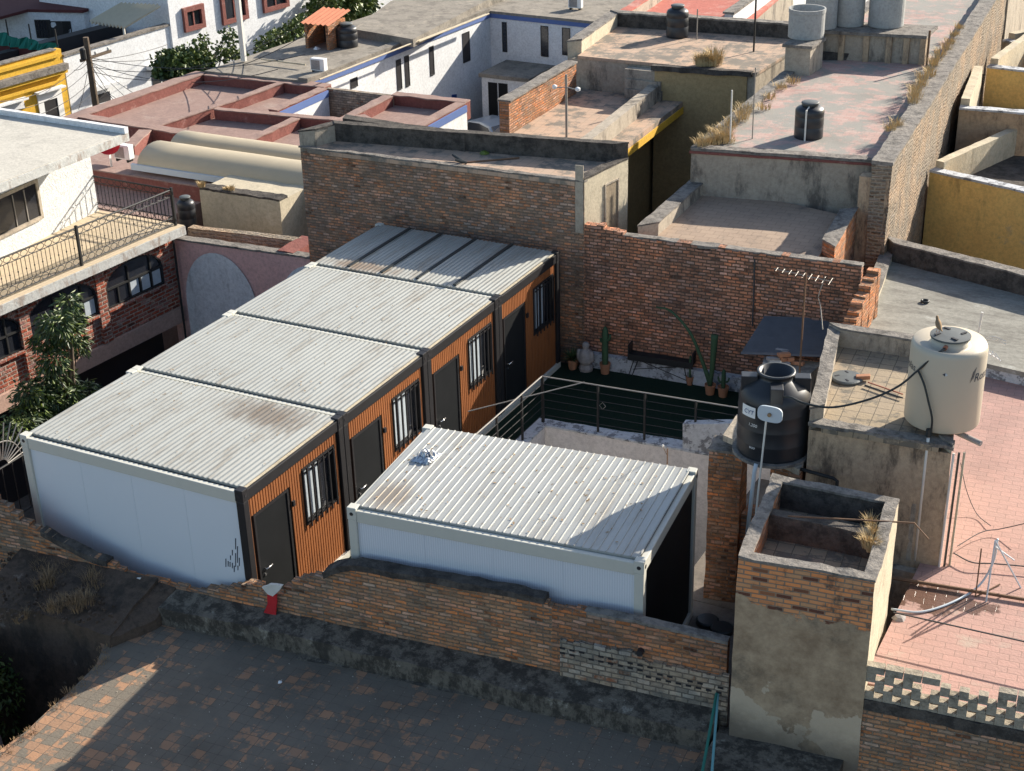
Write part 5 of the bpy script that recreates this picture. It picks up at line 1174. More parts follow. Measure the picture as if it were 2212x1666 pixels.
def cement_tank(uc, wpx, vbot, vtop, z, label):
    c = P(uc, vbot, z); l, r = P(uc - wpx / 2, vbot, z), P(uc + wpx / 2, vbot, z); R = (r - l).length / 2; c = c + Vector((0, R, 0)); h = ZAT(uc, vtop, c.x, c.y - 0) - z
    MBs = MB().lathe([(R * .97, 0), (R, .02), (R, h * .86), (R * 1.03, h * .87), (R * 1.03, h), (R * .94, h), (R * .93, h * .55), (.01, h * .55)], (c.x, c.y, z), 36, True, False)
    return solid(MBs, 'cement_tank', M['asbestos'], label, 'water tank', 'open grey fibre cement tanks', smooth=False)
cement_tank(1729, 79, 88, 17, 5.05, 'open grey cement tank, nearest of the group, on its own small pedestal')
cement_tank(1762, 70, 66, -12, 5.05, 'open grey cement tank partly hidden behind the nearest one')
cement_tank(1824, 66, 60, -25, 5.055, 'open grey cement tank, middle of the long slab, darker streaked')
cement_tank(1903, 78, 63, -22, 5.055, 'open grey cement tank, rightmost on the long slab')
# big black tank
zk = 3.3; R = .575; kc = Vector((7.52, 4.30, zk)); hs = ZAT(1668, 842, kc.x, kc.y) - zk; hn = ZAT(1679, 800, kc.x, kc.y) - zk
t = thing('water_tank', 'large open topped black water tank on the brick pillar beside the single cabin', 'water tank', (kc.x, kc.y, zk))
bd_ = [(R * .99, 0), (R, .03)]
for k in (.25, .5, .75): bd_ += [(R, hs * k - .03), (R * 1.012, hs * k - .01), (R * 1.012, hs * k + .01), (R, hs * k + .03)]
sh_ = hn - .12
bd_ += [(R, hs * .92), (R * .97, hs), (R * .86, hs + (sh_ - hs) * .45), (R * .50, sh_), (R * .47, sh_ + .02), (R * .47, hn - .04), (R * .53, hn - .035), (R * .53, hn), (R * .45, hn), (R * .44, hn - .2), (.01, hn - .21)]
MB().lathe(bd_, tuple(kc[:2]) + (zk,), 44, True, False).build('body', M['black_plastic'], t, smooth=True)
for a in (0.35, 1.92, 3.49, 5.06):
    d = Vector((math.cos(a), math.sin(a), 0)); n = Vector((-d.y, d.x, 0)); o = Vector((kc.x, kc.y, zk + hs - .02)) + d * R * .50 - n * .10
    MB().obox(o, d * .26, n * .20, (0, 0, sh_ - hs + .06)).build('lug', M['black_plastic'], t, bevel=.01)
MB().lathe([(R + .07, -.05), (R + .07, -.001), (R - .02, -.0005)], tuple(kc[:2]) + (zk,), 36).build('base_plate', M['cap'], t, rough=.01, seg=.15)
text_on_cyl('1,200', .075, kc, R, -2.02, zk + hs * .58, M['white_paint'], t); text_on_cyl('600', .07, kc, R, -1.95, zk + hs * .2, M['white_paint'], t)
text_on_cyl('CYT', .10, kc, R + .045, -2.12, zk + hs * .80, M['blue_paint'], t)
# white board around that text
mb = MB(); 
for i in range(7):
    a = -2.22 + i * .075
    for zz in (hs * .74, hs * .92): mb.v.append((kc.x + (R + .035) * math.cos(a), kc.y + (R + .035) * math.sin(a), zk + zz))
mb.f = [(2 * i, 2 * i + 2, 2 * i + 3, 2 * i + 1) for i in range(6)]; mb.build('white_sign', M['white_paint'], t)
tag(MB().prism(xy(PIL[0] + Vector((.2, .1, 0)), Vector((kc.x + .6, kc.y - .45, 0)), Vector((kc.x + .6, kc.y + .5, 0)), PIL[0] + Vector((.15, .9, 0))), zk - .16, zk - .052).build('tank_slab', M['plaster_grey'], rough=.015), 'rough cement slab carrying the black tank between pillar and tower', 'slab')
solid(MB().prism(xy(Vector((kc.x + .1, kc.y - .35, 0)), Vector((kc.x + .6, kc.y - .35, 0)), Vector((kc.x + .6, kc.y + .3, 0)), Vector((kc.x + .1, kc.y + .3, 0))), -.3, zk - .161), 'brick_pier', M['brick_orange'], 'brick pier in the shade under the black tank slab', 'pier', rough=.02)
# dish / board on a pole in front
pb_ = Vector((kc.x + .05, kc.y - R - .22, 0)); zb_ = ZAT(1652, 1085, pb_.x, pb_.y); zt_ = ZAT(1680, 893, pb_.x + .1, pb_.y)
t = thing('antenna', 'pale rounded panel antenna on a thin pole in front of the black tank', 'antenna', (pb_.x, pb_.y, zb_))
MB().tube([(pb_.x - .03, pb_.y, zb_ - .6), (pb_.x + .08, pb_.y, zt_ + .02)], .016).build('pole', M['pvc'], t)
mb = MB(); n = 24; f_ = lambda a, r: (pb_.x + .14 + r * .20 * math.copysign(abs(math.cos(a)) ** .6, math.cos(a)), pb_.y - .02 - r * .0, zt_ + r * .135 * math.copysign(abs(math.sin(a)) ** .6, math.sin(a)))
for a in range(n): mb.v.append(f_(2 * PI * a / n, 1))
for a in range(n): q = f_(2 * PI * a / n, 1); mb.v.append((q[0], q[1] - .03, q[2]))
mb.f = [tuple(range(n)), tuple(range(2 * n - 1, n - 1, -1))] + [(a, (a + 1) % n, n + (a + 1) % n, n + a) for a in range(n)]
mb.build('panel', M['lid_plastic'] if False else M['pvc_blue'], t)
MB().tube([(pb_.x + .14, pb_.y - .05, zt_), (pb_.x + .14, pb_.y - .09, zt_)], .03, 10).build('feed', M['straw_dark'], t)
a = P(1650, 1004, 3.0); solid(MB().tube([Vector((kc.x - .05, kc.y - R - .06, zk + .0)), Vector((kc.x - .06, kc.y - R - .10, zk - .12)), Vector((kc.x - .12, kc.y - R - .12, zk - 1.3))], .035, 8), 'drain_pipe', M['pvc_blue'], 'grey white pipe dropping from the foot of the black tank', 'pipe', smooth=True)
pts_ = [Vector((kc.x + .45, kc.y - .35, zk - .08)), Vector((kc.x + 1.15, kc.y - .42, zk - .09)), Vector((kc.x + 1.22, kc.y - .43, zk - .12)), Vector((kc.x + 1.22, kc.y - .43, zk - .5))]
solid(MB().tube(pts_, .03, 8), 'pipe', M['iron'], 'black elbowed pipe between the black tank and the basin tower', 'pipe', smooth=True)
# beige tank
zk3 = 4.12; R3 = .575; pf_ = P(2015, 936, zk3); bc = pf_ + Vector((0, R3, 0)); 
hs3 = ZAT(2035, 755, bc.x, bc.y - R3 * .8) - zk3; hn3 = ZAT(2046, 722, bc.x, bc.y) - zk3
t = thing('water_tank', 'large beige water tank with dark printed lettering on the tan tiled tower', 'water tank', (bc.x, bc.y, zk3))
hb3 = hs3 * .90
MB().lathe([(R3 * .98, 0), (R3, .02), (R3, hb3), (R3 * .985, hb3 + .05), (R3 * .93, hb3 + .11), (R3 * .56, hn3 - .16), (R3 * .50, hn3 - .13), (R3 * .50, hn3 - .02)], (bc.x, bc.y, zk3), 48).build('body', M['beige_plastic'], t, smooth=True)
lid = MB().lathe([(R3 * .53, hn3 - .03), (R3 * .53, hn3), (R3 * .2, hn3 + .015), (.01, hn3 + .018)], (bc.x, bc.y, zk3), 36).build('lid', M['lid_plastic'], t)
for k in range(4):
    a = .5 + k * PI / 2; c = Vector((bc.x + R3 * .35 * math.cos(a), bc.y + R3 * .35 * math.sin(a), zk3 + hn3 + .012)); d = Vector((math.cos(a + .6), math.sin(a + .6), 0)); n = Vector((-d.y, d.x, 0))
    MB().obox(c - d * .055 - n * .02, d * .11, n * .04, (0, 0, .012)).build('lid_slot', M['window_dark'], lid)
text_on_cyl('Rotoplas', .19, bc, R3, -.62, zk3 + hb3 * .70, M['ink'], t); text_on_cyl('Rotoplas', .17, bc, R3, 0, zk3 + hb3 * .74, M['ink'], t, end=-2.32)
ce = -1.42
for sgn, k in ((1, 'ink'), (-1, 'pvc_blue')):
    MB().poly([(bc.x + (R3 + .004) * math.cos(ce + x), bc.y + (R3 + .004) * math.sin(ce + x), zk3 + hb3 * .82 + z) for x, z in ((-.07 * (sgn > 0), 0), (0, -.03), (.07 * (sgn < 0) + .001, 0), (0, .03))]).build('emblem', M[k], t)
# fan-like swoosh near the lettering
for k in range(4):
    mb = MB(); 
    for i in range(5):
        a = -.74 + .03 * k + i * .02; z = zk3 + hb3 * .70 + i * .045 + .02 * k
        for w_ in (0, .012): mb.v.append((bc.x + (R3 + .004) * math.cos(a + w_), bc.y + (R3 + .004) * math.sin(a + w_), z))
    mb.f = [(2 * i, 2 * i + 1, 2 * i + 3, 2 * i + 2) for i in range(4)]; mb.build('emblem', M['ink'], t)
MB().tube([(bc.x, bc.y - R3 * .49, zk3 + hn3 - .09), (bc.x, bc.y - R3 * .62, zk3 + hn3 - .09)], .035, 10).build('inlet', M['copper'], t)
# hoses
j_ = PY(1983, 800, bc.y - R3 - .14); i0 = Vector((bc.x - .0, bc.y - R3 * .60, zk3 + hn3 - .09))
e_ = Vector((kc.x + .14, kc.y - R * .7, zk + hs + .06))
def curve(pts, n=24):
    pts = [Vector(p) for p in pts]; q = [pts[0] * 2 - pts[1]] + pts + [pts[-1] * 2 - pts[-2]]; out = []; m = max(2, n // (len(pts) - 1))
    for i in range(1, len(q) - 2):
        for k in range(m):
            t_ = k / m; a, b, c, d = q[i - 1], q[i], q[i + 1], q[i + 2]
            out.append(0.5 * ((2 * b) + (c - a) * t_ + (2 * a - 5 * b + 4 * c - d) * t_ * t_ + (3 * b - a - 3 * c + d) * t_ ** 3))
    return out + [pts[-1]]
j0 = PY(1983, 800, bc.y - R3 + .05); mid = PY(1880, 862, (bc.y + kc.y) / 2 - .5); m2_ = PY(1800, 880, kc.y - .5)
solid(MB().tube(curve([i0, PY(2020, 768, bc.y - R3 * .9), j0, PY(1940, 835, bc.y - .62), mid, m2_, PY(1740, 872, kc.y - .5), PY(1705, 858, kc.y - .48), e_], 60), .018, 8), 'hose', M['hose'], 'long black hose hanging between the beige tank and the black tank', 'hose', smooth=True)
v0_ = Vector((bc.x - .02, bc.y - R3 - .05, zk3 + .03))
solid(MB().tube(curve([j0, PY(1996, 830, bc.y - R3 - .03), PY(2006, 870, bc.y - R3 - .06), v0_ + Vector((0, -.03, .25)), v0_], 30), .017, 8), 'hose', M['hose'], 'black hose running down the front of the beige tank to its valve', 'hose', smooth=True)
solid(MB().tube([v0_ + Vector((-.03, -.02, -.06)), v0_ + Vector((-.03, -.02, .06))], .045, 10), 'valve', M['hose'], 'black valve at the foot of the beige tank', 'valve')
wx, wy_ = v0_.x - .02, v0_.y - .06
solid(MB().tube([(wx, wy_, zk3 - .04), (wx, wy_, zk3 - .35), (wx - .0, wy_, zp + .02)], .024, 8), 'pipe', M['pvc'], 'tall white pipe from the beige tank valve down to the pink roof', 'pipe', smooth=True)
sp = P(2062, 940, 4.0); solid(MB().tube([sp + Vector((-.05, .1, .02)), sp + Vector((.42, -.08, -.02))], .045, 12), 'stub_pipe', M['stone_grey'], 'short grey clay spout sticking out under the beige tank', 'pipe')
wl_ = Vector((wx - .14, wy_ - .02, zp)); solid(MB().obox(wl_, (.075, 0, 0), (0, .05, 0), (0, 0, 1.05)), 'channel_post', M['plaster_grey'], 'short pale grey channel post beside the tall white pipe', 'post')
r0_, r1_ = P(1702, 1115, z1 + .08), P(1975, 1130, z1 + .02)
solid(MB().tube([r0_, r1_, r1_ + Vector((.25, -.15, -.12))], .013), 'iron_rod', M['rust'], 'thin rusty rod lying across the basin tower top', 'rod')
# right wall strips of T2
for k, (u, v, m_, lb_x) in enumerate(((2064, 950, 'pvc', 'pale conduit'), (2068, 955, 'hose', 'black conduit'), (2072, 958, 'plaster_cream', 'cream conduit'))):
    x0_ = T2b.x + .03 + k * .07; solid(MB().tube([(x0_, T2b.y - .0 + .05 * k, 3.9), (x0_ - .02, T2b.y + .05 * k, zp)], .02), 'conduit', M[m_], lb_x + ' running down the sunlit corner of the tan tiled tower', 'conduit')
# lid and brick on T2's roof
lc = P(1829, 818, 3.99)
t = thing('loose_cover', 'round grey black tank cover lying loose on the tan tiled tower roof', 'lid', tuple(lc))
MB().lathe([(.27, 0), (.27, .03), (.24, .045), (.01, .055)], tuple(lc), 32).build('disc', M['lid_plastic'], t)
for k in range(4):
    a = .3 + k * PI / 2; c = lc + Vector((.16 * math.cos(a), .16 * math.sin(a), .046)); d = Vector((math.cos(a + .5), math.sin(a + .5), 0)); n = Vector((-d.y, d.x, 0))
    MB().obox(c - d * .04 - n * .015, d * .08, n * .03, (0, 0, .008)).build('slot', M['window_dark'], t)
bp_ = P(1863, 822, 4.0); solid(MB().obox(bp_ - Vector((.1, .05, 0)), (.22, .08, .02), (-.03, .10, 0), (0, 0, .07)), 'brick', M['terracotta'], 'single loose brick beside the tank lid', 'brick', bevel=.008)
solid(MB().tube(curve([P(1875, 826, 4.02), P(1910, 838, 4.02), P(1950, 852, 4.02)], 12), .012), 'thin_pipe', M['copper'], 'thin reddish pipe on the tower roof from the brick to the beige tank', 'pipe')
solid(MB().tube(curve([P(1868, 832, 4.02), P(1905, 845, 4.02), P(1950, 860, 4.02)], 12), .013), 'hose', M['hose'], 'short black hose lying on the tower roof beside the thin reddish pipe', 'hose')
# bird
bb_ = Vector((bc.x - .18, bc.y - .05, zk3 + hn3 + .02))
t = thing('pigeon', 'small brown grey pigeon perched on the lid of the beige tank', 'bird', tuple(bb_))
ang = 2.2; d = Vector((math.cos(ang), math.sin(ang), 0)); Zv = Vector((0, 0, 1))
mb = MB(); sec = [(-.13, .075, .006), (-.07, .085, .018), (-.03, .10, .038), (.02, .125, .05), (.055, .155, .042), (.075, .185, .026), (.085, .205, .026), (.10, .222, .020), (.125, .222, .004)]
n_ = 10; nv_ = Vector((-d.y, d.x, 0))
for s, z, r in sec:
    for j in range(n_): th = 2 * PI * j / n_; mb.v.append(tuple(bb_ + d * s + Zv * (z + r * math.sin(th) * 1.05) + nv_ * r * math.cos(th)))
for i in range(len(sec) - 1):
    for j in range(n_): k = i * n_; mb.f.append((k + j, k + (j + 1) % n_, k + n_ + (j + 1) % n_, k + n_ + j))
mb.f += [tuple(range(n_)), tuple(range(len(sec) * n_ - 1, len(sec) * n_ - n_ - 1, -1))]
mb.build('body', M['straw_dark'], t, smooth=True)
for sgn in (-1, 1): MB().tube([bb_ + nv_ * .02 * sgn + d * .01 + Zv * .08, bb_ + nv_ * .022 * sgn + d * .015, bb_ + nv_ * .022 * sgn + d * .04], .004, 5).build('leg', M['terracotta'], t)

# ---- patio railing
t = thing('patio_railing', 'dark metal railing with thin horizontal bars around two sides of the sunken patio', 'railing', (A.x - .1, A.y + .1, .36))
rk = Vector((A.x - .10, A.y + .10, .37)); re_ = rk + dirr * 4.9; rf_ = Vector((A.x - .12, 5.2, .37)); hh = 1.08
for k in range(6):
    z = hh * (1 - k / 6.0); r = .015 if k == 0 else .008
    for e in (re_, rf_): MB().tube([rk + Zv * z, e + Zv * z], r, 6).build('rail' if k else 'top_rail', M['steel'] if k == 0 else M['iron'], t)
for s in (0, 1.25, 2.27, 3.35): c = rk + dirr * s; MB().obox(c - Vector((.02, .02, 0)), (.04 if s else .06, 0, 0), (0, .04, 0), (0, 0, hh)).build('post', M['iron'], t)
for y in (7.7, 6.6, 5.4): MB().obox(Vector((A.x - .14, y, .37)), (.04, 0, 0), (0, .04, 0), (0, 0, hh)).build('post', M['iron'], t)
cdm = rk + dirr * 1.35 + Zv * .62; MB().tube([cdm + dirr * .07, cdm + Zv * .08, cdm - dirr * .07, cdm - Zv * .08, cdm + dirr * .07], .006, 4).build('diamond_ornament', M['steel'], t)
solid(MB().tube([rk + dirr * .95 + Zv * (hh + .02), Vector((.35, 6.9, 1.25))], .012), 'handrail_bar', M['steel'], 'thin pale bar running from the railing corner toward the cabins', 'bar')
# ---- garden items along the wall
def pot(u, v, r, h, label, plant):
    c = P(u, v, 0); c.y += r * .8; t = thing('potted_plant', label, 'potted plant', (c.x, c.y, 0))
    MB().lathe([(r * .72, 0), (r * .9, h * .75), (r * .98, h * .78), (r, h), (r * .86, h), (r * .8, h * .85), (.01, h * .85)], (c.x, c.y, 0), 20, True, False).build('pot', M['terracotta'], t, smooth=False)
    plant(t, Vector((c.x, c.y, h * .85))); return t
def cactus_col(h, r, lean=(0, 0), arms=()):
    def f(t, o):
        n = 16; mb = MB(); prof = [(r * .8, 0), (r, h * .15), (r, h * .8), (r * .85, h * .93), (r * .4, h), (.005, h * 1.01)]
        m = len(prof)
        for rr, z in prof:
            for j in range(n): th = 2 * PI * j / n; q = rr * (1 if j % 2 else .82); mb.v.append((o.x + lean[0] * z / h + q * math.cos(th), o.y + lean[1] * z / h + q * math.sin(th), o.z + z))
        for i in range(m - 1):
            for j in range(n): k = i * n; mb.f.append((k + j, k + (j + 1) % n, k + n + (j + 1) % n, k + n + j))
        mb.build('cactus_stem', M['cactus'], t, smooth=True)
        for (z0, dx, hh_) in arms: MB().tube(curve([o + Vector((0, 0, z0)), o + Vector((dx, 0, z0 + .03)), o + Vector((dx * 1.3, 0, z0 + hh_))], 8), r * .55, 8, taper=r * .35).build('cactus_arm', M['cactus'], t, smooth=True)
    return f
def bushy(n, s, mat):
    def f(t, o):
        mb = MB(); rnd = random.Random(3)
        for i in range(n):
            a = rnd.uniform(0, 2 * PI); el = rnd.uniform(.3, 1.4); L_ = s * rnd.uniform(.6, 1.1); d = Vector((math.cos(a) * math.cos(el), math.sin(a) * math.cos(el), math.sin(el))); n2 = d.cross(Zv).normalized() * .018
            p = o + d * L_ * .5; e = o + d * L_ + Vector((0, 0, -.25 * L_ * math.cos(el)))
            mb.poly([o, p + n2, e, p - n2])
        mb.build('leaves', mat, t)
    return f
pot(1233, 800, .13, .24, 'reddish clay pot with a spiky dark plant beside the last cabin', bushy(70, .38, M['leaf_dark']))
pot(1303, 810, .13, .26, 'clay pot with a single thick upright cactus near the statue', cactus_col(.95, .075, arms=((.62, .10, .16), (.55, -.09, .10))))
pot(1487, 833, .09, .20, 'small dim clay pot with a thin stem by the metal bench end', cactus_col(.55, .025))
def tall(t, o):
    MB().tube(curve([o, o + Vector((-.25, .05, .6)), o + Vector((-.55, .05, 1.2)), o + Vector((-1.0, .05, 1.62)), o + Vector((-1.35, .05, 1.66))], 24), .05, 8, taper=.02).build('cactus_arm', M['cactus'], t, smooth=True)
    MB().tube(curve([o, o + Vector((.04, 0, .6)), o + Vector((.06, 0, 1.25))], 12), .045, 8, taper=.085).build('cactus_stem', M['cactus'], t, smooth=True)
    MB().tube(curve([o + Vector((.0, 0, .1)), o + Vector((-.12, 0, .35))], 4), .05, 8).build('cactus_arm', M['cactus'], t, smooth=True)
pot(1530, 855, .13, .24, 'clay pot with a tall cactus whose long arm arches far to the left', tall)
pot(1558, 860, .13, .24, 'clay pot with a short stubby cactus, rightmost by the black tank', cactus_col(.45, .05, arms=((.15, .10, .12), (.12, -.10, .14))))
# statue: seated stone figure
c = P(1262, 803, 0); c.y += .1
t = thing('stone_statue', 'small grey stone garden statue of a crouching figure on a rough base', 'statue', tuple(c))
MB().lathe([(.15, 0), (.17, .08), (.13, .18)], tuple(c), 9).build('base', M['stone_grey'], t, rough=.03, seg=.08)
mb = MB().lathe([(.13, .17), (.18, .26), (.17, .36), (.15, .46), (.10, .52), (.06, .545), (.075, .58), (.09, .63), (.08, .68), (.04, .715)], tuple(c), 14)
mb.lathe([(.02, .22), (.06, .28), (.065, .40), (.05, .50), (.02, .52)], (c.x - .15, c.y - .03, 0), 8); mb.lathe([(.02, .22), (.06, .28), (.065, .40), (.05, .50), (.02, .52)], (c.x + .15, c.y - .03, 0), 8)
mb.build('figure', M['stone_grey'], t, rough=.02, seg=.06, smooth=True)
# black metal bench / table
bl, br = P(1356, 812, 0), P(1475, 830, 0); dv = (br - bl).normalized(); nv = Vector((-dv.y, dv.x, 0)); Lb = 1.55; o = bl + Vector((0, -.02, 0))
t = thing('metal_bench', 'black sheet metal bench with raised ends on crossed thin legs by the brick wall', 'bench', tuple(o))
MB().obox(o + Zv * .50, dv * Lb, nv * .36, Zv * .04).build('seat', M['iron'], t)
MB().obox(o + Zv * .541, dv * .03, nv * .36, Zv * .24).build('end_plate', M['iron'], t); MB().obox(o + dv * (Lb - .03) + Zv * .541, dv * .03, nv * .36, Zv * .24).build('end_plate', M['iron'], t)
MB().obox(o + Zv * .42 - nv * .012, dv * Lb, nv * .012, Zv * .15).build('front_apron', M['iron'], t)
for s, e in ((.15, .02), (.25, .10), (Lb - .25, Lb - .12), (Lb - .12, Lb - .0)): MB().tube([o + dv * s + Zv * .5 + nv * .1, o + dv * e + nv * .02], .011).build('leg', M['iron'], t)
MB().tube([o + dv * .18 + Zv * .42 + nv * .1, o + dv * (Lb - .12) + Zv * .08 + nv * .05], .008).build('brace', M['iron'], t); MB().tube([o + dv * .1 + Zv * .15 + nv * .1, o + dv * (Lb - .25) + Zv * .42 + nv * .05], .008).build('brace', M['iron'], t)
# dark corrugated awning right
aw = ps((1600, 765, 1.75), (1790, 772, 1.75), (1860, 690, 1.95), (1652, 683, 1.95))
mb = MB(); rows_ = 15
for i in range(rows_ * 4 + 1):
    s = i / (rows_ * 4); p, q = aw[0].lerp(aw[3], s), aw[1].lerp(aw[2], s); h = .045 * math.sin(i * PI / 2) 
    mb.v += [tuple(p + Zv * h), tuple(q + Zv * h)]
mb.f = [(2 * i, 2 * i + 1, 2 * i + 3, 2 * i + 2) for i in range(rows_ * 4)]
solid(mb, 'corrugated_shelter', M['dark_roofing'], 'dark corrugated sheet roof leaning on the orange brick wall', 'shelter roof')
sl0, sl1 = P(1645, 800, 1.55), P(1745, 812, 1.55)
solid(MB().prism(xy(sl0, sl1, sl1 + Vector((.1, .75, 0)), sl0 + Vector((.3, .75, 0))), -.2, 1.55), 'store_block', M['plaster_grey'], 'low grey block under the pile of loose bricks behind the black tank', 'block', rough=.02)
rb_ = random.Random(11)
for k in range(11):
    lv = 0 if k < 6 else 1 if k < 9 else 2; c = P(1690 + ((-36 + k * 14) if lv == 0 else (-20 + (k - 6) * 17) if lv == 1 else (-8 + (k - 9) * 10)), 786, 1.56) + Vector((0, rb_.uniform(-.08, .2), lv * .085 + .0)); a = rb_.uniform(0, PI); d = Vector((math.cos(a), math.sin(a), rb_.uniform(-.1, .1))); n = Vector((-math.sin(a), math.cos(a), rb_.uniform(-.15, .15)))
    solid(MB().obox(c - d * .13 - n * .065, d * .26, n * .13, Zv * .075), 'loose_brick', M['terracotta'] if k % 3 else M['stone_grey'], ('broad upper', 'second layer left', 'second layer middle', 'second layer right', 'bottom layer, first from the left,', 'bottom layer, second from the left,', 'bottom layer, third from the left,', 'bottom layer, fourth from the left,', 'bottom layer, fifth from the left,', 'bottom layer, sixth from the left,', 'small topmost')[[4, 5, 6, 7, 8, 9, 1, 2, 3, 0, 10][k]] + ' loose brick in the pile behind the black tank', 'brick', 'loose bricks piled behind the black tank', rough=.006)
# TV antennas
def yagi(name, label, foot, topz, dr, n=9, els=(4, 9), L_=1.5, lean=0.0):
    t = thing(name, label, 'antenna', tuple(foot)); tp = Vector((foot.x + lean, foot.y, topz)); MB().tube([foot, tp], .02, 6).build('mast', M['rust'], t)
    b = tp - Zv * .06; MB().tube([b - dr * L_ * .55, b + dr * L_ * .45], .008, 5).build('boom', M['steel'], t); n2 = Vector((-dr.y, dr.x, 0))
    for i in range(n):
        s = -.5 + i / (n - 1) * .92; w_ = .10 + .10 * (i / n); c = b + dr * L_ * s; MB().tube([c - n2 * w_, c + n2 * w_], .005, 4).build('element', M['steel'], t)
    return t
ft = P(1727, 806, 1.55); tz = ZAT(1742, 590, ft.x, ft.y)
yagi('tv_antenna', 'tall television antenna on a brown mast in front of the orange brick wall', ft, tz, Vector((1, .06, -.1)).normalized(), 9, L_=1.2)
f2_ = Vector((T2a.x - .35, T2a.y + 2.9, 3.9)); p = P(1775, 700, 4.1)
solid(MB().tube(curve([P(1777, 712, 4.3), P(1772, 660, 4.6), P(1768, 640, 4.8), P(1782, 600, 5.2)], 14), .010, 5), 'bent_rod', M['steel'], 'thin bent pale rod rising behind the tan tiled tower', 'rod')
# antenna lying behind beige tank
ab = P(2108, 745, 4.1)
t = thing('tv_antenna', 'small white antenna with many prongs leaning right of the beige tank', 'antenna', tuple(ab))
MB().tube([ab + Vector((-.02, 0, -.3)), ab + Vector((.04, 0, .62))], .022).build('mast', M['pvc'], t)
for i in range(7): c = ab + Vector((.06 + i * .055, -.05, -.02 - i * .02)); MB().tube([c + Vector((-.05, 0, .07)), c + Vector((.06, 0, -.07))], .008, 4).build('element', M['white_paint'], t)
MB().tube([ab, ab + Vector((.45, -.05, -.2))], .01).build('boom', M['white_paint'], t)
for k in (0, 1): MB().tube(curve([ab + Vector((0, 0, .05)), ab + Vector((.25, 0, .16 + .04 * k)), ab + Vector((.5, 0, .10 + .05 * k))], 8), .007, 4).build('wire_arm', M['pvc'], t)
# ---- roof pieces
def scatter_chip(u, v, z, s, mat, name, label, cat, group=None):
    c = P(u, v, z); rr = random.Random(int(u * 7 + v)); n = 7; mb = MB(); top = []
    pts = [c + Vector((s * rr.uniform(.6, 1) * math.cos(2 * PI * i / n), s * rr.uniform(.6, 1) * math.sin(2 * PI * i / n), 0)) for i in range(n)]
    k = len(mb.v); mb.v += [tuple(p) for p in pts] + [tuple(c + (p - c) * .6 + Zv * s * .45 * rr.uniform(.4, 1)) for p in pts] + [tuple(c + Zv * s * .5)]
    for i in range(n): j = (i + 1) % n; mb.f += [(i, j, n + j, n + i), (n + i, n + j, 2 * n)]
    return solid(mb, name, mat, label, cat, group)
scatter_chip(605, 1474, zf + .01, .05, M['white_paint'], 'paper_scrap', 'white paper scrap on the grimy tiles below the red cloth', 'litter')
scatter_chip(184, 1325, .65, .04, M['white_paint'], 'paper_scrap', 'tiny white scrap beside the dry grass clump, lower left', 'litter')
scatter_chip(1943, 1336, zp, .13, M['stone_grey'], 'rock', 'brown rock on the pink roof near the basin tower', 'rock')
scatter_chip(1165, 1065, H + .02, .045, M['hose'], 'pebble', 'small dark pebble on the single cabin roof', 'pebble')
# foil bag on c5
fc = P(920, 990, H + .03); mb = MB(); rf = random.Random(5); n = 12
for i in range(n):
    for j in range(n):
        x_, y_ = (i / (n - 1) - .5) * .36, (j / (n - 1) - .5) * .42; edge_ = 1 - max(abs(x_) / .18, abs(y_) / .21) ** 3
        mb.v.append((fc.x + x_ + rf.uniform(-.012, .012), fc.y + y_ + rf.uniform(-.012, .012), fc.z + max(0, edge_) * .10 * rf.uniform(.3, 1.5) + rf.uniform(0, .02)))
mb.f = [(i * n + j, (i + 1) * n + j, (i + 1) * n + j + 1, i * n + j + 1) for i in range(n - 1) for j in range(n - 1)]
solid(mb, 'foil_bag', M['foil'], 'crumpled silver foil bag on the roof of the single cabin', 'bag')
# curled leaves on c5 and row roofs
rl_ = random.Random(21); mb = MB()
for k in range(150):
    s_, q_ = rl_.uniform(.2, 4.7), rl_.uniform(.2, 2.85); c = Vector((1.846 + math.cos(.1) * s_ - math.sin(.1) * q_, .283 + math.sin(.1) * s_ + math.cos(.1) * q_, H + .035)); a = rl_.uniform(0, 6.28); d = Vector((math.cos(a), math.sin(a), 0)) * rl_.uniform(.015, .04); n = Vector((-d.y, d.x, 0)) * .5
    mb.poly([c - d, c - n + Zv * .006, c + d + Zv * .015, c + n + Zv * .01])
o = mb.build('dry_leaves', M['straw_dark']); tag(o, 'scattered curled dry leaves on the single cabin roof', 'leaves'); o['kind'] = 'stuff'
mb = MB()
for k in range(150):
    c = Vector((rl_.uniform(-4.6, -.2), rl_.uniform(.2, 9.0), H + .025)); a = rl_.uniform(0, 6.28); d = Vector((math.cos(a), math.sin(a), 0)) * rl_.uniform(.012, .03); n = Vector((-d.y, d.x, 0)) * .5
    mb.poly([c - d, c - n + Zv * .006, c + d + Zv * .01, c + n + Zv * .006])
o = mb.build('dry_leaves', M['straw_dark']); tag(o, 'scattered dry bits on the roofs of the cabin row', 'leaves'); o['kind'] = 'stuff'
# black marks on the first cabin's white side
mb = MB()
for (u, v, h) in ((509, 1163, 24), (513, 1180, 36), (509, 1195, 30), (517, 1205, 18), (502, 1188, 12), (498, 1200, 10), (488, 1207, 18), (493, 1212, 12), (497, 1214, 11), (502, 1216, 12), (506, 1222, 14), (514, 1222, 10)):
    p, q = PY(u - 1.2, v, .044), PY(u + 1.2, v, .044); p2, q2 = PY(u - 1, v + h, .044), PY(u + 1, v + h, .044)
    mb.poly([(p2.x, .043, p2.z), (q2.x, .043, q2.z), (q.x, .043, q.z), (p.x, .043, p.z)])
o = mb.build('scrape_marks', M['ink'], c1)
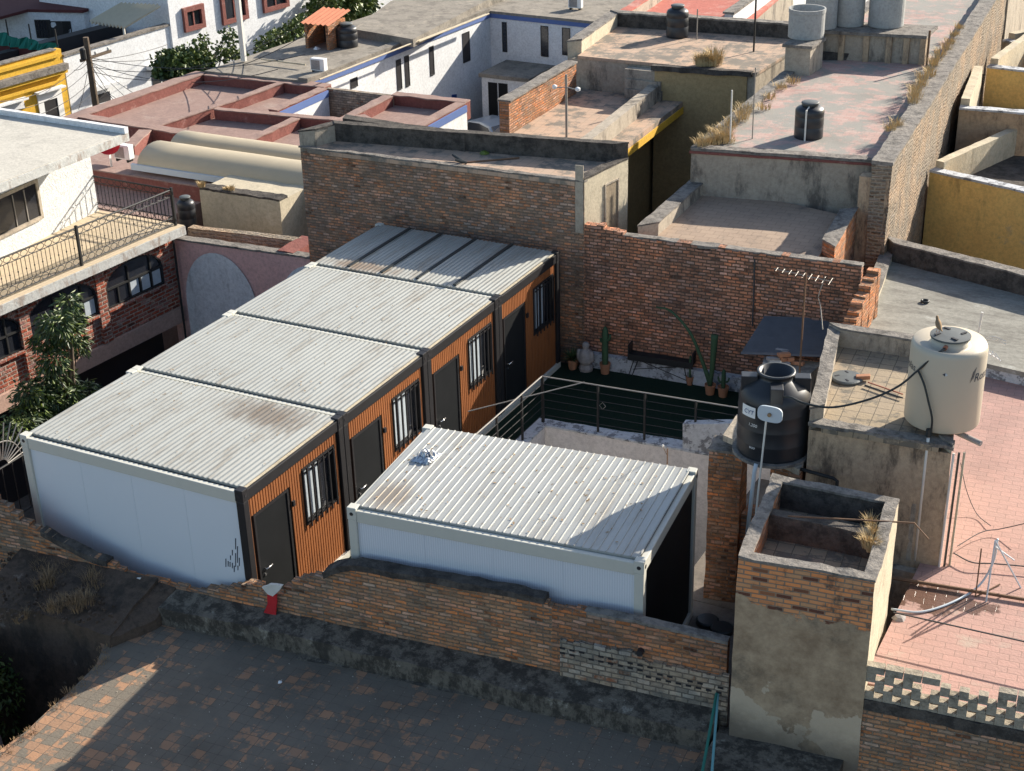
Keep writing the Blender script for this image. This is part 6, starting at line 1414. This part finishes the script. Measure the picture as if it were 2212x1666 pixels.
# red and white cloths on the wall
def cloth(name, label, pts, mat, thick=.02):
    t_ = MB(); n = len(pts); 
    k = len(t_.v); t_.v += [tuple(p) for p in pts] + [tuple(p - wn * thick) for p in pts]; t_.f.append(tuple(n + i for i in range(n))); t_.f += [(i, (i + 1) % n, n + (i + 1) % n, n + i) for i in range(n)]
    return solid(t_, name, mat, label, 'cloth', rough=.018, seg=.08)
wz = wa - wn * .07; wz2 = wb - wn * .07
cloth('red_cloth', 'bright red rag hanging from the gap in the front brick wall', [PV(u, v, wz, wz2) for u, v in ((579, 1280), (598, 1282), (600, 1300), (597, 1328), (586, 1330), (571, 1321), (580, 1302))], M['red_cloth'])
cloth('white_cloth', 'dirty white rag draped in the gap of the front brick wall above the red rag', [PV(u, v, wz, wz2) for u, v in ((568, 1266), (585, 1258), (612, 1262), (606, 1272), (592, 1284), (582, 1280))], M['white_cloth'], .05)
cloth('white_scrap', 'white plastic scrap caught on the front brick wall below the first cabin', [PV(u, v, wz, wz2) for u, v in ((288, 1248), (304, 1247), (301, 1262), (293, 1265))], M['white_paint'])
# green poles
g0, g1 = PV(1548, 1498, wz, wz2), P(1515, 1680, zf + .3)
solid(MB().tube([g0, g1 + (g1 - g0) * .3], .022, 8), 'green_pole', M['green_paint'], 'dark green pole leaning on the front wall at the bottom', 'pole')
g0, g1 = PV(1551, 1500, wz, wz2), P(1537, 1680, zf + .3)
solid(MB().tube([g0, g1 + (g1 - g0) * .3], .020, 8), 'teal_pole', M['teal_paint'], 'pale teal pole leaning beside the dark green one', 'pole')
# pink roof frames, hose, cables
def rods(name, label, segs, mat, r=.012, cat='frame'):
    t = thing(name, label, cat, tuple(segs[0][0]))
    for s in segs: MB().tube(s, r, 6).build('rod', mat, t)
    return t
a0 = P(2150, 1168, zp + .95); 
rods('rod_trestle', 'leaning thin metal A shaped frame on the pink roof, right edge', [[P(2130, 1300, zp), a0], [P(2205, 1270, zp), a0], [P(2190, 1210, zp + .3), a0 - Vector((0, 0, .1))]], M['pvc_blue'], .014)
rods('rod_trestle', 'rusty upright rod frame on the pink roof beside the leaning frame', [[P(2107, 1290, zp), P(2120, 1185, zp + .75)], [P(2107, 1290, zp), P(2160, 1262, zp + .02)]], M['rust'], .012)
solid(MB().tube(curve(ps((1925, 1316, zp + .03), (1990, 1322, zp + .02), (2060, 1300, zp + .02), (2115, 1265, zp + .05), (2145, 1215, zp + .4), (2155, 1165, zp + .9)), 40), .018, 8), 'hose', M['pvc_blue'], 'pale blue garden hose curving across the wet pink roof', 'hose', smooth=True)
solid(MB().tube(ps((1925, 1248, zp + .05), (2212, 1295, zp + .05), (2300, 1309, zp + .05)), .028), 'long_pipe', M['rust'], 'long rusty pink pipe lying across the pink roof behind the hose', 'pipe')
solid(MB().tube(ps((1930, 1323, zp + .35), (2212, 1386, zp + .35), (2300, 1405, zp + .35)), .012), 'cable', M['wire'], 'straight dark cable above the pink roof near the basin tower', 'cable')
solid(MB().tube(curve(ps((2068, 1180, zp + .1), (2120, 1150, zp + .1), (2165, 1142, zp + .1), (2240, 1125, zp + .3)), 20), .008), 'cable', M['wire'], 'thin cable curving over the upper part of the pink roof', 'cable')
solid(MB().tube(curve(ps((2060, 1195, zp + .1), (2100, 1215, zp + .1), (2150, 1218, zp + .1), (2240, 1226, zp + .1)), 20), .011), 'cable', M['wire'], 'wavy dark cable on the pink roof beside the white pipe foot', 'cable')
solid(MB().tube(curve(ps((2075, 1000, zp + .6), (2088, 1060, zp + .3), (2110, 1110, zp + .05), (2140, 1136, zp + .05)), 20), .007), 'cable', M['wire'], 'thin brown cable trailing down the pink roof from the tiled tower', 'cable')
# masts
def mast(u0, v0, u1, v1, z, label, r=.02, mat='steel', extra=None):
    f = P(u0, v0, z); tz_ = ZAT(u1, v1, f.x, f.y); tp = Vector((f.x, f.y, tz_)); t = thing('mast', label, 'mast', tuple(f)); MB().tube([f, tp], r).build('pole', M[mat], t)
    if extra: extra(t, tp)
    return t
def ins(t, tp):
    for dx in (-.35, .35): MB().tube([tp - Zv * .35, tp - Zv * .35 + Vector((dx, 0, -.05))], .015).build('arm', M['steel'], t); MB().lathe([(.03, -.06), (.07, -.03), (.07, .03), (.03, .06)], tuple(tp - Zv * .38 + Vector((dx, 0, 0))), 10).build('insulator', M['white_paint'], t)
mast(1224, 296, 1216, 161, 3.0, 'grey mast with two white insulators on the tan tiled roof', .035, 'steel', ins)
mast(1577, 305, 1578, 195, 4.25, 'thin pale rod standing in dry grass on the worn pink roof', .02, 'pvc')
mast(1625, 300, 1629, 146, 4.2, 'thin grey mast on the worn pink roof left of the black tank', .016)
mast(1628, 112, 1632, -40, 4.0, 'thin dark mast on the tan roof behind the yellow hall parapet', .03, 'iron')
mast(2001, 147, 2007, 66, 4.2, 'rusty upright bar beside the long adobe wall', .035, 'rust')
mast(1505, 85, 1506, 20, 4.0, 'thin pipe by the small black tank at the top', .02)
# trash on the brick building roof
zq = 4.37
solid(MB().tube(ps((1000, 352, zq), (1122, 341, zq + .02)), .022), 'rod', M['rust'], 'long thin rod lying on the sunken tiled roof of the tall brick building', 'rod')
for k, (u0, v0, u1, v1) in enumerate(((978, 334, 1000, 350), (984, 346, 1008, 352))): solid(MB().tube(ps((u0, v0, zq + .12), (u1, v1, zq + .02)), .035), 'burnt_stick', M['hose'], ('upper' if k == 0 else 'lower') + ' burnt stick on the sunken tiled roof of the tall brick building', 'stick')
scatter_chip(1047, 332, zq, .16, M['leaf_yellow'], 'green_bag', 'small green plastic bag on the tall brick building roof', 'bag')
scatter_chip(1055, 327, zq, .10, M['white_paint'], 'white_bag', 'small white plastic bag touching the green one', 'bag')
# ---- on the white house roof
zw_ = zw
def acunit(u, v, z, s, label):
    c = P(u, v, z); t = thing('air_conditioner', label, 'air conditioner', tuple(c)); MB().obox(c + Vector((-s * .5, 0, .08)), (s, .0, 0), (0, s * .42, 0), (0, 0, s * .75)).build('case', M['white_paint'], t, bevel=.02)
    MB().obox(c + Vector((-s * .42, -.012, .08 + s * .08)), (s * .62, 0, 0), (0, .01, 0), (0, 0, s * .58)).build('fan_grille', M['stone_grey'], t)
    for k in (-.4, .3): MB().obox(c + Vector((s * k, 0, 0)), (.06, 0, 0), (0, s * .4, 0), (0, 0, .079)).build('foot', M['iron'], t)
    return t
acunit(686, 158, zw_, .62, 'white air conditioner near the roof edge of the big white house')
acunit(1241, 22, zw_, .62, 'white air conditioner on the grey roof at the top centre')
acunit(264, 350, 1.33, .6, 'grey air conditioner below the pale roof slab of the balcony house')
hb = P(661, 104, zw_); he = P(690, 110, zw_); hc_ = P(728, 100, zw_)
t = thing('brick_hut', 'small brick hut with an orange clay tile roof on the big white house', 'hut', tuple(hb))
wh_ = 1.0; o = hb; W_ = (he - hb).length + .1
MB().obox(o, (.12, 0, 0), (0, 1.3, 0), (0, 0, wh_)).build('side_wall', M['brick_orange'], t, rough=.01)
MB().obox(o + Vector((W_ + .1, 0, 0)), (.12, 0, 0), (0, 1.3, 0), (0, 0, wh_ + .05)).build('side_wall', M['brick_orange'], t, rough=.01)
MB().obox(o + Vector((.121, 1.2, 0)), (W_ - .03, 0, 0), (0, .1, 0), (0, 0, wh_)).build('back_wall', M['window_dark'], t)
mb = MB()
for i in range(13):
    for j, (yy, zz) in enumerate(((-.2, wh_ + .02), (1.5, wh_ + .32))): mb.v.append((o.x - .12 + i * (W_ + .5) / 12, o.y + yy, zz + zw_ + (.06 if i % 2 else 0)))
mb.f = [(2 * i, 2 * i + 2, 2 * i + 3, 2 * i + 1) for i in range(12)]
mb.build('tile_roof', M['roof_tile_red'], t)
scatter_chip(684, 106, zw_, .2, M['white_paint'], 'rag_heap', 'pale rag heap inside the small brick hut', 'rags')
# satellite dish by the balcony house roof
dc = P(240, 352, 1.45)
t = thing('satellite_dish', 'small red backed satellite dish under the corner of the pale roof slab', 'satellite dish', tuple(dc))
MB().tube([dc + Zv * -.5, dc + Zv * .35], .03).build('mast', M['pvc'], t)
mb = MB(); 
for r, z in ((.01, 0), (.18, .03), (.34, .12), (.35, .13), (.34, .10), (.01, -.02)):
    for j in range(16): th = 2 * PI * j / 16; v = Vector((r * math.cos(th), r * math.sin(th) * .9, z)); v = Matrix.Rotation(1.1, 3, 'X') @ v; v = Matrix.Rotation(.7, 3, 'Z') @ v; mb.v.append(tuple(dc + Zv * .55 + v))
mb.f = [(i * 16 + j, i * 16 + (j + 1) % 16, (i + 1) * 16 + (j + 1) % 16, (i + 1) * 16 + j) for i in range(5) for j in range(16)]
mb.build('dish', M['red_cloth'], t, smooth=True)
MB().tube([dc + Zv * .3, dc + Vector((.25, -.3, .25))], .015).build('feed_arm', M['white_paint'], t)
# ---- car in the court
cx, cy = P(1052, 262, GZ + 1.3).x, P(1052, 262, GZ + 1.3).y
t = thing('parked_car', 'silver car parked in the white walled court, only its roof showing', 'car', (cx, cy, GZ))
prof = [(-2.1, .35), (-2.15, .75), (-1.6, .92), (-1.0, 1.0), (-.4, 1.38), (.3, 1.45), (1.0, 1.38), (1.6, 1.0), (2.1, .9), (2.15, .4)]
def loft(prof, y, dirv, nrm, zc, wfun):
    mb = MB(); m = len(prof)
    for s in (-1, 1):
        for x_, z_ in prof: p = Vector((cx, cy, GZ)) + dirv * x_ + nrm * s * wfun(z_) + Zv * z_; mb.v.append(tuple(p))
    mb.f = [(i, i + 1, m + i + 1, m + i) for i in range(m - 1)] + [tuple(range(m))[::-1], tuple(range(m, 2 * m))]; return mb
cdv = Vector((.92, -.4, 0)).normalized(); cnn = Vector((-cdv.y, cdv.x, 0))
loft(prof, 0, cdv, cnn, 0, lambda z: .86 - max(0, z - .95) * .45).build('body', M['car_paint'], t, bevel=.05)
loft([(-1.05, 1.01), (-.42, 1.36), (-.36, 1.37), (-.95, 1.01)], 0, cdv, cnn, 0, lambda z: .80 - max(0, z - .95) * .45).build('windscreen', M['glass'], t)
for s in (-1, 1):
    mb = MB(); pts_ = [(-.9, 1.0), (-.35, 1.33), (.3, 1.39), (.95, 1.33), (1.45, 1.0)]; mb.poly([Vector((cx, cy, GZ)) + cdv * x_ + cnn * s * (.875 - max(0, z_ - .95) * .45) + Zv * z_ for x_, z_ in pts_]); mb.build('side_window', M['glass'], t)
for sx in (-1.35, 1.35):
    for s in (-1, 1): c = Vector((cx, cy, GZ + .32)) + cdv * sx + cnn * s * .78; MB().tube([c - cnn * .1, c + cnn * .1], .32, 18).build('wheel', M['hose'], t)
loft([(1.02, 1.37), (1.58, 1.02), (1.62, 1.04), (1.06, 1.40)], 0, cdv, cnn, 0, lambda z: .78 - max(0, z - .95) * .45).build('rear_window', M['glass'], t)
# ---- street pole, wires
pp = PV(205, 215, SA + sN * 3.0, SB + sN * 3.0); f = Vector((pp.x, pp.y, GZ)); tz_ = ZAT(171, 82, f.x, f.y)
t = thing('utility_pole', 'dark wooden utility pole leaning slightly before the white street house', 'utility pole', tuple(f)); tp = Vector((f.x, f.y, tz_))
MB().tube([f, tp], .17, 10, taper=.12).build('pole', M['bark'], t)
MB().obox(tp + Vector((-.06, -.5, -.95)), (.1, 0, 0), (0, 1.9, 0), (0, 0, .12)).build('crossarm', M['bark'], t)
MB().lathe([(.08, -.9), (.13, -.85), (.13, -.45), (.08, -.4)], (tp.x, tp.y - .3, tp.z), 10).build('transformer', M['iron'], t)
for k in range(3): MB().lathe([(.03, 0), (.06, .03), (.06, .1), (.03, .14)], (tp.x, tp.y - .35 + k * .8, tp.z - .83), 8).build('insulator', M['pvc'], t)
WL = iter(['overhead wire from the utility pole to the left edge of the tall street house', 'second overhead wire from the utility pole toward the tall street house', 'overhead wire rising from the pole toward the topmost red framed window', 'overhead wire from the pole past the white steel light pole',
 'overhead wire sagging from the pole toward the bougainvillea', 'low overhead wire from the pole toward the straggly bush', 'short wire fanning from the pole up to the yellow house corner', 'short wire fanning from the pole to the nearest window hood',
 'wire fanning down right from the pole across the white street house', 'wire fanning from the pole to the lowest part of the white street house', 'wire fanning from the pole to the far top corner of the white street house', 'wire fanning from the pole to just below that far top corner',
 'wire fanning down left from the pole over the yellow house window', 'wire fanning from the pole toward the far low hood behind the bougainvillea', 'highest of the four wires running left from the pole over the yellow house', 'second highest of the four wires running left over the yellow house',
 'second lowest of the four wires running left over the yellow house', 'lowest of the four wires running left over the yellow house'])
def wire(p, q, sag, group='overhead street wires', r=.014):
    label = next(WL)
    p, q = Vector(p), Vector(q); pts_ = [p.lerp(q, i / 12) - Zv * sag * 4 * (i / 12) * (1 - i / 12) for i in range(13)]
    return solid(MB().tube(pts_, r, 4), 'overhead_wire', M['wire'], label, 'wire', group)
T_ = tp - Zv * .85
for k, (u, v, z_) in enumerate(((660, 118, -1.2), (600, 150, -1.6), (640, 60, .5), (660, 75, .2), (420, 240, -3), (500, 200, -2.4))): wire(T_ - Zv * .2 * k, P(u, v, 2.2 + .1 * k) if k < 4 else P(u, v, -.2), .5 + .15 * k)
for k, (u, v) in enumerate(((150, 150), (215, 180), (300, 240), (250, 235), (352, 95), (365, 120), (160, 235), (330, 230))): wire(T_ - Zv * .15, spt(u, v) + sN * .3, .12)
for k in range(4): wire(T_ - Zv * (.5 * k), P(-60, 215 + 20 * k, .2 - .3 * k), .7)
mast(527, 132, 515, -10, 1.0, 'tall white steel light pole rising behind the street bushes', .12, 'pvc')
# net fence
t = thing('green_net_fence', 'green shade net on thin posts above the yellow house', 'fence', tuple(SA - sN * 3.2))
na, nb = PY(127, 98, 33.3), PY(-70, 58, 33.3); la, lb2_ = PY(112, 114, 33.3), PY(-70, 88, 33.3); mb = MB(); nz_ = 30
for i in range(nz_ + 1):
    k = i / nz_; a1 = na.lerp(nb, k); a2 = la.lerp(lb2_, k); yy = .10 * math.sin(i * 1.9)
    mb.v += [(a2.x, 33.3 - yy, a2.z), (a1.x, 33.3 + yy, a1.z + .08 * math.sin(i * .8))]
mb.f = [(2 * i, 2 * i + 2, 2 * i + 3, 2 * i + 1) for i in range(nz_)]
mb.build('net', M['green_mesh'], t)
for k in (0.02, .3, .55, .8): p = na.lerp(nb, k); MB().tube([(p.x, 33.32, la.z - 1), (p.x, 33.32, p.z + .7)], .035).build('post', M['iron'], t)
MB().prism([(la.x, 33.4), (lb2_.x, 33.4), (lb2_.x, 33.7), (la.x, 33.7)], GZ, [la.z - .02, lb2_.z - .02, lb2_.z - .02, la.z - .02]).build('low_wall', M['maroon'], mr)

# ---- vegetation
def leaf_blob(mb, rnd, c, R, n, L_, W_, droop=.3, shell=.55, sq=.8):
    for _ in range(n):
        d = Vector((rnd.gauss(0, 1), rnd.gauss(0, 1), rnd.gauss(0, 1))).normalized(); r = R * (shell + (1 - shell) * rnd.random()) * (.75 + .5 * noise.noise(d * 2.1 + c))
        p = c + Vector((d.x * r, d.y * r, d.z * r * sq)); a = (d + Vector((rnd.uniform(-.9, .9), rnd.uniform(-.9, .9), rnd.uniform(-.7, .5)))).normalized(); a.z -= droop; a.normalize()
        s = a.cross(Vector((rnd.uniform(-1, 1), rnd.uniform(-1, 1), rnd.uniform(-.2, 1)))).normalized(); l = L_ * rnd.uniform(.6, 1.25); w2 = W_ * rnd.uniform(.7, 1.2)
        k = len(mb.v); q = p + a * l * .5; up = a.cross(s) * l * .10
        mb.v += [tuple(p), tuple(q + s * w2 + up), tuple(p + a * l - Zv * l * .12), tuple(q - s * w2 + up)]; mb.f += [(k, k + 1, k + 2), (k, k + 2, k + 3)]
def tree(name, label, cat, foot, blobs, L_, W_, dens, mats, trunk=.09, seed=1, group=None, droop=.3):
    rnd = random.Random(seed); t = thing(name, label, cat, tuple(foot), group); foot = Vector(foot); top = max((b[0] for b in blobs), key=lambda c: c.z)
    mid = foot.lerp(top, .5) + Vector((.05, .05, 0)); tr = MB().tube(curve([foot, mid, top], 10), trunk, 8, taper=trunk * .35).build('trunk', M['bark'], t, smooth=True)
    for c, R in blobs[:10]:
        s = foot.lerp(top, min(.85, max(.15, (c.z - foot.z) / max(.1, top.z - foot.z) - .2))); MB().tube(curve([s, s.lerp(c, .5) + Vector((0, 0, -.05)), c], 6), trunk * .4, 5, taper=trunk * .12).build('limb', M['bark'], tr)
    for mi, m in enumerate(mats):
        mb = MB()
        for c, R in blobs: leaf_blob(mb, rnd, Vector(c), R, int(dens * R * R * (1.0 if mi == 0 else .35)), L_, W_, droop)
        mb.build('crown', M[m], t)
    return t
mango = []
mx = -8.9
for (u, v, r) in ((150, 655, .30), (155, 690, .34), (122, 700, .42), (105, 735, .40), (145, 720, .40), (115, 780, .38), (165, 745, .34), (105, 820, .36), (135, 815, .34), (90, 860, .5), (140, 860, .55), (60, 850, .34), (185, 850, .42), (110, 890, .6), (160, 900, .55), (65, 890, .45), (100, 925, .5), (200, 880, .3), (45, 925, .4)):
    p = PX(u, v, mx + random.uniform(-.35, .35)); mango.append((p, r))
ftm = PX(110, 960, mx); tree('mango_tree', 'mango tree with long dark glossy leaves against the brick balcony house', 'tree', (ftm.x, ftm.y, GZ), [(c, r * 1.08) for c, r in mango], .17, .026, 1700, ['leaf_dark', 'leaf_yellow'], .08, 3, droop=.5)
for c_ in [o for o in col.objects if o.name.startswith('crown')][-1:]: pass
dk = [(P(u, v, z), r) for u, v, z, r in ((10, 1420, -.6, .5), (30, 1450, -.9, .5), (5, 1490, -1.0, .6), (40, 1490, -1.5, .5), (20, 1540, -1.8, .7), (-20, 1450, -.8, .6))]
tree('dark_tree', 'leafy tree deep in the dark courtyard at the lower left corner', 'tree', (dk[4][0].x, dk[4][0].y, GZ), dk, .12, .03, 700, ['leaf_mid'], .07, 5)
def st(u, v, r, x=-27.5): return (PX(u, v, x), r)
tree('bougainvillea', 'wide rounded dark green street bush beside the red roofs', 'bush', (*st(400, 170, 1)[0][:2], GZ), [st(*a) for a in ((362, 135, .75), (385, 132, .85), (410, 130, .85), (435, 135, .8), (372, 155, .7), (400, 155, .8), (430, 150, .7), (350, 158, .35), (340, 160, .2))], .20, .09, 800, ['leaf_mid', 'leaf_dark'], .1, 7)
tree('sparse_bush', 'thin straggly street bush in front of the white pole', 'bush', (*st(490, 130, 1)[0][:2], GZ), [st(*a) for a in ((485, 105, .55), (500, 85, .5), (492, 72, .4), (478, 120, .5), (505, 115, .45), (520, 120, .4), (428, 92, .35), (440, 84, .3), (432, 104, .3), (450, 100, .2))], .15, .07, 420, ['leaf_mid', 'leaf_yellow'], .06, 8)
tree('street_tree', 'leafy green street tree left of the tiled brick hut', 'tree', (*st(600, 110, 1, -29)[0][:2], GZ), [st(*a, -29.5) for a in ((575, 95, .6), (600, 85, .8), (625, 72, .8), (645, 55, .7), (652, 45, .5), (590, 105, .6), (560, 108, .4), (670, 90, .5))], .18, .08, 480, ['leaf_mid', 'leaf_yellow'], .09, 9)
tree('street_tree', 'large green street tree at the top, behind the grey roof of the white house', 'tree', (*st(750, 40, 1, -31)[0][:2], GZ), [st(*a, -31) for a in ((700, 5, 1.1), (740, 10, 1.3), (775, 15, 1.1), (725, 28, 1.0), (760, 32, .9), (690, 28, .8), (795, 10, .7), (740, -20, 1.2))], .22, .10, 500, ['leaf_mid', 'leaf_yellow'], .15, 10)
def tuft(mb, rnd, c, n, h, spread, w_=.006):
    h *= rnd.uniform(.45, .85)
    for _ in range(n):
        a = rnd.uniform(0, 2 * PI); s = rnd.random() ** .5 * spread; b = c + Vector((math.cos(a) * s * .5, math.sin(a) * s * .5, 0)); hh_ = h * rnd.uniform(.5, 1.1); ln = Vector((math.cos(a), math.sin(a), 0)) * hh_ * rnd.uniform(.15, .7)
        k = Vector((-math.sin(a), math.cos(a), 0)) * w_; m = b + ln * .35 + Zv * hh_ * .6; e = b + ln + Zv * hh_ * rnd.uniform(.75, 1)
        i = len(mb.v); mb.v += [tuple(b - k), tuple(b + k), tuple(m + k * .8), tuple(m - k * .8), tuple(e)]; mb.f += [(i, i + 1, i + 2, i + 3), (i + 3, i + 2, i + 4)]
rg = random.Random(13)
def tufts(name, label, spots, n, h, sp, mat='straw', w_=.006, group=None):
    mb = MB()
    for s in spots: tuft(mb, rg, Vector(s), n, h * rg.uniform(.7, 1.2), sp, w_)
    o = solid(mb, name, M[mat], label, 'grass', group); return o
tufts('grass_tuft', 'rounded dry golden grass tuft on the yellow hall roof edge', [P(1528 + dx, 140, 4.03) for dx in (-12, -5, 2, 8, 14)], 160, .75, .5, w_=.014)
tufts('grass_tuft', 'dry grass tuft growing in the rear corner of the basin tower', [P(1885, 1150, z1 + .0), P(1880, 1143, z1 - .15)], 70, .32, .12)
tufts('grass_tuft', 'dry grass tuft growing on the right side of the front basin', [P(1880, 1190, z1 - .1), P(1872, 1182, z1 - .1), P(1890, 1178, z1)], 80, .34, .14)
tufts('grass_tuft', 'small dry grass tuft left on the plaster wall by the vaults', [P(436, 404, 1.75)], 90, .22, .2, w_=.01)
tufts('grass_tuft', 'small dry grass tuft right on the plaster wall by the vaults', [P(488, 409, 1.75), P(500, 411, 1.75)], 80, .22, .2, w_=.01)
lwg = [LWa + lw * s + lwn * rg.uniform(-.12, .02) + Zv * .03 for s in [2.6, 3.0, 5.2, 5.6, 6.1, 6.5, 7.0, 7.5, 8.0, 8.6, 9.2, 9.8, 10.4, 11.2, 12, 13, 14]]
o = tufts('dry_grass', 'dry golden grass growing along the inner top edge of the long adobe wall', lwg, 70, .42, .35, w_=.008); o['kind'] = 'stuff'
ra, rb2 = P(1500, 318, 4.27), P(1690, 168, 4.27); spots = [ra.lerp(rb2, s) + Vector((rg.uniform(.05, .5), 0, -.03)) for s in [.02, .03, .05, .07, .08, .10, .12, .14, .17, .20, .24, .28, .33, .38, .44, .5, .56, .7, .85, .95]]
spots += [P(1545 + k * 9, 306 + rg.uniform(-6, 2), 4.22) for k in range(4)]
o = tufts('dry_grass', 'dry golden grass spreading along the left edge of the worn pink roof', spots, 70, .40, .4, w_=.008); o['kind'] = 'stuff'
spots = [P(rg.uniform(85, 215), rg.uniform(1215, 1330), .80) for _ in range(26)]
tufts('dry_bush', 'tangled dry brown grass clump on the rubble ledge at the lower left', spots, 60, .38, .25, 'straw_dark', .004)
tufts('grass_tuft', 'small dim dry tuft at the far left of the rubble ledge', [P(40, 1345, .64), P(55, 1335, .64)], 60, .3, .15, 'straw_dark', .004)
spots = [P(u, v, zf + .01) for u, v in ((225, 1405), (222, 1430), (205, 1450), (180, 1475), (150, 1500), (125, 1525), (70, 1580), (40, 1600), (15, 1622))]
o = tufts('dry_weeds', 'low dry weeds along the broken left edge of the clay tiled roof', spots, 50, .12, .25, 'straw_dark', .004); o['kind'] = 'stuff'
# rubble stones on the left ledge
mb = MB(); rr_ = random.Random(31)
for k in range(260):
    u, v = rr_.uniform(0, 250), rr_.uniform(1195, 1345)
    c = P(u, v, .80 + (v < 1290) * .04); lim = wa + wd * ((c.x - wa.x) / wd.x)
    if c.y > lim.y - .04 or c.x > -1.6: continue
    s_ = rr_.uniform(.015, .065); a = rr_.uniform(0, 6.28); d = Vector((math.cos(a), math.sin(a), rr_.uniform(-.2, .2))) * s_; n = Vector((-math.sin(a), math.cos(a), rr_.uniform(-.2, .2))) * s_ * rr_.uniform(.4, .9)
    mb.obox(c - d * .5 - n * .5 - Zv * .02, d, n, Vector((0, 0, s_ * .6 + .02)))
o = mb.build('rubble', M['ledge_brown'], rough=.008); tag(o, 'broken stones and brick rubble strewn over the ledge at the lower left', 'rubble'); o['kind'] = 'stuff'
# grit on the foreground tiles
mb = MB()
for k in range(420):
    c = P(rr_.uniform(150, 1560), rr_.uniform(1380, 1666), zf + .004)
    if not (-1.2 < c.x < 8 and c.y < -0.75 + .1 * c.x): continue
    s_ = rr_.uniform(.006, .022); a = rr_.uniform(0, 6.28); d = Vector((math.cos(a), math.sin(a), 0)) * s_; n = Vector((-d.y, d.x, 0)) * .7; mb.obox(c - d * .5 - n * .5, d, n, (0, 0, s_ * .5))
o = mb.build('grit', M['plaster_grey']); tag(o, 'small pale grit scattered over the foreground clay tile roof', 'grit'); o['kind'] = 'stuff'
# twig in the patio
tw = P(1387, 1000, 2.35); t = thing('bare_twig', 'bare twig with one pale flower rising from the patio', 'plant', (tw.x, tw.y + 1.2, GZ)); b = Vector((tw.x, tw.y + 1.2, GZ)); zt_ = ZAT(1388, 968, b.x, b.y)
MB().tube([b, Vector((b.x, b.y, zt_))], .022, 6, taper=.012).build('stem', M['rust'], t); MB().tube([Vector((b.x, b.y, zt_ - .15)), Vector((b.x - .09, b.y, zt_ + .02))], .006).build('twig', M['rust'], t); MB().lathe([(.01, -.03), (.025, 0), (.01, .03)], (b.x - .09, b.y, zt_ + .03), 8).build('flower', M['pvc'], t)
# fan shaped grille at the left
gx = -5.9; gc = PX(5, 1010, gx)
t = thing('fan_grille', 'dark wrought iron grille with radiating spikes left of the first cabin', 'grille', (gx, gc.y, 0)); gt = PX(20, 1000, gx)
for k in range(11):
    a = .1 + k * .20; c = Vector((gx, gc.y, gc.z)); e = c + Vector((0, math.cos(a) * .85, math.sin(a) * .85)); s_ = c + Vector((0, math.cos(a) * .15, math.sin(a) * .15)); MB().tube([s_, e], .012, 5).build('spoke', M['steel'], t)
MB().tube([Vector((gx, gc.y + math.cos(.1 * k) * .5, gc.z + math.sin(.1 * k) * .5)) for k in range(0, 26)], .012, 5).build('arc', M['steel'], t)
MB().tube([Vector((gx, gc.y - .9, gc.z + .0)), Vector((gx, gc.y + 1.5, gc.z + .0))], .02).build('rail', M['iron'], t); MB().tube([Vector((gx, gc.y - .9, gc.z - 1.1)), Vector((gx, gc.y + 1.5, gc.z - 1.1))], .02).build('rail', M['iron'], t)
for k in range(9): MB().tube([Vector((gx, gc.y - .8 + k * .26, gc.z)), Vector((gx, gc.y - .8 + k * .26, gc.z - 1.1))], .012, 5).build('bar', M['iron'], t)
# round lids on the yard floor between cabin and tower
for k, (u, v) in enumerate(((1528, 1345), (1560, 1362))):
    solid(MB().lathe([(.2, 0), (.2, .06), (.17, .08), (.01, .08)], tuple(P(u, v, .01)), 20), 'round_cover', M['hose'], ('left' if k == 0 else 'right') + ' of two dark round covers on the shaded yard floor', 'cover')

# unseen block added off-frame on the left; it keeps the little courtyard dark
SB_ = [P(u, v, .4) for u, v in ((-90, 1330), (-90, 1450), (-90, 1640))]
t = thing('shade_block', 'plain block added out of view to shade the courtyard beyond the lower left corner', 'building', (-8, -6, GZ))
MB().prism([(-12, -9), (SB_[2].x, -9)] + xy(SB_[2], SB_[1], SB_[0]) + [(-12, SB_[0].y)], GZ, .4).build('wall', M['plaster_grey'], t)
